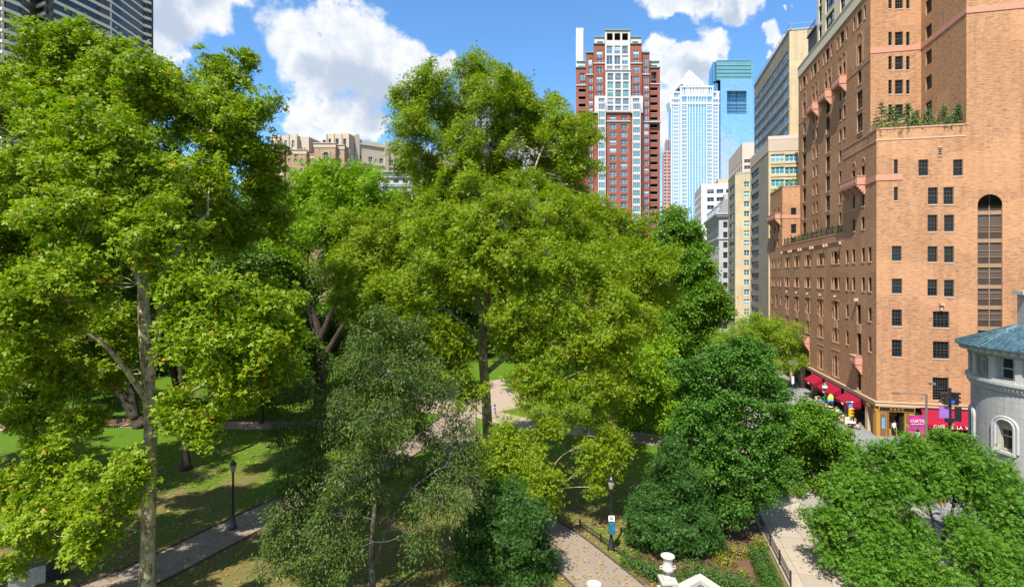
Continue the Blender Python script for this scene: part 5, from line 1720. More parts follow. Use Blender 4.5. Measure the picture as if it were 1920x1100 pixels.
# shaded trees behind the left plane
b0 = G(349, 880)
T('shade_tree', 'dark green tree whose short trunk stands on the dappled lawn behind the lamp post', b0,
  [stem(b0, [(347, 800, 50), (340, 700, 50), (320, 600, 50), (300, 480, 50)], .38, .16)],
  [(300, 430, 60), (220, 450, 58), (380, 440, 56), (300, 350, 58), (220, 350, 54), (380, 350, 50), (440, 490, 50), (170, 520, 55), (280, 530, 50), (370, 560, 46), (440, 580, 40), (130, 420, 50), (300, 280, 44), (460, 400, 40)],
  50, L_SHADE, B_DARK, .26, 'oval', dens=.75, clump=1.1, seed=17, dsp=4)
b0 = G(265, 800)
T('shade_tree', 'dark leaning tree with twin trunks behind the tallest plane tree', b0,
  [stem(b0, [(235, 750, 64), (195, 700, 63), (185, 640, 63), (150, 570, 63)], .75, .25), stem(P(255, 785, 64), [(245, 730, 64), (225, 690, 64), (260, 600, 64)], .5, .2)],
  [(150, 560, 60), (70, 590, 60), (215, 520, 55), (300, 540, 50), (60, 670, 50), (130, 650, 45), (20, 700, 45), (230, 610, 40), (100, 500, 50), (300, 620, 40), (60, 720, 44), (10, 735, 40), (130, 715, 30)],
  64, L_SHADE, B_DARK, .36, 'oval', dens=.8, clump=1.4, seed=15, dsp=4)
b0 = G(345, 770)
T('shade_tree', 'dark green tree behind the dense lower branches of the tallest plane tree', b0,
  [stem(b0, [(325, 690, 72), (345, 620, 72), (400, 520, 72)], .5, .2)],
  [(400, 470, 55), (470, 430, 50), (500, 480, 50), (450, 520, 50), (510, 410, 40), (480, 370, 40), (530, 540, 35), (370, 540, 40), (380, 400, 45)],
  74, L_SHADE, B_DARK, .38, 'oval', dens=1.0, clump=1.5, seed=16, dsp=4)

# dark trees across the back of the square
for i, (px, d, top, wd) in enumerate([(-40, 105, 420, 95), (90, 112, 430, 90), (210, 100, 440, 80), (330, 118, 440, 85), (450, 105, 455, 75), (545, 125, 470, 70), (665, 118, 470, 70), (770, 112, 440, 80), (880, 120, 450, 80), (1000, 112, 440, 80), (1090, 125, 450, 70), (1180, 118, 480, 60)]):
    b0 = Vector(((px - 960) / F * d, d, 0))
    yb = HY + H * F / d
    lob = []
    rg = random.Random(50 + i)
    for k in range(13):
        yy = top + wd * .5 + (yb - 22 - top - wd * .5) * (k / 12) ** .9
        lob.append((px + rg.uniform(-.75, .75) * wd, yy, wd * rg.uniform(.38, .55)))
    where = ['farthest left, behind the shaded lawn', 'second from the left', 'third from the left, behind the pale trunk', 'fourth from the left', 'fifth from the left', 'behind the dark forked trunk', 'right of the dark forked trunk',
             'left of the forked plane tree', 'behind the forked plane tree', 'right of the forked plane tree', 'below the red brick tower, left one', 'below the red brick tower, right one'][i]
    T('park_tree', 'dark park tree of the back row, ' + where, b0,
      [([tuple(b0), (b0.x + .3, d, 5), (b0.x, d, (H + (HY - top) / F * d) * .75)], .5, .12)], lob, d, L_SHADE if i % 3 else L_MID, B_DARK, .55, 'oval',
      dens=.8, clump=2.0, seed=60 + i, dsp=4, group='trees across the back of the square')

# low understorey trees that close the view under the big crowns
for i, (px, d, lob, wh) in enumerate([
        (490, 66, [(440, 690, 34), (500, 680, 38), (470, 725, 34), (540, 700, 34), (560, 660, 36), (520, 640, 36), (420, 660, 28), (500, 740, 26)], 'left of the dark forked trunk'),
        (660, 79, [(640, 650, 30), (600, 680, 26), (680, 690, 30), (700, 660, 32), (560, 610, 34), (620, 610, 34), (660, 620, 34), (730, 640, 30), (690, 720, 24)], 'around the dark forked trunk'),
        (165, 77, [(150, 680, 34), (210, 690, 30), (100, 700, 30), (170, 650, 34), (60, 690, 34), (30, 720, 26), (230, 660, 26), (120, 730, 20)], 'beside the dark leaning trunks'),
        (400, 72, [(400, 640, 40), (350, 650, 34), (440, 620, 40), (380, 600, 44), (320, 620, 36), (290, 650, 28), (370, 690, 20)], 'behind the lamp on the bright lawn'),
        (1060, 76, [(1040, 660, 34), (1080, 680, 34), (1100, 640, 34), (1050, 620, 34), (1010, 650, 26), (1120, 690, 28)], 'right of the forked plane trunk')]):
    b0 = Vector(((px - 960) / F * d, d, 0))
    T('small_tree', 'low shaded tree ' + wh, b0, [([tuple(b0), (b0.x + .2, d, 2.5), (b0.x, d, 6)], .2, .08)], lob, d, L_SHADE if i != 4 else L_MID, B_DARK, .30, 'oval',
      dens=.9, clump=1.1, seed=130 + i, dsp=2.5, group='low trees under the tall crowns')

# more trees of the middle distance
for i, (px, d, lob, wh) in enumerate([
        (430, 84, [(430, 560, 50), (390, 590, 45), (480, 590, 45), (440, 630, 45), (400, 650, 35), (500, 640, 35), (470, 540, 40), (360, 600, 36)], 'between the tallest plane tree and the dark forked trunk'),
        (720, 88, [(720, 540, 45), (690, 580, 40), (760, 590, 45), (730, 630, 45), (780, 640, 35), (690, 640, 30), (750, 560, 40)], 'between the dark forked trunk and the forked plane tree'),
        (1010, 84, [(1010, 560, 45), (980, 600, 40), (1050, 600, 45), (1010, 640, 40), (960, 640, 30), (1060, 650, 36), (1020, 680, 26)], 'just right of the forked plane tree'),
        (60, 86, [(50, 540, 50), (0, 570, 50), (110, 570, 50), (60, 620, 50), (10, 640, 45), (120, 640, 40), (170, 600, 36)], 'by the left edge of the lawn')]):
    b0 = Vector(((px - 960) / F * d, d, 0))
    T('park_tree', 'mid green park tree ' + wh, b0, [([tuple(b0), (b0.x + .4, d, 5), (b0.x, d, 14)], .35, .12)], lob, d, L_MID if i % 2 else L_SHADE, B_DARK, .46, 'oval',
      dens=.95, clump=1.6, seed=90 + i, dsp=4, group='trees of the middle distance')
b0 = Vector((-34, 24, 0))  # added mostly out of view; crown enlarged to shade the ground at left
T('plane_tree', 'plane tree whose boughs reach in at the left edge of the photo', b0, [([tuple(b0), (-34, 24, 8), (-33.6, 24.2, 16)], .4, .15)],
  [(-330, 600, 120), (-480, 560, 120), (-400, 460, 120), (-250, 500, 90), (-260, 640, 80), (-350, 720, 90), (-190, 580, 60), (-190, 420, 110, 10), (-150, 560, 100, 12), (-300, 350, 120, 8), (-130, 300, 80, 12), (-90, 650, 50, 14), (-420, 480, 130, 10), (-330, 600, 110, 14), (-480, 400, 140, 2), (-60, 400, 80, 17), (30, 330, 60, 18), (-140, 480, 90, 17), (20, 470, 70, 19), (-230, 560, 90, 20)], 24, L_PLANE, B_PLANE, .26, 'maple', dens=.6, clump=.9, seed=99, dsp=2, group='plane trees on the lawn')

# big dark green trees by the street
b0 = G(1268, 690)
T('round_tree', 'dense dark green round tree at the park edge left of the ornate grey building', b0,
  [stem(b0, [(1270, 640, 104), (1285, 560, 104)], .6, .2)],
  [(1300, 515, 45), (1260, 540, 42), (1325, 560, 40), (1290, 590, 48), (1265, 620, 42), (1320, 610, 36), (1345, 560, 20), (1310, 485, 30), (1250, 505, 28), (1245, 590, 30), (1275, 660, 34), (1305, 640, 30), (1350, 585, 18)],
  104, L_MID, B_DARK, .42, 'oval', dens=1.1, clump=1.5, seed=31, dsp=3, flat=.6, split=True)
b0 = G(1212, 641)
T('round_tree', 'tall dark green tree behind the dense round tree', b0,
  [stem(b0, [(1212, 600, 148), (1230, 540, 148), (1260, 460, 148)], .55, .2)],
  [(1258, 420, 30), (1290, 435, 28), (1245, 450, 28), (1275, 470, 30), (1305, 468, 20), (1235, 480, 24), (1265, 400, 14), (1310, 440, 12), (1225, 540, 26), (1205, 520, 24)],
  148, L_MID, B_GREY, .55, 'oval', dens=1.1, clump=1.9, seed=32, dsp=3)
b0 = G(1385, 718)
b0 = Vector((.47 * 86, 86, .16))
T('street_tree', 'airy yellow-green street tree in front of the far end of the brick facade', b0,
  [stem(b0, [(1425, 690, 86), (1415, 660, 86)], .2, .1), stem(P(1425, 688, 86), [(1450, 655, 86), (1470, 640, 86)], .1, .05)],
  [(1365, 645, 28), (1400, 620, 28), (1440, 618, 30), (1475, 630, 28), (1500, 655, 22), (1385, 670, 26), (1430, 665, 26), (1460, 668, 24), (1490, 680, 18), (1420, 605, 18), (1350, 665, 16)],
  86, L_LOCUST, B_GREY, .26, 'narrow', dens=1.3, clump=1.0, seed=33, dsp=2, flat=.5)

# low bright trees on the lawn right of centre
b0 = G(1200, 800)
T('crab_apple', 'low multi-stemmed green tree on the lawn above the pale path', b0,
  [stem(b0, [(1190, 760, 58), (1175, 735, 58)], .14, .06), stem(b0, [(1215, 760, 58), (1240, 735, 58)], .14, .06), stem(b0, [(1205, 745, 57), (1200, 720, 57)], .12, .05)],
  [(1190, 700, 42), (1235, 700, 36), (1160, 735, 34), (1220, 735, 36), (1255, 775, 36), (1270, 735, 26), (1200, 665, 32), (1245, 660, 26), (1180, 775, 26)],
  58, L_BRIGHT, B_DARK, .24, 'oval', dens=1.0, clump=1.0, seed=34, dsp=2)

# elm by the pavement
b0 = G(1357, 1003)
T('elm_tree', 'dark green elm with upswept sprays beside the stone pavement', b0,
  [stem(b0, [(1360, 940, 37), (1368, 880, 37), (1375, 800, 37), (1385, 720, 37)], .22, .06), stem(P(1360, 940, 37), [(1395, 880, 36.5), (1430, 800, 36)], .12, .04), stem(P(1362, 920, 37), [(1335, 860, 37), (1320, 770, 37)], .12, .04)],
  [(1365, 690, 42), (1410, 690, 40), (1330, 715, 46), (1385, 740, 50), (1340, 780, 50), (1305, 790, 40), (1430, 745, 34), (1400, 815, 52), (1340, 850, 50), (1440, 820, 30),
   (1390, 880, 48), (1430, 870, 34), (1365, 915, 38), (1455, 860, 20), (1440, 905, 22), (1295, 740, 26), (1390, 655, 20), (1440, 700, 16), (1310, 690, 16), (1465, 780, 14), (1475, 880, 12), (1370, 955, 26), (1400, 940, 26), (1330, 920, 34), (1300, 845, 24), (1285, 785, 22), (1420, 920, 26), (1340, 670, 24), (1420, 660, 20), (1460, 730, 20), (1285, 690, 20)],
  37, L_DEEP, B_DARK, .16, 'oval', dens=.75, clump=.55, seed=35, spr=.2, dsp=1.2, flat=.5, twig=.008, limb_r=.07, split=True)

# street trees along the kerb
b0 = Vector((24.2, 45.5, .16))
T('street_tree', 'bright green street tree between the dark elm and the cafe corner', b0,
  [([tuple(b0), (24.2, 45.4, 2.4), (24.3, 45.3, 6.5)], .13, .05)],
  [(1500, 790, 34), (1545, 805, 34), (1495, 840, 42), (1560, 845, 34), (1520, 885, 42), (1470, 850, 32), (1475, 915, 24), (1580, 880, 20), (1535, 925, 30), (1520, 765, 18), (1460, 800, 20), (1590, 850, 12)],
  44.5, L_MID, B_GREY, .17, 'oval', dens=1.15, clump=.6, split=True, seed=36, dsp=1.3, twig=.008)
b0 = Vector((26.9, 33.8, .16))
T('street_tree', 'wide multi-stemmed green street tree in front of the grey stone turret', b0,
  [stem(b0, [(1752, 1010, 33.6), (1745, 960, 33.4), (1720, 900, 33)], .13, .05), stem(b0, [(1768, 1010, 33.8), (1785, 960, 34), (1800, 900, 34)], .13, .05), stem(b0, [(1778, 1020, 33.6), (1830, 960, 33), (1880, 940, 33)], .10, .04),
   stem(b0, [(1742, 1015, 33), (1680, 970, 32.5), (1620, 950, 32)], .10, .04), stem(P(1785, 960, 34), [(1790, 920, 34.5), (1790, 860, 34.5)], .08, .03)],
  [(1700, 855, 46, 0), (1760, 860, 50, 1), (1815, 862, 46, 0), (1640, 880, 46, 0), (1590, 915, 42, -1), (1560, 955, 40, -1), (1620, 940, 44, -1), (1690, 915, 40, -1.5), (1850, 925, 46, 0), (1885, 965, 44, -.5), (1880, 890, 24, 1),
   (1555, 1005, 38, -1.5), (1625, 1020, 44, -2), (1880, 1040, 46, -2), (1825, 1030, 34, -2.5), (1690, 1060, 36, -2.5), (1620, 1075, 40, -3), (1860, 1085, 44, -3), (1750, 1085, 44, -3.5), (1540, 970, 22, -1), (1905, 1000, 26, -1), (1650, 980, 30, -2), (1720, 850, 24, 1), (1790, 842, 24, 1), (1905, 1090, 40, -3), (1690, 985, 34, -1), (1740, 915, 34, 0), (1800, 900, 30, 1), (1810, 985, 30, -1), (1720, 1010, 22, -2), (1750, 880, 30, -1)],
  33.5, L_ASH, B_GREY, .19, 'pinnate', dens=1.0, clump=.6, seed=37, spr=.16, flat=.6, twig=.007, limb_r=.07, inner=.2, shell=.3, split=True)

# hollies
b0 = G(1262, 1040)
T('holly_tree', 'conical glossy dark green holly above the clipped hedge', b0,
  [stem(b0, [(1262, 960, 35.5), (1262, 850, 35.5)], .12, .03)],
  [(1262, 836, 17), (1258, 855, 22), (1268, 870, 26), (1262, 880, 28), (1248, 890, 26), (1280, 895, 26), (1228, 925, 30), (1265, 935, 42), (1298, 935, 30), (1205, 965, 34), (1240, 985, 46), (1290, 985, 50), (1315, 975, 24), (1200, 1005, 26), (1225, 1030, 28), (1270, 1025, 40), (1315, 1020, 38), (1328, 1005, 16)],
  35.5, L_HOLLY, B_DARK, .13, 'lobed', dens=1.2, clump=.5, seed=38, spr=.10, dsp=1.0, flat=.6, twig=.007, limb_r=.05)
b0 = G(945, 1085)
T('holly_tree', 'very dark broad holly beside the lower right path', b0,
  [stem(b0, [(945, 1000, 32), (945, 920, 32)], .14, .04)],
  [(930, 935, 36), (900, 985, 40), (960, 990, 46), (1000, 965, 30), (1005, 1030, 36), (920, 1050, 48), (975, 1070, 46), (880, 1065, 34), (1030, 1070, 24), (960, 925, 26), (880, 1010, 26)],
  32, L_HOLLY, B_DARK, .13, 'lobed', dens=1.2, clump=.5, seed=39, spr=.12, dsp=1.2, flat=.6, twig=.007, limb_r=.05)

# willow oak in front
b0 = G(700, 1135)
T('willow_oak', 'weeping willow oak with fine dull green leaves in front of the other trees', b0,
  [stem(b0, [(697, 1030, 29.3), (703, 940, 29.3), (698, 850, 29.3), (705, 750, 29.3), (715, 640, 29.4)], .2, .05),
   stem(P(700, 1060, 29.3), [(720, 1010, 29), (760, 930, 28.5), (820, 880, 28)], .08, .03)],
  [(720, 598, 38, 0), (762, 620, 40, 1), (690, 640, 44, -1), (650, 700, 50, 0), (725, 695, 54, -2), (790, 680, 48, 1), (825, 720, 34, 0), (615, 780, 50, -1), (700, 790, 55, -3), (775, 770, 50, 1), (580, 850, 50, -1),
   (660, 880, 52, -3), (735, 860, 40, 2), (815, 845, 44, 0), (865, 805, 34, 1), (545, 945, 48, -1), (620, 965, 50, -3), (825, 930, 46, -2), (865, 900, 40, 0), (520, 1030, 44, -1), (600, 1055, 48, -3), (790, 1010, 34, -2), (560, 730, 30, 1), (530, 800, 26, 1), (560, 1000, 40, -2), (880, 850, 26, 1), (650, 1020, 36, -3), (680, 830, 50, -1), (600, 910, 50, -1), (690, 950, 36, 1), (760, 950, 30, 2), (700, 740, 55, 1), (560, 890, 40, 0), (640, 760, 40, -2), (790, 900, 44, 0), (520, 985, 36, -2), (570, 800, 36, 0), (760, 730, 44, -1)],
  29.3, L_OAK, B_GREY, .17, 'narrow', dens=.6, clump=.5, seed=40, flat=.7, droop=.45, twig=.010, limb_r=.06, inner=.3, split=True, shell=.6)
print('LEAVES', NLEAF)
# ---------------------------------------------------------------- limestone turret house on the right
def ashlar_mat(name, c):
    m = NT(name); v = m.wallcoord()
    t = m.n.new('ShaderNodeTexBrick'); m.set(t, 'Vector', m.pos() if False else v); m.set(t, 'Scale', 1.0); m.set(t, 'Brick Width', 1.3); m.set(t, 'Row Height', .55); m.set(t, 'Mortar Size', .012)
    m.set(t, 'Color1', c); m.set(t, 'Color2', tuple(x * .9 for x in c)); m.set(t, 'Mortar', tuple(x * .55 for x in c))
    z = m.node('SeparateXYZ', {0: m.pos()}).outputs[2]
    st = m.noise(m.vmath('MULTIPLY', m.pos(), (2.2, 2.2, .18)), 1.0, 6, .65)
    col = m.mix(m.ramp(st, [(.45, (0, 0, 0)), (.75, (.5,) * 3)]), t.outputs[0], tuple(x * .55 for x in c))
    m.bsdf(col, .88, .15, bump=t.outputs[1], bstr=.2, bdist=.01)
    return m.mat


M_LST = ashlar_mat('pale_grey_limestone', (.36, .355, .34))
M_LSTD = plain('grey_limestone_trim', (.38, .375, .355), .85, var=.12, scale=2.0)
M_CREAMF = plain('cream_sash', (.42, .36, .20), .6)


def copper_mat():
    m = NT('green_copper')
    p = m.pos(); n = m.noise(m.vmath('MULTIPLY', p, (1.4, 1.4, 3)), 1.3, 6, .7)
    n2 = m.noise(p, 5, 4, .7)
    c = m.mix(m.ramp(n, [(.38, (0, 0, 0)), (.62, (1, 1, 1))]), (.02, .055, .075), (.055, .12, .15))
    c = m.mix(m.ramp(n2, [(.56, (0, 0, 0)), (.68, (.8,) * 3)]), c, (.22, .36, .38))
    m.bsdf(c, .55, .4, .2)
    return m.mat


M_COPPER = copper_mat()
cc = Vector((42.8, 40.6, 0)); RD = 6.0
th = thing('turret_house', 'pale grey limestone house with a round turret and green copper roof', 'building', cc)
body = MB()
WA = R(187)                        # heading of the turret's window bay


def arc_pts(r, a0, a1, n): return [(cc.x + r * math.cos(a0 + (a1 - a0) * i / n), cc.y + r * math.sin(a0 + (a1 - a0) * i / n)) for i in range(n + 1)]


def drum(mb, r, z0, z1, a0, a1, n, mat):
    q = arc_pts(r, a0, a1, n)
    for i in range(n):
        mb.face([(*q[i], z0), (*q[i + 1], z0), (*q[i + 1], z1), (*q[i], z1)], mat)


ZE, ZC, ZG = 12.55, 9.95, .16      # eaves, belt cornice, ground
hw = .095                          # half width (radians) of the window bays
bays = [WA - .66, WA, WA + .66]
A0, A1 = R(100), R(275)
edges = [A0]
for bq in bays:
    edges += [bq - hw, bq + hw]
edges.append(A1)
for i in range(len(edges) - 1):
    a0, a1 = edges[i], edges[i + 1]
    n = max(2, int((a1 - a0) / .07))
    if i % 2 == 0:
        drum(body, RD, ZG, ZE - .5, a0, a1, n, M_LST)
    else:
        for z0, z1 in ((ZG, 5.05), (7.2, 10.35), (12.0, ZE - .5)):
            drum(body, RD, z0, z1, a0, a1, n, M_LST)
        for a in (a0, a1):         # reveals
            for z0, z1 in ((5.05, 7.2), (10.35, 12.0)):
                p, q = (cc.x + RD * math.cos(a), cc.y + RD * math.sin(a)), (cc.x + (RD - .5) * math.cos(a), cc.y + (RD - .5) * math.sin(a))
                body.face([(*p, z0), (*q, z0), (*q, z1), (*p, z1)], M_LST)
        for z in (5.05, 7.2, 10.35, 12.0):
            q0, q1 = arc_pts(RD, a0, a1, n), arc_pts(RD - .5, a0, a1, n)
            for k in range(n):
                body.face([(*q0[k], z), (*q0[k + 1], z), (*q1[k + 1], z), (*q1[k], z)], M_LST)
# house behind the turret
hb = MB()
p0 = Vector((cc.x + RD * math.cos(A1), cc.y + RD * math.sin(A1), 0)); p1 = Vector((cc.x + RD * math.cos(A0), cc.y + RD * math.sin(A0), 0))
for a, b_ in ((p0 + Vector((40, -9, 0)), p0), (p1, p1 + Vector((40, -9, 0)))):
    body.face([(a.x, a.y, ZG), (b_.x, b_.y, ZG), (b_.x, b_.y, ZE), (a.x, a.y, ZE)], M_LST)
# chimney block beyond the roof
body.obox((47.3, 49.2), UF, 0, 9, -1, 0, ZG, 16.4, M_LST); body.obox((47.3, 49.2), UF, -.3, 9, -1.2, .3, 16.4, 16.75, M_LSTD)
for bq in bays:
    for z0, z1, arched in ((5.05, 7.2, True), (10.35, 12.0, False)):
        c_ = Vector((cc.x + (RD - .42) * math.cos(bq), cc.y + (RD - .42) * math.sin(bq), 0)); w2 = RD * math.sin(hw)
        u = Vector((-math.sin(bq), math.cos(bq), 0)); f = MB()
        for x0, x1, q0, q1 in ((-w2, -w2 + .09, z0, z1), (w2 - .09, w2, z0, z1), (-w2, w2, z0 - .02, z0 + .1), (-w2, w2, z1 - .1, z1), (-w2, w2, (z0 + z1) / 2 - .04, (z0 + z1) / 2 + .04)):
            f.obox(c_, u, x0, x1, -.04, .05, q0, q1, M_LSTD if not arched else M_CREAMF)
        if arched:                 # arched head panel and moulded surround
            f.obox(c_, u, -w2 + .09, w2 - .09, -.03, .01, z1 - .62, z1 - .1, M_CREAMF)
        wo = f.build('window', th)
        g = MB(); g.obox(c_, u, -w2 + .05, w2 - .05, -.07, -.05, z0, z1, M_PANE); g.build('pane', wo)
        s_ = MB(); s_.obox(c_, u, -w2 - .25, w2 + .25, .3, .62, z0 - .22, z0 - .02, M_LSTD); s_.build('sill', wo)
        if arched:
            s_ = MB(); rr_ = w2 + .12
            for rad_, out in ((rr_, .56), (rr_ + .22, .52)):
                pts = [c_ + u * (-rad_) + Vector((0, 0, z0))] + [c_ + u * (rad_ * math.cos(math.pi - k * math.pi / 12)) + Vector((0, 0, z1 - .35 + rad_ * math.sin(k * math.pi / 12) * .8)) for k in range(13)] + [c_ + u * rad_ + Vector((0, 0, z0))]
                nn = Vector((math.cos(bq), math.sin(bq), 0)); s_.tube([p + nn * (out - .1) for p in pts], .1, M_LSTD, 6)
            s_.build('surround', wo)
tr = MB()
def ring(r0, r1, z0, z1, mat, n=44):
    for i in range(n):
        a, b_ = A0 + (A1 - A0) * i / n, A0 + (A1 - A0) * (i + 1) / n
        q = [(cc.x + r * math.cos(t), cc.y + r * math.sin(t)) for r, t in ((r0, a), (r0, b_), (r1, b_), (r1, a))]
        tr.hexa([(*p, z0) for p in q] + [(*p, z1) for p in q], mat)
ring(RD - .05, RD + .35, ZC, ZC + .22, M_LSTD); ring(RD - .05, RD + .2, ZC - .22, ZC - .001, M_LSTD); ring(RD - .05, RD + .12, ZC - .5, ZC - .3, M_LSTD)
ring(RD - .05, RD + .15, 12.08, 12.3, M_LSTD); ring(RD - .05, RD + .75, ZE, ZE + .08, M_LSTD); ring(RD - .05, RD + .3, 12.32, ZE - .001, M_LSTD); ring(RD - .05, RD + .15, ZG, 1.2, M_LSTD)
n = 70
for i in range(n):                 # brackets and dentils
    a = A0 + (A1 - A0) * (i + .5) / n
    c_ = (cc.x + RD * math.cos(a), cc.y + RD * math.sin(a)); u = (-math.sin(a), math.cos(a))
    tr.obox(c_, u, -.05, .05, .0, .24, ZC - .30, ZC - .23, M_LSTD)
    if i % 2 == 0:
        tr.obox(c_, u, -.12, .12, .3, .75, ZE - .28, ZE - .002, M_LSTD)
for bq in bays:                    # pilasters and panels of the upper storey
    for s0 in (-1, 1):
        for dl, w_, o_ in ((.16, .2, .14), ):
            a = bq + s0 * dl; c_ = (cc.x + RD * math.cos(a), cc.y + RD * math.sin(a)); u = (-math.sin(a), math.cos(a))
            tr.obox(c_, u, -w_, w_, -.05, o_, ZC + .22, 12.07, M_LSTD); tr.obox(c_, u, -w_ - .06, w_ + .06, -.05, o_ + .06, 11.8, 11.95, M_LSTD)
        a = bq + s0 * .33; c_ = (cc.x + RD * math.cos(a), cc.y + RD * math.sin(a)); u = (-math.sin(a), math.cos(a))
        for x0, x1, z0, z1 in ((-.55, .55, 10.4, 10.5), (-.55, .55, 11.75, 11.85), (-.55, -.45, 10.5, 11.75), (.45, .55, 10.5, 11.75), (-.25, .25, 10.7, 11.5)):
            tr.obox(c_, u, x0, x1, -.1, .08, z0, z1, M_LSTD)
body.absorb(tr); body.build('wall', th)
rf = MB()
apex = Vector((38.9, 40.5, 14.6)); ridge = Vector((80, 32, 14.6))
q = arc_pts(RD + 1.0, A0, A1, 40)
for i in range(40):
    rf.face([(*q[i], ZE + .14), (*q[i + 1], ZE + .14), tuple(apex)], M_COPPER)
    rf.face([(*q[i], ZE + .05), (*q[i + 1], ZE + .05), (*q[i + 1], ZE + .14), (*q[i], ZE + .14)], M_COPPER)
    rf.tube([(*q[i], ZE + .21), tuple(Vector((*q[i], ZE + .21)) * .12 + apex * .88)], .035, M_COPPER, 4)
e0 = Vector((*q[-1], ZE + .14)); e1 = Vector((*q[0], ZE + .14))
rf.face([tuple(e0), tuple(e0 + Vector((40, -9, 0))), tuple(ridge), tuple(apex)], M_COPPER)
rf.face([tuple(e1 + Vector((40, -9, 0))), tuple(e1), tuple(apex), tuple(ridge)], M_COPPER)
rf.build('roof', th)

# ---------------------------------------------------------------- street furniture
M_POLE = plain('galvanised_pole', (.22, .21, .18), .5, .4, .5)
M_BLK = plain('black_enamel', (.018, .018, .02), .4, .45)
M_GRN = plain('dark_green_enamel', (.02, .10, .065), .4, .45)
M_YEL = plain('signal_yellow', (.75, .42, .02), .5)
M_WHT = plain('sign_white', (.78, .78, .78), .5, var=.04)
M_PURP = plain('banner_magenta', (.42, .03, .20), .8, var=.3, scale=2)
M_VIOL = plain('banner_violet', (.25, .12, .42), .8)
M_ORNG = plain('safety_orange', (.85, .12, .02), .6)
M_MINT = plain('poster_mint', (.35, .72, .50), .8)
M_CORAL = plain('poster_coral', (.70, .22, .14), .8)
M_SBLUE = plain('sign_blue', (.02, .12, .55), .5)
M_LAMP = plain('lamp_globe', (.75, .72, .62), .3)
M_RATTAN = plain('rattan', (.62, .42, .16), .7)
M_LWHITE = plain('marble_white', (.75, .73, .70), .4)


def at(px, py, z=.16):
    return G(px, py, z)


# tall lamp mast with banner
b0 = Vector((.777 * 52, 52.0, .16))
lm = thing('street_lamp', 'tall grey street lamp with a long arm and a magenta banner at the corner', 'street lamp', b0)
b = MB(); zt = H + (HY - 738) / F * 52
b.tube([b0, b0 + Vector((0, 0, zt - .16))], [.13, .10], M_POLE, 10); b.lathe([(.22, 0), (.22, .3), (.14, .45)], tuple(b0), M_POLE, 12)
b.build('pole', lm)
b = MB(); a0 = Vector((b0.x, b0.y, zt - .12)); a1 = Vector(((1688 - 960) / F * 52, 52.2, zt + .02))
b.tube([a0, a0.lerp(a1, .5) + Vector((0, 0, .06)), a1], [.06, .05, .04], M_POLE, 8)
b.build('arm', lm)
b = MB(); b.box(a1.x - .55, a1.x + .1, a1.y - .12, a1.y + .12, a1.z - .04, a1.z + .08, M_POLE); b.box(a1.x - .5, a1.x, a1.y - .09, a1.y + .09, a1.z - .09, a1.z - .04, M_LAMP); b.build('lamp_head', lm)
bx0, bx1 = (1703 - 960) / F * 51.9, (1733 - 960) / F * 51.9; bz1, bz0 = H + (HY - 779) / F * 51.9, H + (HY - 834) / F * 51.9
bn = thing('banner', 'magenta street banner lettered CURTIS hanging from the tall lamp mast', 'banner', ((bx0 + bx1) / 2, 51.85, bz0))
b = MB()
N = 10
for i in range(N):                 # a softly curved cloth with real thickness
    x0, x1 = bx0 + (bx1 - bx0) * i / N, bx0 + (bx1 - bx0) * (i + 1) / N
    y0, y1 = 51.85 + .05 * math.sin(i / N * 5), 51.85 + .05 * math.sin((i + 1) / N * 5)
    for za, zb, mt in ((bz0, bz0 + .35, M_VIOL), (bz0 + .35, bz1, M_PURP)):
        b.hexa([(x0, y0, za), (x1, y1, za), (x1, y1 + .02, za), (x0, y0 + .02, za), (x0, y0, zb), (x1, y1, zb), (x1, y1 + .02, zb), (x0, y0 + .02, zb)], mt)
b.build('cloth', bn)
text_mesh('CURTIS', .40, M_WHT, 'lettering', bn, ((bx0 + bx1) / 2, 51.76, bz1 - .62), 0, depth=.008, sx=1.05)
text_mesh('INSTITUTE OF MUSIC', .13, M_WHT, 'lettering', bn, ((bx0 + bx1) / 2, 51.76, bz1 - .83), 0, depth=.008)
b = MB(); xm = (bx0 + bx1) / 2     # a singing figure printed on it
def disc(b, x, z, rx, rz, mat, y, n=14): b.prism_y = None; b.hexa  ; pts = [(x + rx * math.cos(k * 2 * math.pi / n), y, z + rz * math.sin(k * 2 * math.pi / n)) for k in range(n)]; b.face(pts, mat)
disc(b, xm, bz0 + 1.15, .24, .34, M_MINT, 51.768); disc(b, xm, bz0 + 1.05, .06, .09, M_BLK, 51.764); disc(b, xm, bz0 + .55, .55, .34, M_CORAL, 51.77); disc(b, xm, bz0 + 1.42, .22, .14, M_BLK, 51.766)
b.build('printed_figure', bn)
b = MB()
for z in (bz1 + .02, bz0 - .02):
    b.tube([(bx0, 51.87, z), (b0.x, 52, z)], .025, M_POLE, 6)
b.build('bracket', bn)

# black signal mast on the near side of the crossing
b0 = Vector((.821 * 44, 44.0, .16)); zt = H + (HY - 727) / F * 44
sm = thing('traffic_signal', 'black traffic signal mast with box lamps beside the stone turret', 'traffic light', b0)
b = MB(); b.tube([b0, Vector((b0.x, b0.y, zt))], [.14, .11], M_BLK, 10); b.lathe([(.26, 0), (.26, .35), (.15, .55)], tuple(b0), M_BLK, 12); b.build('pole', sm)


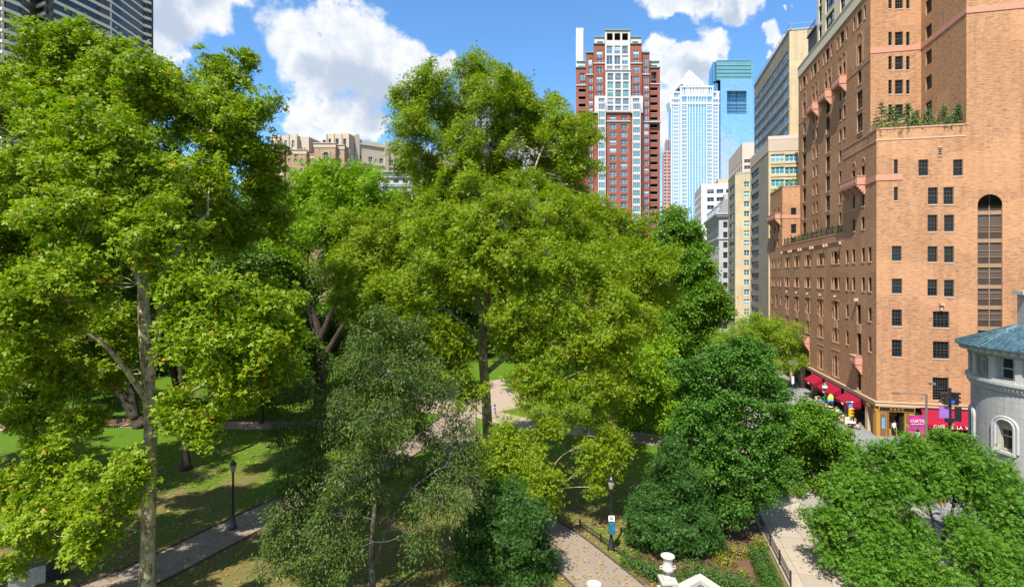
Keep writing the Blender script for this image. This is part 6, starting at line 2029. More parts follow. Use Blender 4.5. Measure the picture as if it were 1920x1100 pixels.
def signal_head(root, x, y, z, mat, face=(0, -1), hh=1.05, lit=None):
    b = MB(); u = Vector((-face[1], face[0], 0)); O = Vector((x, y, 0))
    b.obox(O, u, -.19, .19, -.17, .17, z - hh / 2, z + hh / 2, mat)
    for k in (-1, 0, 1):
        zc = z + k * hh / 3
        pts = [O + u * (.15 * math.cos(t)) + Vector((face[0], face[1], 0)) * 0 + Vector((0, 0, zc + .15 * math.sin(t))) for t in [i * math.pi / 6 for i in range(7)]]
        n = Vector((u.y, -u.x, 0))
        for i in range(6):
            p, q = pts[i], pts[i + 1]
            b.hexa([p + n * .16, q + n * .16, q * 1 + n * .42, p + n * .42, p + n * .16 + Vector((0, 0, .015)), q + n * .16 + Vector((0, 0, .015)), q + n * .42 + Vector((0, 0, .015)), p + n * .42 + Vector((0, 0, .015))], mat)
    o = b.build('signal_head', root)
    b = MB(); n = Vector((u.y, -u.x, 0))
    cols = [(.02, .5, .3), (.45, .25, .02), (.5, .02, .02)]
    for k in (-1, 0, 1):
        c_ = O + n * .175 + Vector((0, 0, z + k * hh / 3))
        b.face([c_ + u * (.12 * math.cos(i * math.pi / 6)) + Vector((0, 0, .12 * math.sin(i * math.pi / 6))) for i in range(12)], M_LENS[k + 1])
    b.build('lens', o)
    return o


M_LENS = [plain('green_lens', (.03, .45, .30), .3), plain('amber_lens', (.35, .20, .02), .3), plain('red_lens', (.40, .03, .02), .3)]
zz = lambda py, d=44: H + (HY - py) / F * d
signal_head(sm, b0.x - .42, b0.y - .1, zz(746), M_BLK, (-1, .2), 1.0); signal_head(sm, b0.x + .42, b0.y, zz(747), M_BLK, (1, .1), 1.0)
signal_head(sm, b0.x + .5, b0.y - .2, zz(775), M_BLK, (.8, .6), 1.15)
b = MB(); b.box(b0.x - .2, b0.x + .24, b0.y - .3, b0.y - .02, zz(757), zz(745), M_BLK); b.box(b0.x - .12, b0.x + .14, b0.y - .31, b0.y - .30, zz(754), zz(749), M_SBLUE); b.build('camera_box', sm)
b = MB(); b.tube([(b0.x, b0.y, zz(730)), (b0.x - .5, b0.y, zz(729)), (b0.x - 1.3, b0.y + .2, zz(720))], .035, M_BLK, 6); b.box(b0.x - 1.5, b0.x - 1.1, b0.y + .05, b0.y + .35, zz(722), zz(718), M_POLE); b.build('lamp_arm', sm)
b = MB(); b.box(b0.x - .9, b0.x - .12, b0.y - .05, b0.y - .01, zz(783), zz(762), M_VIOL); b.build('side_banner', sm)
b = MB(); b.box(b0.x - .45, b0.x + .2, b0.y - .2, b0.y, zz(791), zz(783), M_BLK); b.build('control_box', sm)

# brown sign post with the yellow signal at the cafe corner
b0 = G(1591, 826, .16)
sp = thing('traffic_signal', 'brown post with yellow traffic light and one way sign at the cafe corner', 'traffic light', b0)
d_ = b0.y; M_BRN = plain('brown_post', (.10, .06, .045), .6)
b = MB(); b.tube([b0, Vector((b0.x, b0.y, zz(752, d_)))], [.09, .08], M_BRN, 8); b.build('pole', sp)
signal_head(sp, b0.x + .15, b0.y - .15, zz(772, d_), M_YEL, (0, -1), 1.0)
b = MB(); x0 = b0.x - .42
b.box(x0, x0 + .95, b0.y - .14, b0.y - .11, zz(755, d_), zz(750, d_), M_BLK)
b.box(x0 + .06, x0 + .68, b0.y - .15, b0.y - .14, zz(753.2, d_), zz(751.8, d_), M_WHT)
b.face([(x0 + .66, b0.y - .152, zz(754.4, d_)), (x0 + .9, b0.y - .152, zz(752.5, d_)), (x0 + .66, b0.y - .152, zz(750.6, d_))], M_WHT)
o = b.build('one_way_sign', sp)
text_mesh('ONE WAY', .11, M_BLK, 'lettering', o, (x0 + .37, b0.y - .156, zz(753.1, d_)), 0, depth=.003)
b = MB(); b.prism([(b0.x + .2 + .26 * math.cos(k * math.pi / 4), 0) for k in range(8)], 0, 0, M_SBLUE) if False else None
b.box(b0.x - .14, b0.x + .36, b0.y - .14, b0.y - .11, zz(763.5, d_), zz(756.5, d_), M_SBLUE); b.box(b0.x, b0.x + .22, b0.y - .15, b0.y - .14, zz(761, d_), zz(759, d_), M_CORAL); b.build('round_sign', sp)
b = MB(); b.box(b0.x - .42, b0.x + .34, b0.y - .14, b0.y - .11, zz(792, d_), zz(781, d_), M_WHT)
for k in range(3):
    b.box(b0.x - .32, b0.x + .24, b0.y - .145, b0.y - .14, zz(784.6 + k * 2.6, d_), zz(783.6 + k * 2.6, d_), M_GRN)
b.build('white_sign', sp)

# white notice boards on posts
for px, py, top, lab in ((1569.5, 796, 767, 'white parking sign on a thin post before the cafe tables'), (1486, 742, 678, 'tall green sign post with a white notice and a wide street name plate')):
    p = G(px, py, .16); d_ = p.y
    s_ = thing('sign_post', lab, 'sign', p); b = MB(); b.tube([p, Vector((p.x, p.y, zz(top, d_)))], [.07, .05], M_GRN if top < 700 else M_POLE, 8)
    if top < 700:
        b.lathe([(.16, 0), (.16, .5), (.09, .8)], tuple(p), M_GRN, 10)
    b.build('pole', s_)
    b = MB()
    if top < 700:
        b.box(p.x - .17, p.x + .17, p.y - .1, p.y - .07, zz(719, d_), zz(705, d_), M_WHT); b.box(p.x - .1, p.x + .1, p.y - .105, p.y - .1, zz(709, d_), zz(707, d_), M_CORAL)
        b.build('notice', s_)
        b = MB(); b.box(p.x - .6, p.x + .85, p.y - .06, p.y - .02, zz(682.5, d_), zz(677, d_), M_POLE); b.build('name_plate', s_)
    else:
        b.box(p.x - .22, p.x + .2, p.y - .1, p.y - .07, zz(783, d_), zz(767, d_), M_WHT); b.box(p.x - .17, p.x + .15, p.y - .105, p.y - .1, zz(772, d_), zz(769, d_), M_CORAL)
        for k in range(4):
            b.box(p.x - .15, p.x + .13, p.y - .105, p.y - .1, zz(775 + k * 2, d_), zz(774.2 + k * 2, d_), M_GRN)
        b.build('notice', s_)

# green globe-lantern post with the poster
p = G(1546.5, 788, .16); d_ = p.y
s_ = thing('street_lamp', 'dark green lantern post in front of the crimson awnings', 'street lamp', p)
b = MB(); b.tube([p, Vector((p.x, p.y, zz(731, d_)))], [.10, .06], M_GRN, 8); b.lathe([(.2, 0), (.2, .4), (.1, .8)], tuple(p), M_GRN, 10); b.build('pole', s_)
b = MB(); b.lathe([(.10, 0), (.26, .22), (.30, .62), (.02, .95)], (p.x, p.y, zz(731, d_)), M_GRN, 8); b.lathe([(.305, .3), (.315, .58)], (p.x, p.y, zz(731, d_)), M_LAMP, 8); b.build('lantern', s_)
pp = p + Vector((.9, -.3, 0))
s_ = thing('poster_board', 'green and yellow hanging poster below the middle awning', 'poster', (pp.x, pp.y, zz(752, d_)))
b = MB(); x0 = (1549 - 960) / F * d_; x1 = (1560 - 960) / F * d_
b.box(x0, x1, pp.y - .03, pp.y + .01, zz(752, d_), zz(742, d_), plain('poster_green', (.25, .55, .12), .7)); b.box(x0, x1, pp.y - .032, pp.y - .03, zz(752, d_), zz(749.4, d_), M_SBLUE)
b.face([((x0 + x1) / 2 + .28 * math.cos(k * math.pi / 6), pp.y - .035, zz(741.5, d_) + .3 * math.sin(k * math.pi / 6)) for k in range(12)], plain('poster_yellow', (.75, .62, .12), .7))
b.build('panel', s_)
b = MB(); b.tube([(x0 + .1, pp.y, zz(752, d_)), (x0 + .1, pp.y, .16)], .03, M_POLE, 6); b.build('post', s_)

# orange bollard and low barrier on the roadway
p = G(1462, 732, .04)
s_ = thing('bollard', 'slim orange flexible bollard with white bands on the roadway', 'bollard', p)
b = MB(); b.lathe([(.22, 0), (.22, .06), (.09, .09), (.08, .55)], tuple(p), M_ORNG, 12); b.lathe([(.082, .55), (.082, .70)], tuple(p), M_WHT, 12); b.lathe([(.08, .70), (.08, .82)], tuple(p), M_ORNG, 12); b.lathe([(.082, .82), (.082, .92)], tuple(p), M_WHT, 12); b.lathe([(.08, .92), (.07, 1.12), (.01, 1.15)], tuple(p), M_ORNG, 12)
b.build('post', s_)


# ---------------------------------------------------------------- vehicles (along the street frame)
def car(label, s, t, col, rz=0.0, group=None, name='parked_car', cat='car', z=.04, van=False):
    o = BL(s, t, z); root = thing(name, label, cat, o, group); mat = plain('car_paint', col, .25, .6, var=.03)
    L, W = (4.5, 1.8) if not van else (5.4, 2.0); hb, ht = (.85, 1.45) if not van else (1.15, 2.2)
    ang = math.atan2(UL.y, UL.x) + rz
    def part(prof, w0, w1, mat_, nm, par, segs=None):
        b = MB(); n = len(prof); k = [(-w0 / 2, 0), (w0 / 2, 0)]
        ca, sa = math.cos(ang), math.sin(ang)
        def W_(x, y, zz_): return (o.x + x * ca - y * sa, o.y + x * sa + y * ca, o.z + zz_)
        ring_ = []
        for y, sc in ((-1, 1), (1, 1)):
            ring_.append([W_(x, y * (w0 + (w1 - w0) * max(0, min(1, (zz_ - hb) / (ht - hb)))) / 2, zz_) for x, zz_ in prof])
        b.face(ring_[0], mat_); b.face(list(reversed(ring_[1])), mat_)
        for i in range(n):
            j = (i + 1) % n
            b.face([ring_[0][i], ring_[1][i], ring_[1][j], ring_[0][j]], mat_)
        return b.build(nm, par)
    h = L / 2
    if van:
        part([(-h, .3), (h, .3), (h, .8), (h - .25, 1.15), (-h, 1.15)], W, W, mat, 'body', root)
        part([(-h + .01, 1.15), (h - .4, 1.15), (h - 1.1, 2.1), (-h + .05, 2.2)], W - .02, W - .3, mat, 'cabin', root)
        g = part([(h - 1.6, 1.25), (h - .62, 1.25), (h - 1.15, 1.95), (h - 1.6, 1.95)], W + .02, W - .26, M_PANE, 'window', root)
        part([(-h + .03, 1.3), (-h + .06, 1.95), (-h + .02, 1.95), (-h - .01, 1.3)], W - .3, W - .5, M_PANE, 'rear_window', root)
    else:
        part([(-h, .32), (h, .32), (h + .02, .6), (h - .15, .78), (h - 1.2, .88), (-h + .7, .92), (-h + .05, .86), (-h - .03, .6)], W, W, mat, 'body', root)
        part([(-h + .55, .9), (h - 1.25, .87), (h - 1.95, 1.38), (-.2, 1.46), (-h + 1.3, 1.4)], W - .06, W - .42, mat, 'roof', root)
        part([(-h + .95, .95), (h - 1.55, .93), (h - 2.05, 1.33), (-h + 1.42, 1.34)], W - .02, W - .36, M_PANE, 'side_window', root)
        part([(h - 1.22, .89), (h - 1.2, .91), (h - 1.9, 1.38), (h - 1.95, 1.36)], W - .2, W - .5, M_PANE, 'windscreen', root)
        part([(-h + .53, .92), (-h + .58, .9), (-h + 1.3, 1.36), (-h + 1.24, 1.36)], W - .2, W - .5, M_PANE, 'rear_window', root)
    ca, sa = math.cos(ang), math.sin(ang)
    for x in (-h + .85, h - .9):
        for y in (-W / 2 + .05, W / 2 - .05):
            b = MB(); c_ = Vector((o.x + x * ca - y * sa, o.y + x * sa + y * ca, o.z + .33)); ax = Vector((-sa, ca, 0)) * .11
            b.tube([c_ - ax, c_ + ax], .33, M_BLK, 16); wh = b.build('wheel', root)
            b = MB(); b.tube([c_ - ax * 1.06, c_ + ax * 1.06], .2, M_POLE, 12); b.build('rim', wh)
    for y in (-W / 2 + .25, W / 2 - .25):
        for x, mm, nm in ((-h - .02, M_LENS[2], 'tail_light'), (h, M_LAMP, 'headlight')):
            b = MB(); c_ = (o.x + x * ca - y * sa, o.y + x * sa + y * ca); b.obox(c_, (-sa, ca), -.2, .2, -.06, .06, o.z + .62, o.z + .78, mm); b.build(nm, root)
    return root


car('bright blue car half hidden by the dark elm on the roadway', -11.2, 33.0, (.02, .07, .45))
car('silver car on the roadway under the airy yellow-green street tree', -12.0, 46, (.45, .46, .48), group='cars along the street')
car('dark grey car parked behind the bright blue car', -12.2, 40, (.06, .06, .07), group='cars along the street')
car('white van standing on the crossing behind the wide street tree', -8.8, -9.5, (.75, .75, .75), van=True, name='delivery_van', cat='van')
car('silver car at the kerb behind the wide street tree', -6.0, -17.5, (.5, .5, .52))
# orange work sign behind the tree
p = Vector((.805 * 39.5, 39.5, .16))
s_ = thing('work_sign', 'orange road work sign glimpsed through the wide street tree', 'sign', p)
b = MB(); zc = 1.55
b.face([(p.x, p.y - .02, zc - .4), (p.x + .4, p.y - .02, zc), (p.x, p.y - .02, zc + .4), (p.x - .4, p.y - .02, zc)], M_ORNG); b.face([(p.x, p.y, zc - .4), (p.x - .4, p.y, zc), (p.x, p.y, zc + .4), (p.x + .4, p.y, zc)], M_ORNG); b.build('panel', s_)
b = MB(); b.tube([p, (p.x, p.y + .02, 1.2)], .03, M_POLE, 6); b.tube([p + Vector((-.4, -.3, 0)), p + Vector((.4, .3, .05))], .025, M_POLE, 6); b.tube([p + Vector((-.4, .3, 0)), p + Vector((.4, -.3, .05))], .025, M_POLE, 6); b.build('stand', s_)

# ---------------------------------------------------------------- cafe tables and chairs
def chair_proto(label):
    r = thing('cafe_chair', label, 'chair', (0, 0, 0), 'cafe chairs on the pavement')
    b = MB(); b.box(-.22, .22, -.21, .21, .43, .47, M_RATTAN); b.build('seat', r)
    b = MB()
    for k in range(5):
        x = -.2 + k * .1; b.box(x - .045, x + .045, .20, .235, .47, .86 + .05 * math.sin(k * math.pi / 4), M_RATTAN)
    b.tube([(-.22, .22, .47), (-.22, .24, .88), (-.1, .25, .95), (.1, .25, .95), (.22, .24, .88), (.22, .22, .47)], .022, M_WOOD, 6); b.build('backrest', r)
    for x in (-.19, .19):
        for y in (-.18, .18):
            b = MB(); b.tube([(x, y, .43), (x * 1.12, y * 1.15, 0)], .02, M_WOOD, 6); b.build('leg', r)
    return r


def table_proto(label):
    r = thing('cafe_table', label, 'table', (0, 0, 0), 'cafe tables on the pavement')
    b = MB(); b.lathe([(.36, .71), (.38, .725), (.38, .75)], (0, 0, 0), M_LWHITE, 20); b.build('tabletop', r)
    b = MB(); b.tube([(0, 0, .05), (0, 0, .71)], .035, M_BLK, 8); b.build('pedestal', r)
    b = MB()
    for k in range(4):
        a = k * math.pi / 2 + .4; b.tube([(0, 0, .08), (.28 * math.cos(a), .28 * math.sin(a), .02)], .025, M_BLK, 6)
    b.build('foot', r)
    return r


ch0 = tb0 = None
spots = [(1598, 803, 'nearest the corner pillar'), (1589, 797, 'second from the corner'), (1578, 789, 'beside the white parking sign'), (1570, 783, 'just behind the white parking sign'), (1563, 778, 'under the near awning'), (1556, 772, 'between two awnings'), (1549, 765, 'by the green lantern post'), (1541, 759, 'under the far awning'), (1534, 753, 'farthest along the row')]
rr = random.Random(3)
tabs = []
for i, (px, py, wh) in enumerate(spots):
    p = G(px, py, .16)
    lab = 'round white cafe table ' + wh
    if tb0 is None:
        tb0 = table_proto(lab); tb0.location = p
    else:
        copy_tree(tb0, p, rr.uniform(0, 1), lab)
    tabs.append(p)
    for k in range(3 if i < 4 else 2):
        a = rr.uniform(0, 6.28) if i > 3 else (1.2 + k * 2.1 + i * .7)
        q = p + Vector((.62 * math.cos(a), .62 * math.sin(a), 0))
        side = ['right', 'left', 'far'][k]
        lab = 'rattan cafe chair on the %s side of table %s' % (side, wh)
        if ch0 is None:
            ch0 = chair_proto(lab); ch0.location = q; ch0.rotation_euler = (0, 0, a - math.pi / 2)
        else:
            copy_tree(ch0, q, a - math.pi / 2, lab)


# ---------------------------------------------------------------- people
M_SKIN = [plain('skin_light', (.55, .33, .24), .6, var=.05), plain('skin_brown', (.24, .13, .08), .6, var=.05)]
M_HAIR = [plain('dark_hair', (.02, .015, .012), .6), plain('fair_hair', (.30, .20, .10), .6)]


def person(label, loc, heading, top, legs, pose='walk', seed=0, group=None, skin=0, hair=0):
    """one continuous skinned body; clothing by height, hair a child"""
    rg = random.Random(seed); r = thing('person', label, 'person', loc, group)
    bm = bmesh.new(); lay = bm.verts.layers.skin.verify()
    V = {}
    def v(n, x, y, z, rad, par=None):
        q = bm.verts.new((x, y, z)); q[lay].radius = (rad, rad); V[n] = q
        if par:
            bm.edges.new((V[par], q))
        return q
    sit = pose == 'sit'
    dz = -.42 if sit else 0
    v('hip', 0, 0, .95 + dz, .135); V['hip'][lay].use_root = True
    v('waist', 0, .0, 1.12 + dz, .125, 'hip'); v('chest', 0, .01, 1.33 + dz, .15, 'waist'); v('neck', 0, 0, 1.49 + dz, .055, 'chest'); v('chin', 0, -.03, 1.57 + dz, .075, 'neck'); v('head', 0, -.01, 1.66 + dz, .10, 'chin'); v('crown', 0, .0, 1.73 + dz, .07, 'head')
    st = .22 if pose == 'walk' else .02
    for s, sg in (('l', -1), ('r', 1)):
        k = sg * st
        v('hp' + s, sg * .10, 0, .90 + dz, .10, 'hip')
        if sit:
            v('kn' + s, sg * .12, -.42, .50, .075, 'hp' + s); v('an' + s, sg * .12, -.44, .10, .045, 'kn' + s); v('to' + s, sg * .12, -.60, .05, .04, 'an' + s)
        else:
            v('kn' + s, sg * .10, -k * .55 - .03, .50, .07, 'hp' + s); v('an' + s, sg * .10, -k + (.10 if k < 0 else 0), .09, .045, 'kn' + s); v('to' + s, sg * .11, -k - .15 + (.1 if k < 0 else 0), .045, .04, 'an' + s)
        v('sh' + s, sg * .19, .01, 1.41 + dz, .065, 'chest')
        bend = -.30 if sit else k * .7
        v('el' + s, sg * .25, .03 + (bend * .4 if not sit else -.05), 1.14 + dz, .046, 'sh' + s); v('wr' + s, sg * .22, -.05 + bend, (.95 if not sit else 1.08) + dz, .034, 'el' + s)
        hx, hy, hz = sg * .22, -.05 + bend - .05, (.87 if not sit else 1.06) + dz
        v('pa' + s, hx, hy, hz, .036, 'wr' + s)
        for i in range(4):
            v('f%d' % i + s, hx + (i - 1.5) * .02 * sg, hy - .045 - .008 * (i % 2), hz - .065 + .006 * abs(i - 1), .010, 'pa' + s)
        v('th' + s, hx - sg * .05, hy - .03, hz - .03, .011, 'pa' + s)
    me = bpy.data.meshes.new('body'); bm.to_mesh(me); bm.free()
    o = bpy.data.objects.new('body', me); COL.objects.link(o)
    md = o.modifiers.new('skin', 'SKIN'); sb = o.modifiers.new('sub', 'SUBSURF'); sb.levels = 1; sb.render_levels = 1
    dg = bpy.context.evaluated_depsgraph_get(); dg.update()
    m2 = bpy.data.meshes.new_from_object(o.evaluated_get(dg)); m2.name = 'body'
    o.modifiers.clear(); o.data = m2; bpy.data.meshes.remove(me); m2.materials.clear()
    for mt in (M_SKIN[skin], top, legs, M_BLK):
        m2.materials.append(mt)
    for p in m2.polygons:
        c = p.center; p.use_smooth = True
        if c.z > 1.47 + dz or (abs(c.x) > .19 and c.z < 1.16 + dz and (c.z > .75 + dz)):
            p.material_index = 0
        elif c.z > .98 + dz:
            p.material_index = 1
        elif c.z < .085:
            p.material_index = 3
        else:
            p.material_index = 2
    o.parent = r
    b = MB(); z0 = 1.66 + dz
    b.lathe([(.118, -.06), (.125, .02), (.105, .09), (.06, .13), (.01, .14)], (0, .018, z0), M_HAIR[hair], 12); h = b.build('hair', r, loc=(0, 0, 0)); h.location = (0, 0, 0)
    b = MB()
    for sg in (-1, 1):
        b.box(sg * .036 - .012, sg * .036 + .012, -.115, -.10, z0 - .01, z0 + .008, M_BLK)
    b.box(-.014, .014, -.135, -.10, z0 - .05, z0 - .01, M_SKIN[skin]); b.box(-.028, .028, -.113, -.10, z0 - .078, z0 - .066, M_CORAL)
    q = b.build('face', r, loc=(0, 0, 0)); q.location = (0, 0, 0)
    r.rotation_euler = (0, 0, heading)
    return r


C = lambda n, c: plain('cloth_' + n, c, .9, .1, var=.12)
JEAN, DARK, KHAKI = C('denim', (.05, .09, .20)), C('black', (.02, .02, .025)), C('khaki', (.35, .28, .18))
PP = 'people walking in the square'
person('walker in a maroon top and grey trousers on the path behind the young trunk', G(859, 791, .03), .6, C('maroon', (.18, .02, .04)), C('grey', (.2, .2, .2)), seed=1, group=PP)
person('walker in a pale pink shirt beside the walker in maroon', G(868, 786, .03), -2.2, C('pale_pink', (.62, .40, .48)), C('cream', (.6, .55, .48)), seed=2, group=PP)
person('walker in a bright blue shirt right of the forked plane trunk', G(928, 784, .01), 1.6, C('bright_blue', (.03, .13, .50)), KHAKI, seed=3, group=PP)
person('walker in a white top and blue jeans on the pale path', G(1013, 794, .02), 1.4, C('white_cotton', (.75, .75, .75)), JEAN, seed=4, group=PP)
person('walker in a dark navy jacket at the right end of the pale path', G(1266, 822, .02), -1.5, C('navy', (.02, .03, .10)), JEAN, seed=5, group=PP)
person('walker in a lilac shirt and black trousers on the lower right path', G(1020, 990, .01), 2.8, C('lilac', (.42, .25, .42)), DARK, seed=6, group=PP)
person('walker in a white shirt under the green boughs in the middle of the pale path', G(1152, 808, .02), 1.5, C('white_linen', (.70, .70, .75)), DARK, seed=7, group=PP)
person('walker in a red top at the edge of the plaza', G(829, 782, .03), -.4, C('red', (.5, .03, .05)), JEAN, seed=8, group=PP)
person('walker in a dark coat on the near path behind the weeping oak', G(888, 942, .01), 2.6, C('charcoal', (.05, .05, .06)), DARK, seed=9, group=PP)


def bench(label, p, heading):
    r = thing('park_bench', label, 'bench', p, 'benches in the square')
    b = MB()
    for k in range(4):
        b.box(-.85, .85, -.24 + k * .115, -.14 + k * .115, .43, .46, M_WOOD)
    s = b.build('seat', r, loc=(0, 0, 0)); s.location = (0, 0, 0)
    b = MB()
    for k in range(4):
        b.box(-.85, .85, .23 + .02 * k, .26 + .02 * k, .52 + k * .11, .61 + k * .11, M_WOOD)
    s = b.build('backrest', r, loc=(0, 0, 0)); s.location = (0, 0, 0)
    for x in (-.8, .8):
        for y0 in (-.2, .22):
            b = MB(); b.box(x - .03, x + .03, y0 - .03, y0 + .03, 0, .43 if y0 < 0 else .95, M_BLK); s = b.build('leg', r, loc=(0, 0, 0)); s.location = (0, 0, 0)
        b = MB(); b.box(x - .03, x + .03, -.25, .25, .64, .68, M_BLK); s = b.build('armrest', r, loc=(0, 0, 0)); s.location = (0, 0, 0)
    r.rotation_euler = (0, 0, heading)
    return r


def seated(label, p, heading, top, legs, seed):
    person(label, p, heading, top, legs, 'sit', seed, 'people seated on the benches')


for px, py, hd, lb in ((98, 779, .3, 'wooden bench on the left path with a blue-shirted sitter'), (972, 711, .5, 'wooden bench beside the far path behind the forked plane tree'), (848, 742, .2, 'wooden bench at the edge of the round plaza'), (205, 801, 0, 'dark wooden bench behind the tallest plane trunk'), (238, 800, 0, 'dark empty bench nearest the tallest plane trunk')):
    p = G(px, py); bench(lb, p, hd)
    if px != 205 and px != 238:
        off = Vector((.25, .05, 0)); q = p + Vector((off.x * math.cos(hd), off.x * math.sin(hd), .0))
        seated({98: 'person in a sky blue shirt seated on the left path bench', 972: 'person in white seated on the bench behind the forked plane tree', 848: 'person in a pale top seated at the edge of the plaza'}[px], q, hd, C('sky_%d' % px, {98: (.10, .30, .65), 972: (.65, .68, .75), 848: (.6, .5, .55)}[px]), JEAN if px != 848 else DARK, px)
for i, (k, lb) in enumerate(((0, 'diner in a white shirt at the table nearest the corner pillar'), (2, 'diner in a blue shirt at the table beside the white parking sign'), (4, 'diner in a dark shirt at the table under the near awning'), (6, 'diner in a blue jacket at the table by the green lantern post'))):
    p = tabs[k] + Vector((-.55, .35, .0)); person(lb, p, 1.0 + i * .4, C('diner_%d' % i, [(.7, .65, .6), (.05, .22, .6), (.04, .04, .05), (.08, .2, .5)][i]), DARK, 'sit', 40 + i, 'diners at the cafe')
person('person in a white shirt standing in the cafe doorway', onF(1681, -.5, .16), .3, C('waiter_white', (.65, .68, .75)), DARK, 'stand', 50)

# ---------------------------------------------------------------- park lamps, fences, terrace
M_GLOBE = plain('frosted_lantern', (.30, .28, .22), .3)


def park_lamp(label, p, h=4.9):
    r = thing('park_lamp', label, 'lamp', p, 'park lamps')
    b = MB(); b.lathe([(.26, 0), (.26, .12), (.18, .22), (.16, .62), (.10, .75), (.085, 1.1), (.065, h - 1.0), (.09, h - .95), (.10, h - .85)], tuple(p), M_BLK, 14); b.build('post', r, smooth=True)
    b = MB(); b.lathe([(.12, h - .85), (.2, h - .55), (.21, h - .35)], tuple(p), M_GLOBE, 12); b.build('lantern', r)
    b = MB(); b.lathe([(.24, h - .35), (.2, h - .2), (.09, h - .08), (.03, h + .05), (.01, h + .1)], tuple(p), M_BLK, 12); b.build('cap', r)
    return r


park_lamp('black park lamp post beside the lower left path', G(437, 990))
park_lamp('black park lamp post with small signs beside the lower right path', G(1146, 1030))
park_lamp('distant black park lamp on the bright lawn behind the tallest plane tree', G(346, 745), 4.2)
p = G(1146, 1030)
s_ = thing('sign_board', 'small white and teal signs strapped to the lamp post by the holly', 'sign', p + Vector((0, -.1, 1.2)))
b = MB(); b.box(p.x - .2, p.x + .2, p.y - .14, p.y - .10, 1.95, 2.3, M_WHT)
for k in range(2):
    b.box(p.x - .12, p.x + .12, p.y - .145, p.y - .14, 2.04 + .12 * k, 2.1 + .12 * k, M_BLK)
b.build('white_panel', s_)
b = MB(); b.box(p.x - .2, p.x + .22, p.y - .3, p.y - .10, 1.15, 1.85, plain('teal_box', (.02, .12, .15), .5)); b.box(p.x + .02, p.x + .18, p.y - .31, p.y - .3, 1.45, 1.65, M_SBLUE); b.build('teal_box', s_)


def rail_fence(label, pts, h, gap=.14, name='iron_fence', loops=False):
    pts = [Vector((q[0], q[1], 0)) for q in pts]
    r = thing(name, label, 'fence', pts[0])
    rails = MB(); pk = MB(); n_post = 0
    for a, c in zip(pts[:-1], pts[1:]):
        L = (c - a).length; u = (c - a) / L
        for z in (h - .03, h * .72, .12):
            rails.obox(a, u, 0, L, -.015, .015, z, z + .03, M_BLK)
        n = int(L / gap)
        for i in range(n):
            x = (i + .5) * gap; pk.obox(a, u, x - .008, x + .008, -.008, .008, .0, h + .02, M_BLK)
        m_ = max(1, int(L / 2.4))
        for i in range(m_ + 1):
            x = L * i / m_; q = MB(); q.obox(a, u, x - .04, x + .04, -.04, .04, 0, h + .12, M_BLK); q.build('post', r)
    rails.build('rail', r); o = pk.build('pickets', r)
    return r


rail_fence('low black iron fence along the stone pavement and planting bed', [BL(-17.72, -34), BL(-17.72, -10)], .95)
rail_fence('knee-high black iron fence along the lower right path', [(4.9, 38.5), (7.2, 34.2), (9.6, 29.2), (11.2, 25)], .45, .2)

# planting bed
M_MULCH = paving_mat('mulch', (.10, .055, .035), (.16, .09, .06))
bed = [(8.6, 33.4), (11.0, 29.6), (13, 27), (15.2, 27.5), (16.6, 33.5), (17.8, 39.5), (16, 41), (13, 39.5), (11, 36)]
sheet('planting_bed', [G(1172, 1046)[:2], G(1230, 1120)[:2], G(1330, 1160)[:2], BL(-17.95, -34)[:2], BL(-17.95, -22)[:2], (14.5, 40), (12, 38.5)], .02, M_MULCH)


def hedge(name, label, cat, blobs, leaf, size, dens=1.0, seed=0, style='oval', group=None):
    """blobs: (x, y, z, rx, ry, rz) with leaves through the outer shell"""
    rng = np.random.default_rng(seed); b0 = blobs[0]
    r = thing(name, label, cat, (b0[0], b0[1], 0), group)
    pos, nr = [], []
    for x, y, z, rx, ry, rz in blobs:
        n = int(dens * 5.2 * (rx * ry + rx * rz + ry * rz) / size ** 2)
        g = rng.normal(0, 1, (n, 3)); g /= np.linalg.norm(g, axis=1, keepdims=True)
        g2 = np.sign(g) * np.abs(g) ** .75
        rad = rng.uniform(.72, 1.05, (n, 1)) + .07 * np.sin(g[:, :1] * 9 + x) * np.sin(g[:, 1:2] * 8)
        q = np.array([x, y, z]) + g2 * rad * np.array([rx, ry, rz])
        pos.append(q); nr.append(g)
    pos = np.vstack(pos); nr = np.vstack(nr); k = pos[:, 2] > .03
    pos, nr = pos[k], nr[k]; N = len(pos)
    leaf_mesh('foliage', pos, nr * .8 + np.array([0, 0, .5]) + rng.normal(0, .45, (N, 3)), nr + rng.normal(0, .6, (N, 3)), size, style, leaf, r)
    b = MB()
    for x, y, z, rx, ry, rz in blobs:
        for k in range(4):
            a = k * 1.57 + .5; b.tube([(x, y, 0), (x + rx * .4 * math.cos(a), y + ry * .4 * math.sin(a), z + rz * .3)], [.03, .012], B_DARK, 5)
    b.build('stems', r)
    return r


def gp(px, py): q = G(px, py); return q.x, q.y
hb = [(*gp(1185 + 24 * i, 1062 + 12 * i), .45, .75, .6, .55) for i in range(6)]
hedge('hedge', 'clipped dark green hedge between the holly and the stone balustrade', 'hedge', hb, L_YEW, .085, 1.3, 1)
hb2 = [(*gp(1300 + 26 * i, 1078 + 9 * i), .42, .75, .6, .5) for i in range(5)]
hedge('hedge', 'clipped green hedge right of the balustrade corner', 'hedge', hb2, L_YEW, .085, 1.3, 2)
hb3 = [(*gp(1421 + 6.5 * i, 1050 + 16 * i), .5, .55, .75, .6) for i in range(6)]
hedge('hedge', 'narrow green hedge along the iron fence', 'hedge', hb3, L_YEW, .085, 1.3, 3)
hedge('shrub', 'yellow-green round shrub alone on the mulch bed', 'shrub', [(*gp(1386, 1044), .4, .55, .5, .48)], L_GOLD, .09, 1.2, 4, group='golden shrubs in the planting bed')
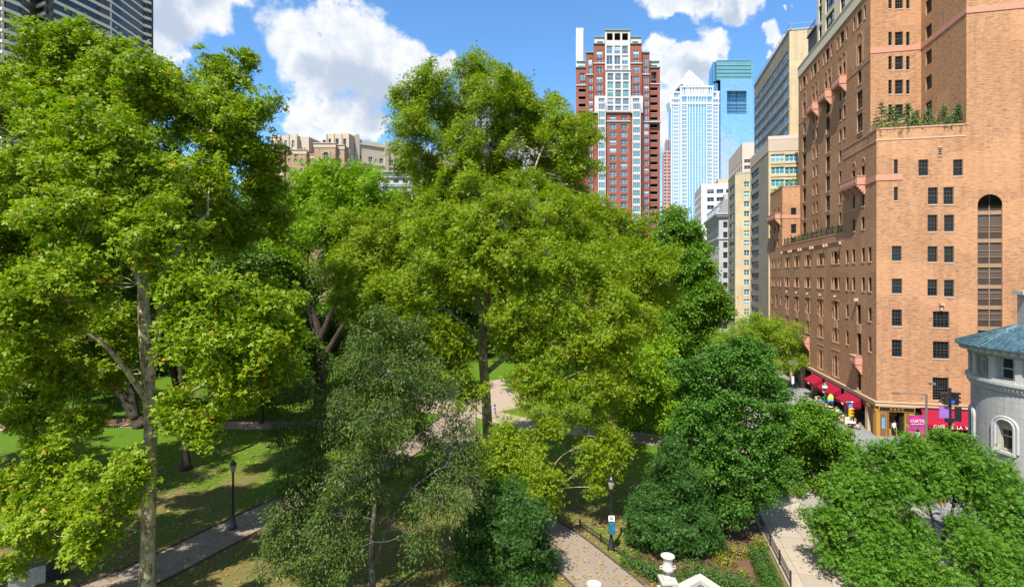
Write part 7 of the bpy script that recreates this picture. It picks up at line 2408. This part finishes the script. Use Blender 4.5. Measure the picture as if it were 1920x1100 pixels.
hedge('shrub', 'yellow-green shrub at the far end of the narrow hedge by the iron fence', 'shrub', [(*gp(1425, 1030), .4, .5, .5, .5), (*gp(1420, 1042), .4, .45, .5, .45)], L_GOLD, .09, 1.2, 5, group='golden shrubs in the planting bed')
hedge('shrub', 'pale green shrub below the holly at the edge of the mulch bed', 'shrub', [(*gp(1362, 1062), .35, .6, .5, .42), (*gp(1350, 1052), .3, .45, .45, .38)], L_GOLD, .09, 1.0, 6, group='golden shrubs in the planting bed')
hedge('shrub', 'small yellow-green shrub in the front of the mulch bed', 'shrub', [(*gp(1392, 1078), .22, .3, .3, .28)], L_GOLD, .08, 1.2, 7, group='golden shrubs in the planting bed')
for i, (px, py, w) in enumerate(((1120, 790, 1.0), (960, 716, 1.6), (1245, 690, 2.0))):
    hedge('bush', ['low green bush at the edge of the pale path', 'dark low bush beside the far bench', 'broad bush at the foot of the dense round tree'][i], 'bush', [(*gp(px, py), .5 * w, .9 * w, .8 * w, .6 * w)], L_MID, .2, 1.1, 20 + i)

# stone terrace corner with urns (the terrace belongs to the house we look from)
M_TRAV = plain('white_limestone', (.40, .37, .32), .8, var=.15, scale=3)
dT = 17.0
c0 = P(1313, 1080, dT)
tz = c0.z
tl = thing('balustrade', 'white stone balustrade corner of the terrace below us', 'balustrade', (c0.x, c0.y, tz))
def dirn(px, py):                  # the rail end at the same height as the corner
    d = (H - tz) * F / (py - HY); return Vector(((px - 960) / F * d, d, tz))
eL, eR = dirn(1262, 1106), dirn(1385, 1128)
for nm, e in (('left', eL), ('right', eR)):
    u = (e - c0).normalized(); L = (e - c0).length + (0.0 if nm == 'left' else 2.5)
    b = MB(); b.obox(c0, u, -.13, L, -.14, .14, tz - .13, tz, M_TRAV) if nm == 'right' else b.obox(c0, u, .15, L, -.14, .14, tz - .13, tz - .001, M_TRAV)
    b.obox(c0, u, .0 if nm == 'right' else .11, L, -.10, .10, tz - .19, tz - .131, M_TRAV); b.build('rail', tl)
    b = MB(); b.obox(c0, u, 0 if nm == 'right' else .16, L, -.13, .13, tz - .95, tz - .80, M_TRAV); b.build('plinth', tl)
    n = int(L / .2)
    for i in range(1, n):
        q = c0 + u * (.2 * i); b = MB(); b.lathe([(.05, 0), (.05, .06), (.035, .1), (.07, .28), (.03, .5), (.05, .56), (.05, .62)], (q.x, q.y, tz - .80), M_TRAV, 10); b.build('baluster', tl)
b = MB(); b.box(c0.x - .16, c0.x + .16, c0.y - .16, c0.y + .16, tz - .95, tz - .195, M_TRAV); b.build('corner_pier', tl)
b = MB(); b.prism([(c0.x - .3, c0.y + .35), (eL.x - 1.5, eL.y - .5), (eL.x - .5, 10), (eR.x + 3, 10), (eR.x + 2.2, eR.y - .5)][::-1], tz - 1.3, tz - .95, M_TRAV); b.build('terrace_floor', tl)


def urn(label, x, y, z, s):
    r = thing('stone_urn', label, 'urn', (x, y, z), 'stone urns on the terrace')
    b = MB(); b.box(x - .19 * s, x + .19 * s, y - .19 * s, y + .19 * s, z, z + .08 * s, M_TRAV); b.lathe([(.15 * s, .08 * s), (.09 * s, .14 * s), (.06 * s, .2 * s), (.08 * s, .24 * s)], (x, y, z), M_TRAV, 18); b.build('foot', r)
    b = MB(); b.lathe([(.08 * s, .24 * s), (.2 * s, .32 * s), (.235 * s, .40 * s), (.21 * s, .46 * s), (.17 * s, .5 * s), (.17 * s, .74 * s), (.21 * s, .83 * s), (.265 * s, .86 * s), (.265 * s, .885 * s), (.22 * s, .885 * s), (.17 * s, .84 * s)], (x, y, z), M_TRAV, 24); b.build('bowl', r, smooth=True)
    for sg in (-1, 1):
        b = MB(); b.tube([(x + sg * .19 * s, y, z + .36 * s), (x + sg * .29 * s, y, z + .40 * s), (x + sg * .29 * s, y, z + .48 * s), (x + sg * .18 * s, y, z + .49 * s)], .025 * s, M_TRAV, 6); b.build('handle', r)
    return r


pp = P(1252, 1092, 16.7)
b = MB(); pz = pp.z - .22
pr = thing('pedestal', 'square stone pedestal carrying the left urn of the terrace', 'pedestal', (pp.x, pp.y, tz - .95))
b.box(pp.x - .27, pp.x + .27, pp.y - .27, pp.y + .27, tz - .95, pz, M_TRAV); b.build('shaft', pr)
b = MB(); b.box(pp.x - .2, pp.x + .2, pp.y - .2, pp.y + .2, pz, pz + .28, M_TRAV); b.box(pp.x - .25, pp.x + .25, pp.y - .25, pp.y + .25, pz + .28, pz + .35, M_TRAV); b.build('cap', pr)
urn('tall white stone urn on the pedestal beside the balustrade', pp.x, pp.y, pz + .35, .82)
q = P(1114, 1093, 15.5)
urn('white stone urn of which only the rim shows at the bottom of the photo', q.x, q.y, q.z - .885 * .82, .82)
b = MB(); z1 = q.z - .885 * .82
pr = thing('pedestal', 'stone pedestal under the urn whose rim shows at the bottom', 'pedestal', (q.x, q.y, z1 - 2)); b.box(q.x - .25, q.x + .25, q.y - .25, q.y + .25, z1 - 6, z1, M_TRAV); b.build('shaft', pr)
# stone wall block at the lower left corner
p = G(60, 1095)
wb = thing('stone_wall', 'low pale stone wall end in the lower left corner', 'wall', p)
b = MB(); u = Vector((.75, .66, 0)); b.obox(p, u, -1.0, .6, -.25, .25, 0, .7, M_TRAV); b.obox(p, u, -1.05, .65, -.32, .32, .7, .82, M_TRAV); b.build('coping_wall', wb)
b = MB(); b.obox(p, u, .62, 1.5, -.35, .35, 0, 1.2, M_BLK); b.build('gate_pier', wb)

# ---------------------------------------------------------------- planting on the hotel terraces
def conifer(label, x, y, z, h, seed, group='conifers on the planted terrace'):
    r = thing('conifer', label, 'tree', (x, y, z), group); rng = np.random.default_rng(seed)
    b = MB(); b.tube([(x, y, z), (x, y, z + h)], [.05, .01], B_DARK, 6)
    pos, nr, tp = [], [], []
    for lv in range(10):
        f = lv / 10; zz_ = z + h * (.10 + .88 * f); rad = .36 * h * (1 - f) ** .9 + .05
        for k in range(8):
            a = rng.uniform(0, 6.28); R_ = rad * rng.uniform(.6, 1.1)
            b.tube([(x, y, zz_), (x + R_ * math.cos(a), y + R_ * math.sin(a), zz_ - .12 * R_)], [.018, .006], B_DARK, 3, cap=False)
            m_ = int(8 + 26 * R_)
            t = rng.uniform(.15, 1.05, m_)
            pos.append(np.stack([x + R_ * t * math.cos(a) + rng.normal(0, .07, m_), y + R_ * t * math.sin(a) + rng.normal(0, .07, m_), zz_ - .12 * R_ * t + rng.normal(0, .05, m_)], 1))
            tp.append(np.tile([math.cos(a), math.sin(a), -.2], (m_, 1)) + rng.normal(0, .45, (m_, 3)))
    pos.append(np.stack([np.full(14, x) + rng.normal(0, .04, 14), np.full(14, y) + rng.normal(0, .04, 14), z + h * rng.uniform(.75, 1.04, 14)], 1)); tp.append(rng.normal(0, .5, (14, 3)) + np.array([0, 0, .8]))
    b.build('trunk', r); pos = np.vstack(pos); tp = np.vstack(tp); N = len(pos)
    leaf_mesh('crown', pos, rng.normal(0, .5, (N, 3)) + np.array([0, -.3, .8]), tp, .19, 'narrow', L_FIR, r)


for i, (px, top, w) in enumerate(((1653, 188, 'leftmost'), (1674, 195, 'second from the left'), (1702, 189, 'third from the left'), (1718, 204, 'fourth from the left, a short one'), (1741, 200, 'fifth from the left, beside the yellow bush'), (1769, 194, 'tallest right of the yellow bush'), (1797, 193, 'rightmost'))):
    k_ = (px - 960) / F; s_ = (60 * k_ - 41 + 1.1 * (k_ * UL.y - UL.x)) / (UF.x + k_ * .2241)
    q = BL(s_, 1.1, ZP - .5); hh_ = H + (HY - top) / F * q.y - q.z
    conifer('small blue-green conifer on the planted roof terrace, ' + w, q.x, q.y, q.z, hh_, 200 + i)
rng_ = random.Random(5)
tb = [(*BL(.35 + i * .52, .25, 0)[:2], ZP + .25, .34, .25, rng_.uniform(.2, .38)) for i in range(16)]
def roof_green(label, pts, leaf, size, seed, base):
    r = thing('planter_shrubs', label, 'plants', (pts[0][0], pts[0][1], base)); rng = np.random.default_rng(seed); pos, nr = [], []
    for x, y, z, rx, ry, rz in pts:
        n = int(160 * rx * (rz + .2) / size ** 2 * .04) + 30
        g = rng.normal(0, 1, (n, 3)); g /= np.linalg.norm(g, axis=1, keepdims=True); pos.append(np.array([x, y, z]) + g * rng.uniform(.5, 1.1, (n, 1)) * np.array([rx, ry, rz])); nr.append(g)
    pos = np.vstack(pos); nr = np.vstack(nr); leaf_mesh('foliage', pos, nr + np.array([0, 0, .4]) + rng.normal(0, .4, pos.shape), nr + rng.normal(0, .6, pos.shape) - np.array([0, 0, .3]), size, 'narrow', leaf, r)
roof_green('trailing greenery along the edge of the conifer terrace', tb, L_FIR, .25, 31, ZP)
q = BL(4.6, 1.0, ZP); roof_green('golden yellow bush among the terrace conifers', [(q.x, q.y, ZP + .6, .5, .4, .5)], L_GOLD, .2, 32, ZP)
tb = [(*BL(.6, t, 0)[:2], ZB + .7, .3, .5, rng_.uniform(.25, .6)) for t in [11, 11.6, 12.4, 13.2, 14, 15, 20, 21, 26, 26.6, 27.3, 28, 28.7, 29.6, 30.5, 31.4, 32.3, 33.2]]
roof_green('bright green planting behind the iron railing of the long terrace', tb, L_BRIGHT, .22, 33, ZB)
tb = [(*BL(.3, t, 0)[:2], ZP + .4, .4, .6, rng_.uniform(.35, .6)) for t in (40, 41, 42, 43, 44.5, 46, 47.5)]
roof_green('green roof garden on the far brick pavilion', tb, L_LOCUST, .26, 34, ZP)
q = BL(2.3, 39.9, ZP); roof_green('feathery yellow-green tree on the far brick pavilion', [(q.x, q.y, ZP + 1.1, .9, .6, .9), (q.x - 1.0, q.y, ZP + .7, .7, .6, .5)], L_LOCUST, .26, 35, ZP)
# hedges at the far cafe and blue umbrellas under the street tree
q = BL(-3.4, 27, 0); hedge('hedge', 'dark green hedge beside the roadway beyond the awnings', 'hedge', [(BL(-3.6, 25 + i * 1.5)[0], BL(-3.6, 25 + i * 1.5)[1], .8, .6, .8, .75) for i in range(5)], L_DEEP, .2, 1.2, 40)


def umbrella(label, p, h):
    r = thing('cafe_umbrella', label, 'umbrella', p, 'blue umbrellas under the street tree')
    b = MB(); b.lathe([(1.5, h - .55), (1.46, h - .5), (.8, h - .2), (.03, h)], tuple(p), M_SBLUE, 8); b.lathe([(1.5, h - .72), (1.5, h - .55)], tuple(p), M_SBLUE, 8); b.build('canopy', r)
    b = MB(); b.tube([p, p + Vector((0, 0, h))], .03, M_WOOD, 6); b.build('pole', r)


for s_, t_, w in ((-3.2, 33.5, 'nearest the roadway'), (-3.0, 37.5, 'in the middle of the row'), (-3.2, 41.5, 'farthest up the street')):
    umbrella('bright blue cafe umbrella under the airy street tree, ' + w, BL(s_, t_, .16), 3.0)
# bicycle leaning at the kerb under the wide street tree
p = Vector((.657 * 34.5, 34.5, .16))
bk_ = thing('bicycle', 'black bicycle leaning at the kerb under the wide street tree', 'bicycle', p)
def wring(x):
    b = MB(); pts = [(p.x + x + .33 * math.cos(k * math.pi / 10), p.y, p.z + .35 + .33 * math.sin(k * math.pi / 10)) for k in range(21)]; b.tube(pts, .022, M_BLK, 5, cap=False)
    for k in range(8):
        b.tube([(p.x + x, p.y, p.z + .35), pts[k * 2]], .004, M_POLE, 3)
    b.build('wheel', bk_)
wring(-.52); wring(.52)
b = MB(); V_ = lambda x, z: (p.x + x, p.y, p.z + z)
for a, c in (((-.52, .35), (-.1, .33)), ((-.1, .33), (-.2, .85)), ((-.2, .8), (.38, .78)), ((-.1, .33), (.40, .70)), ((-.52, .35), (-.2, .8)), ((.52, .35), (.36, .95))):
    b.tube([V_(*a), V_(*c)], .018, M_LENS[2], 6)
b.build('frame', bk_); b = MB(); b.box(p.x - .33, p.x - .08, p.y - .06, p.y + .06, p.z + .85, p.z + .9, M_BLK); b.build('saddle', bk_); b = MB(); b.tube([(p.x + .36, p.y - .27, p.z + .98), (p.x + .36, p.y + .27, p.z + .98)], .016, M_BLK, 6); b.build('handlebar', bk_)

# ---------------------------------------------------------------- fallen leaves
rng = np.random.default_rng(77)
N = 16000
X_ = rng.uniform(-38, 12, N); Y_ = 29 + 46 * rng.random(N) ** 1.5
pos = np.stack([X_, Y_, np.full(N, .03) + rng.uniform(0, .03, N)], 1)
L_FALL = leaf_mat('fallen_leaf', (.26, .15, .04), (.42, .27, .07), trans=.05)
fo = bpy.data.objects.new('tmp_root', None); COL.objects.link(fo)
fl = leaf_mesh('fallen_leaves', pos, np.array([0, 0, 1.0]) + rng.normal(0, .25, (N, 3)), rng.normal(0, 1, (N, 3)) * np.array([1, 1, .1]), .17, 'lobed', L_FALL, fo)
fl.parent = None; bpy.data.objects.remove(fo); kind(fl, 'stuff')
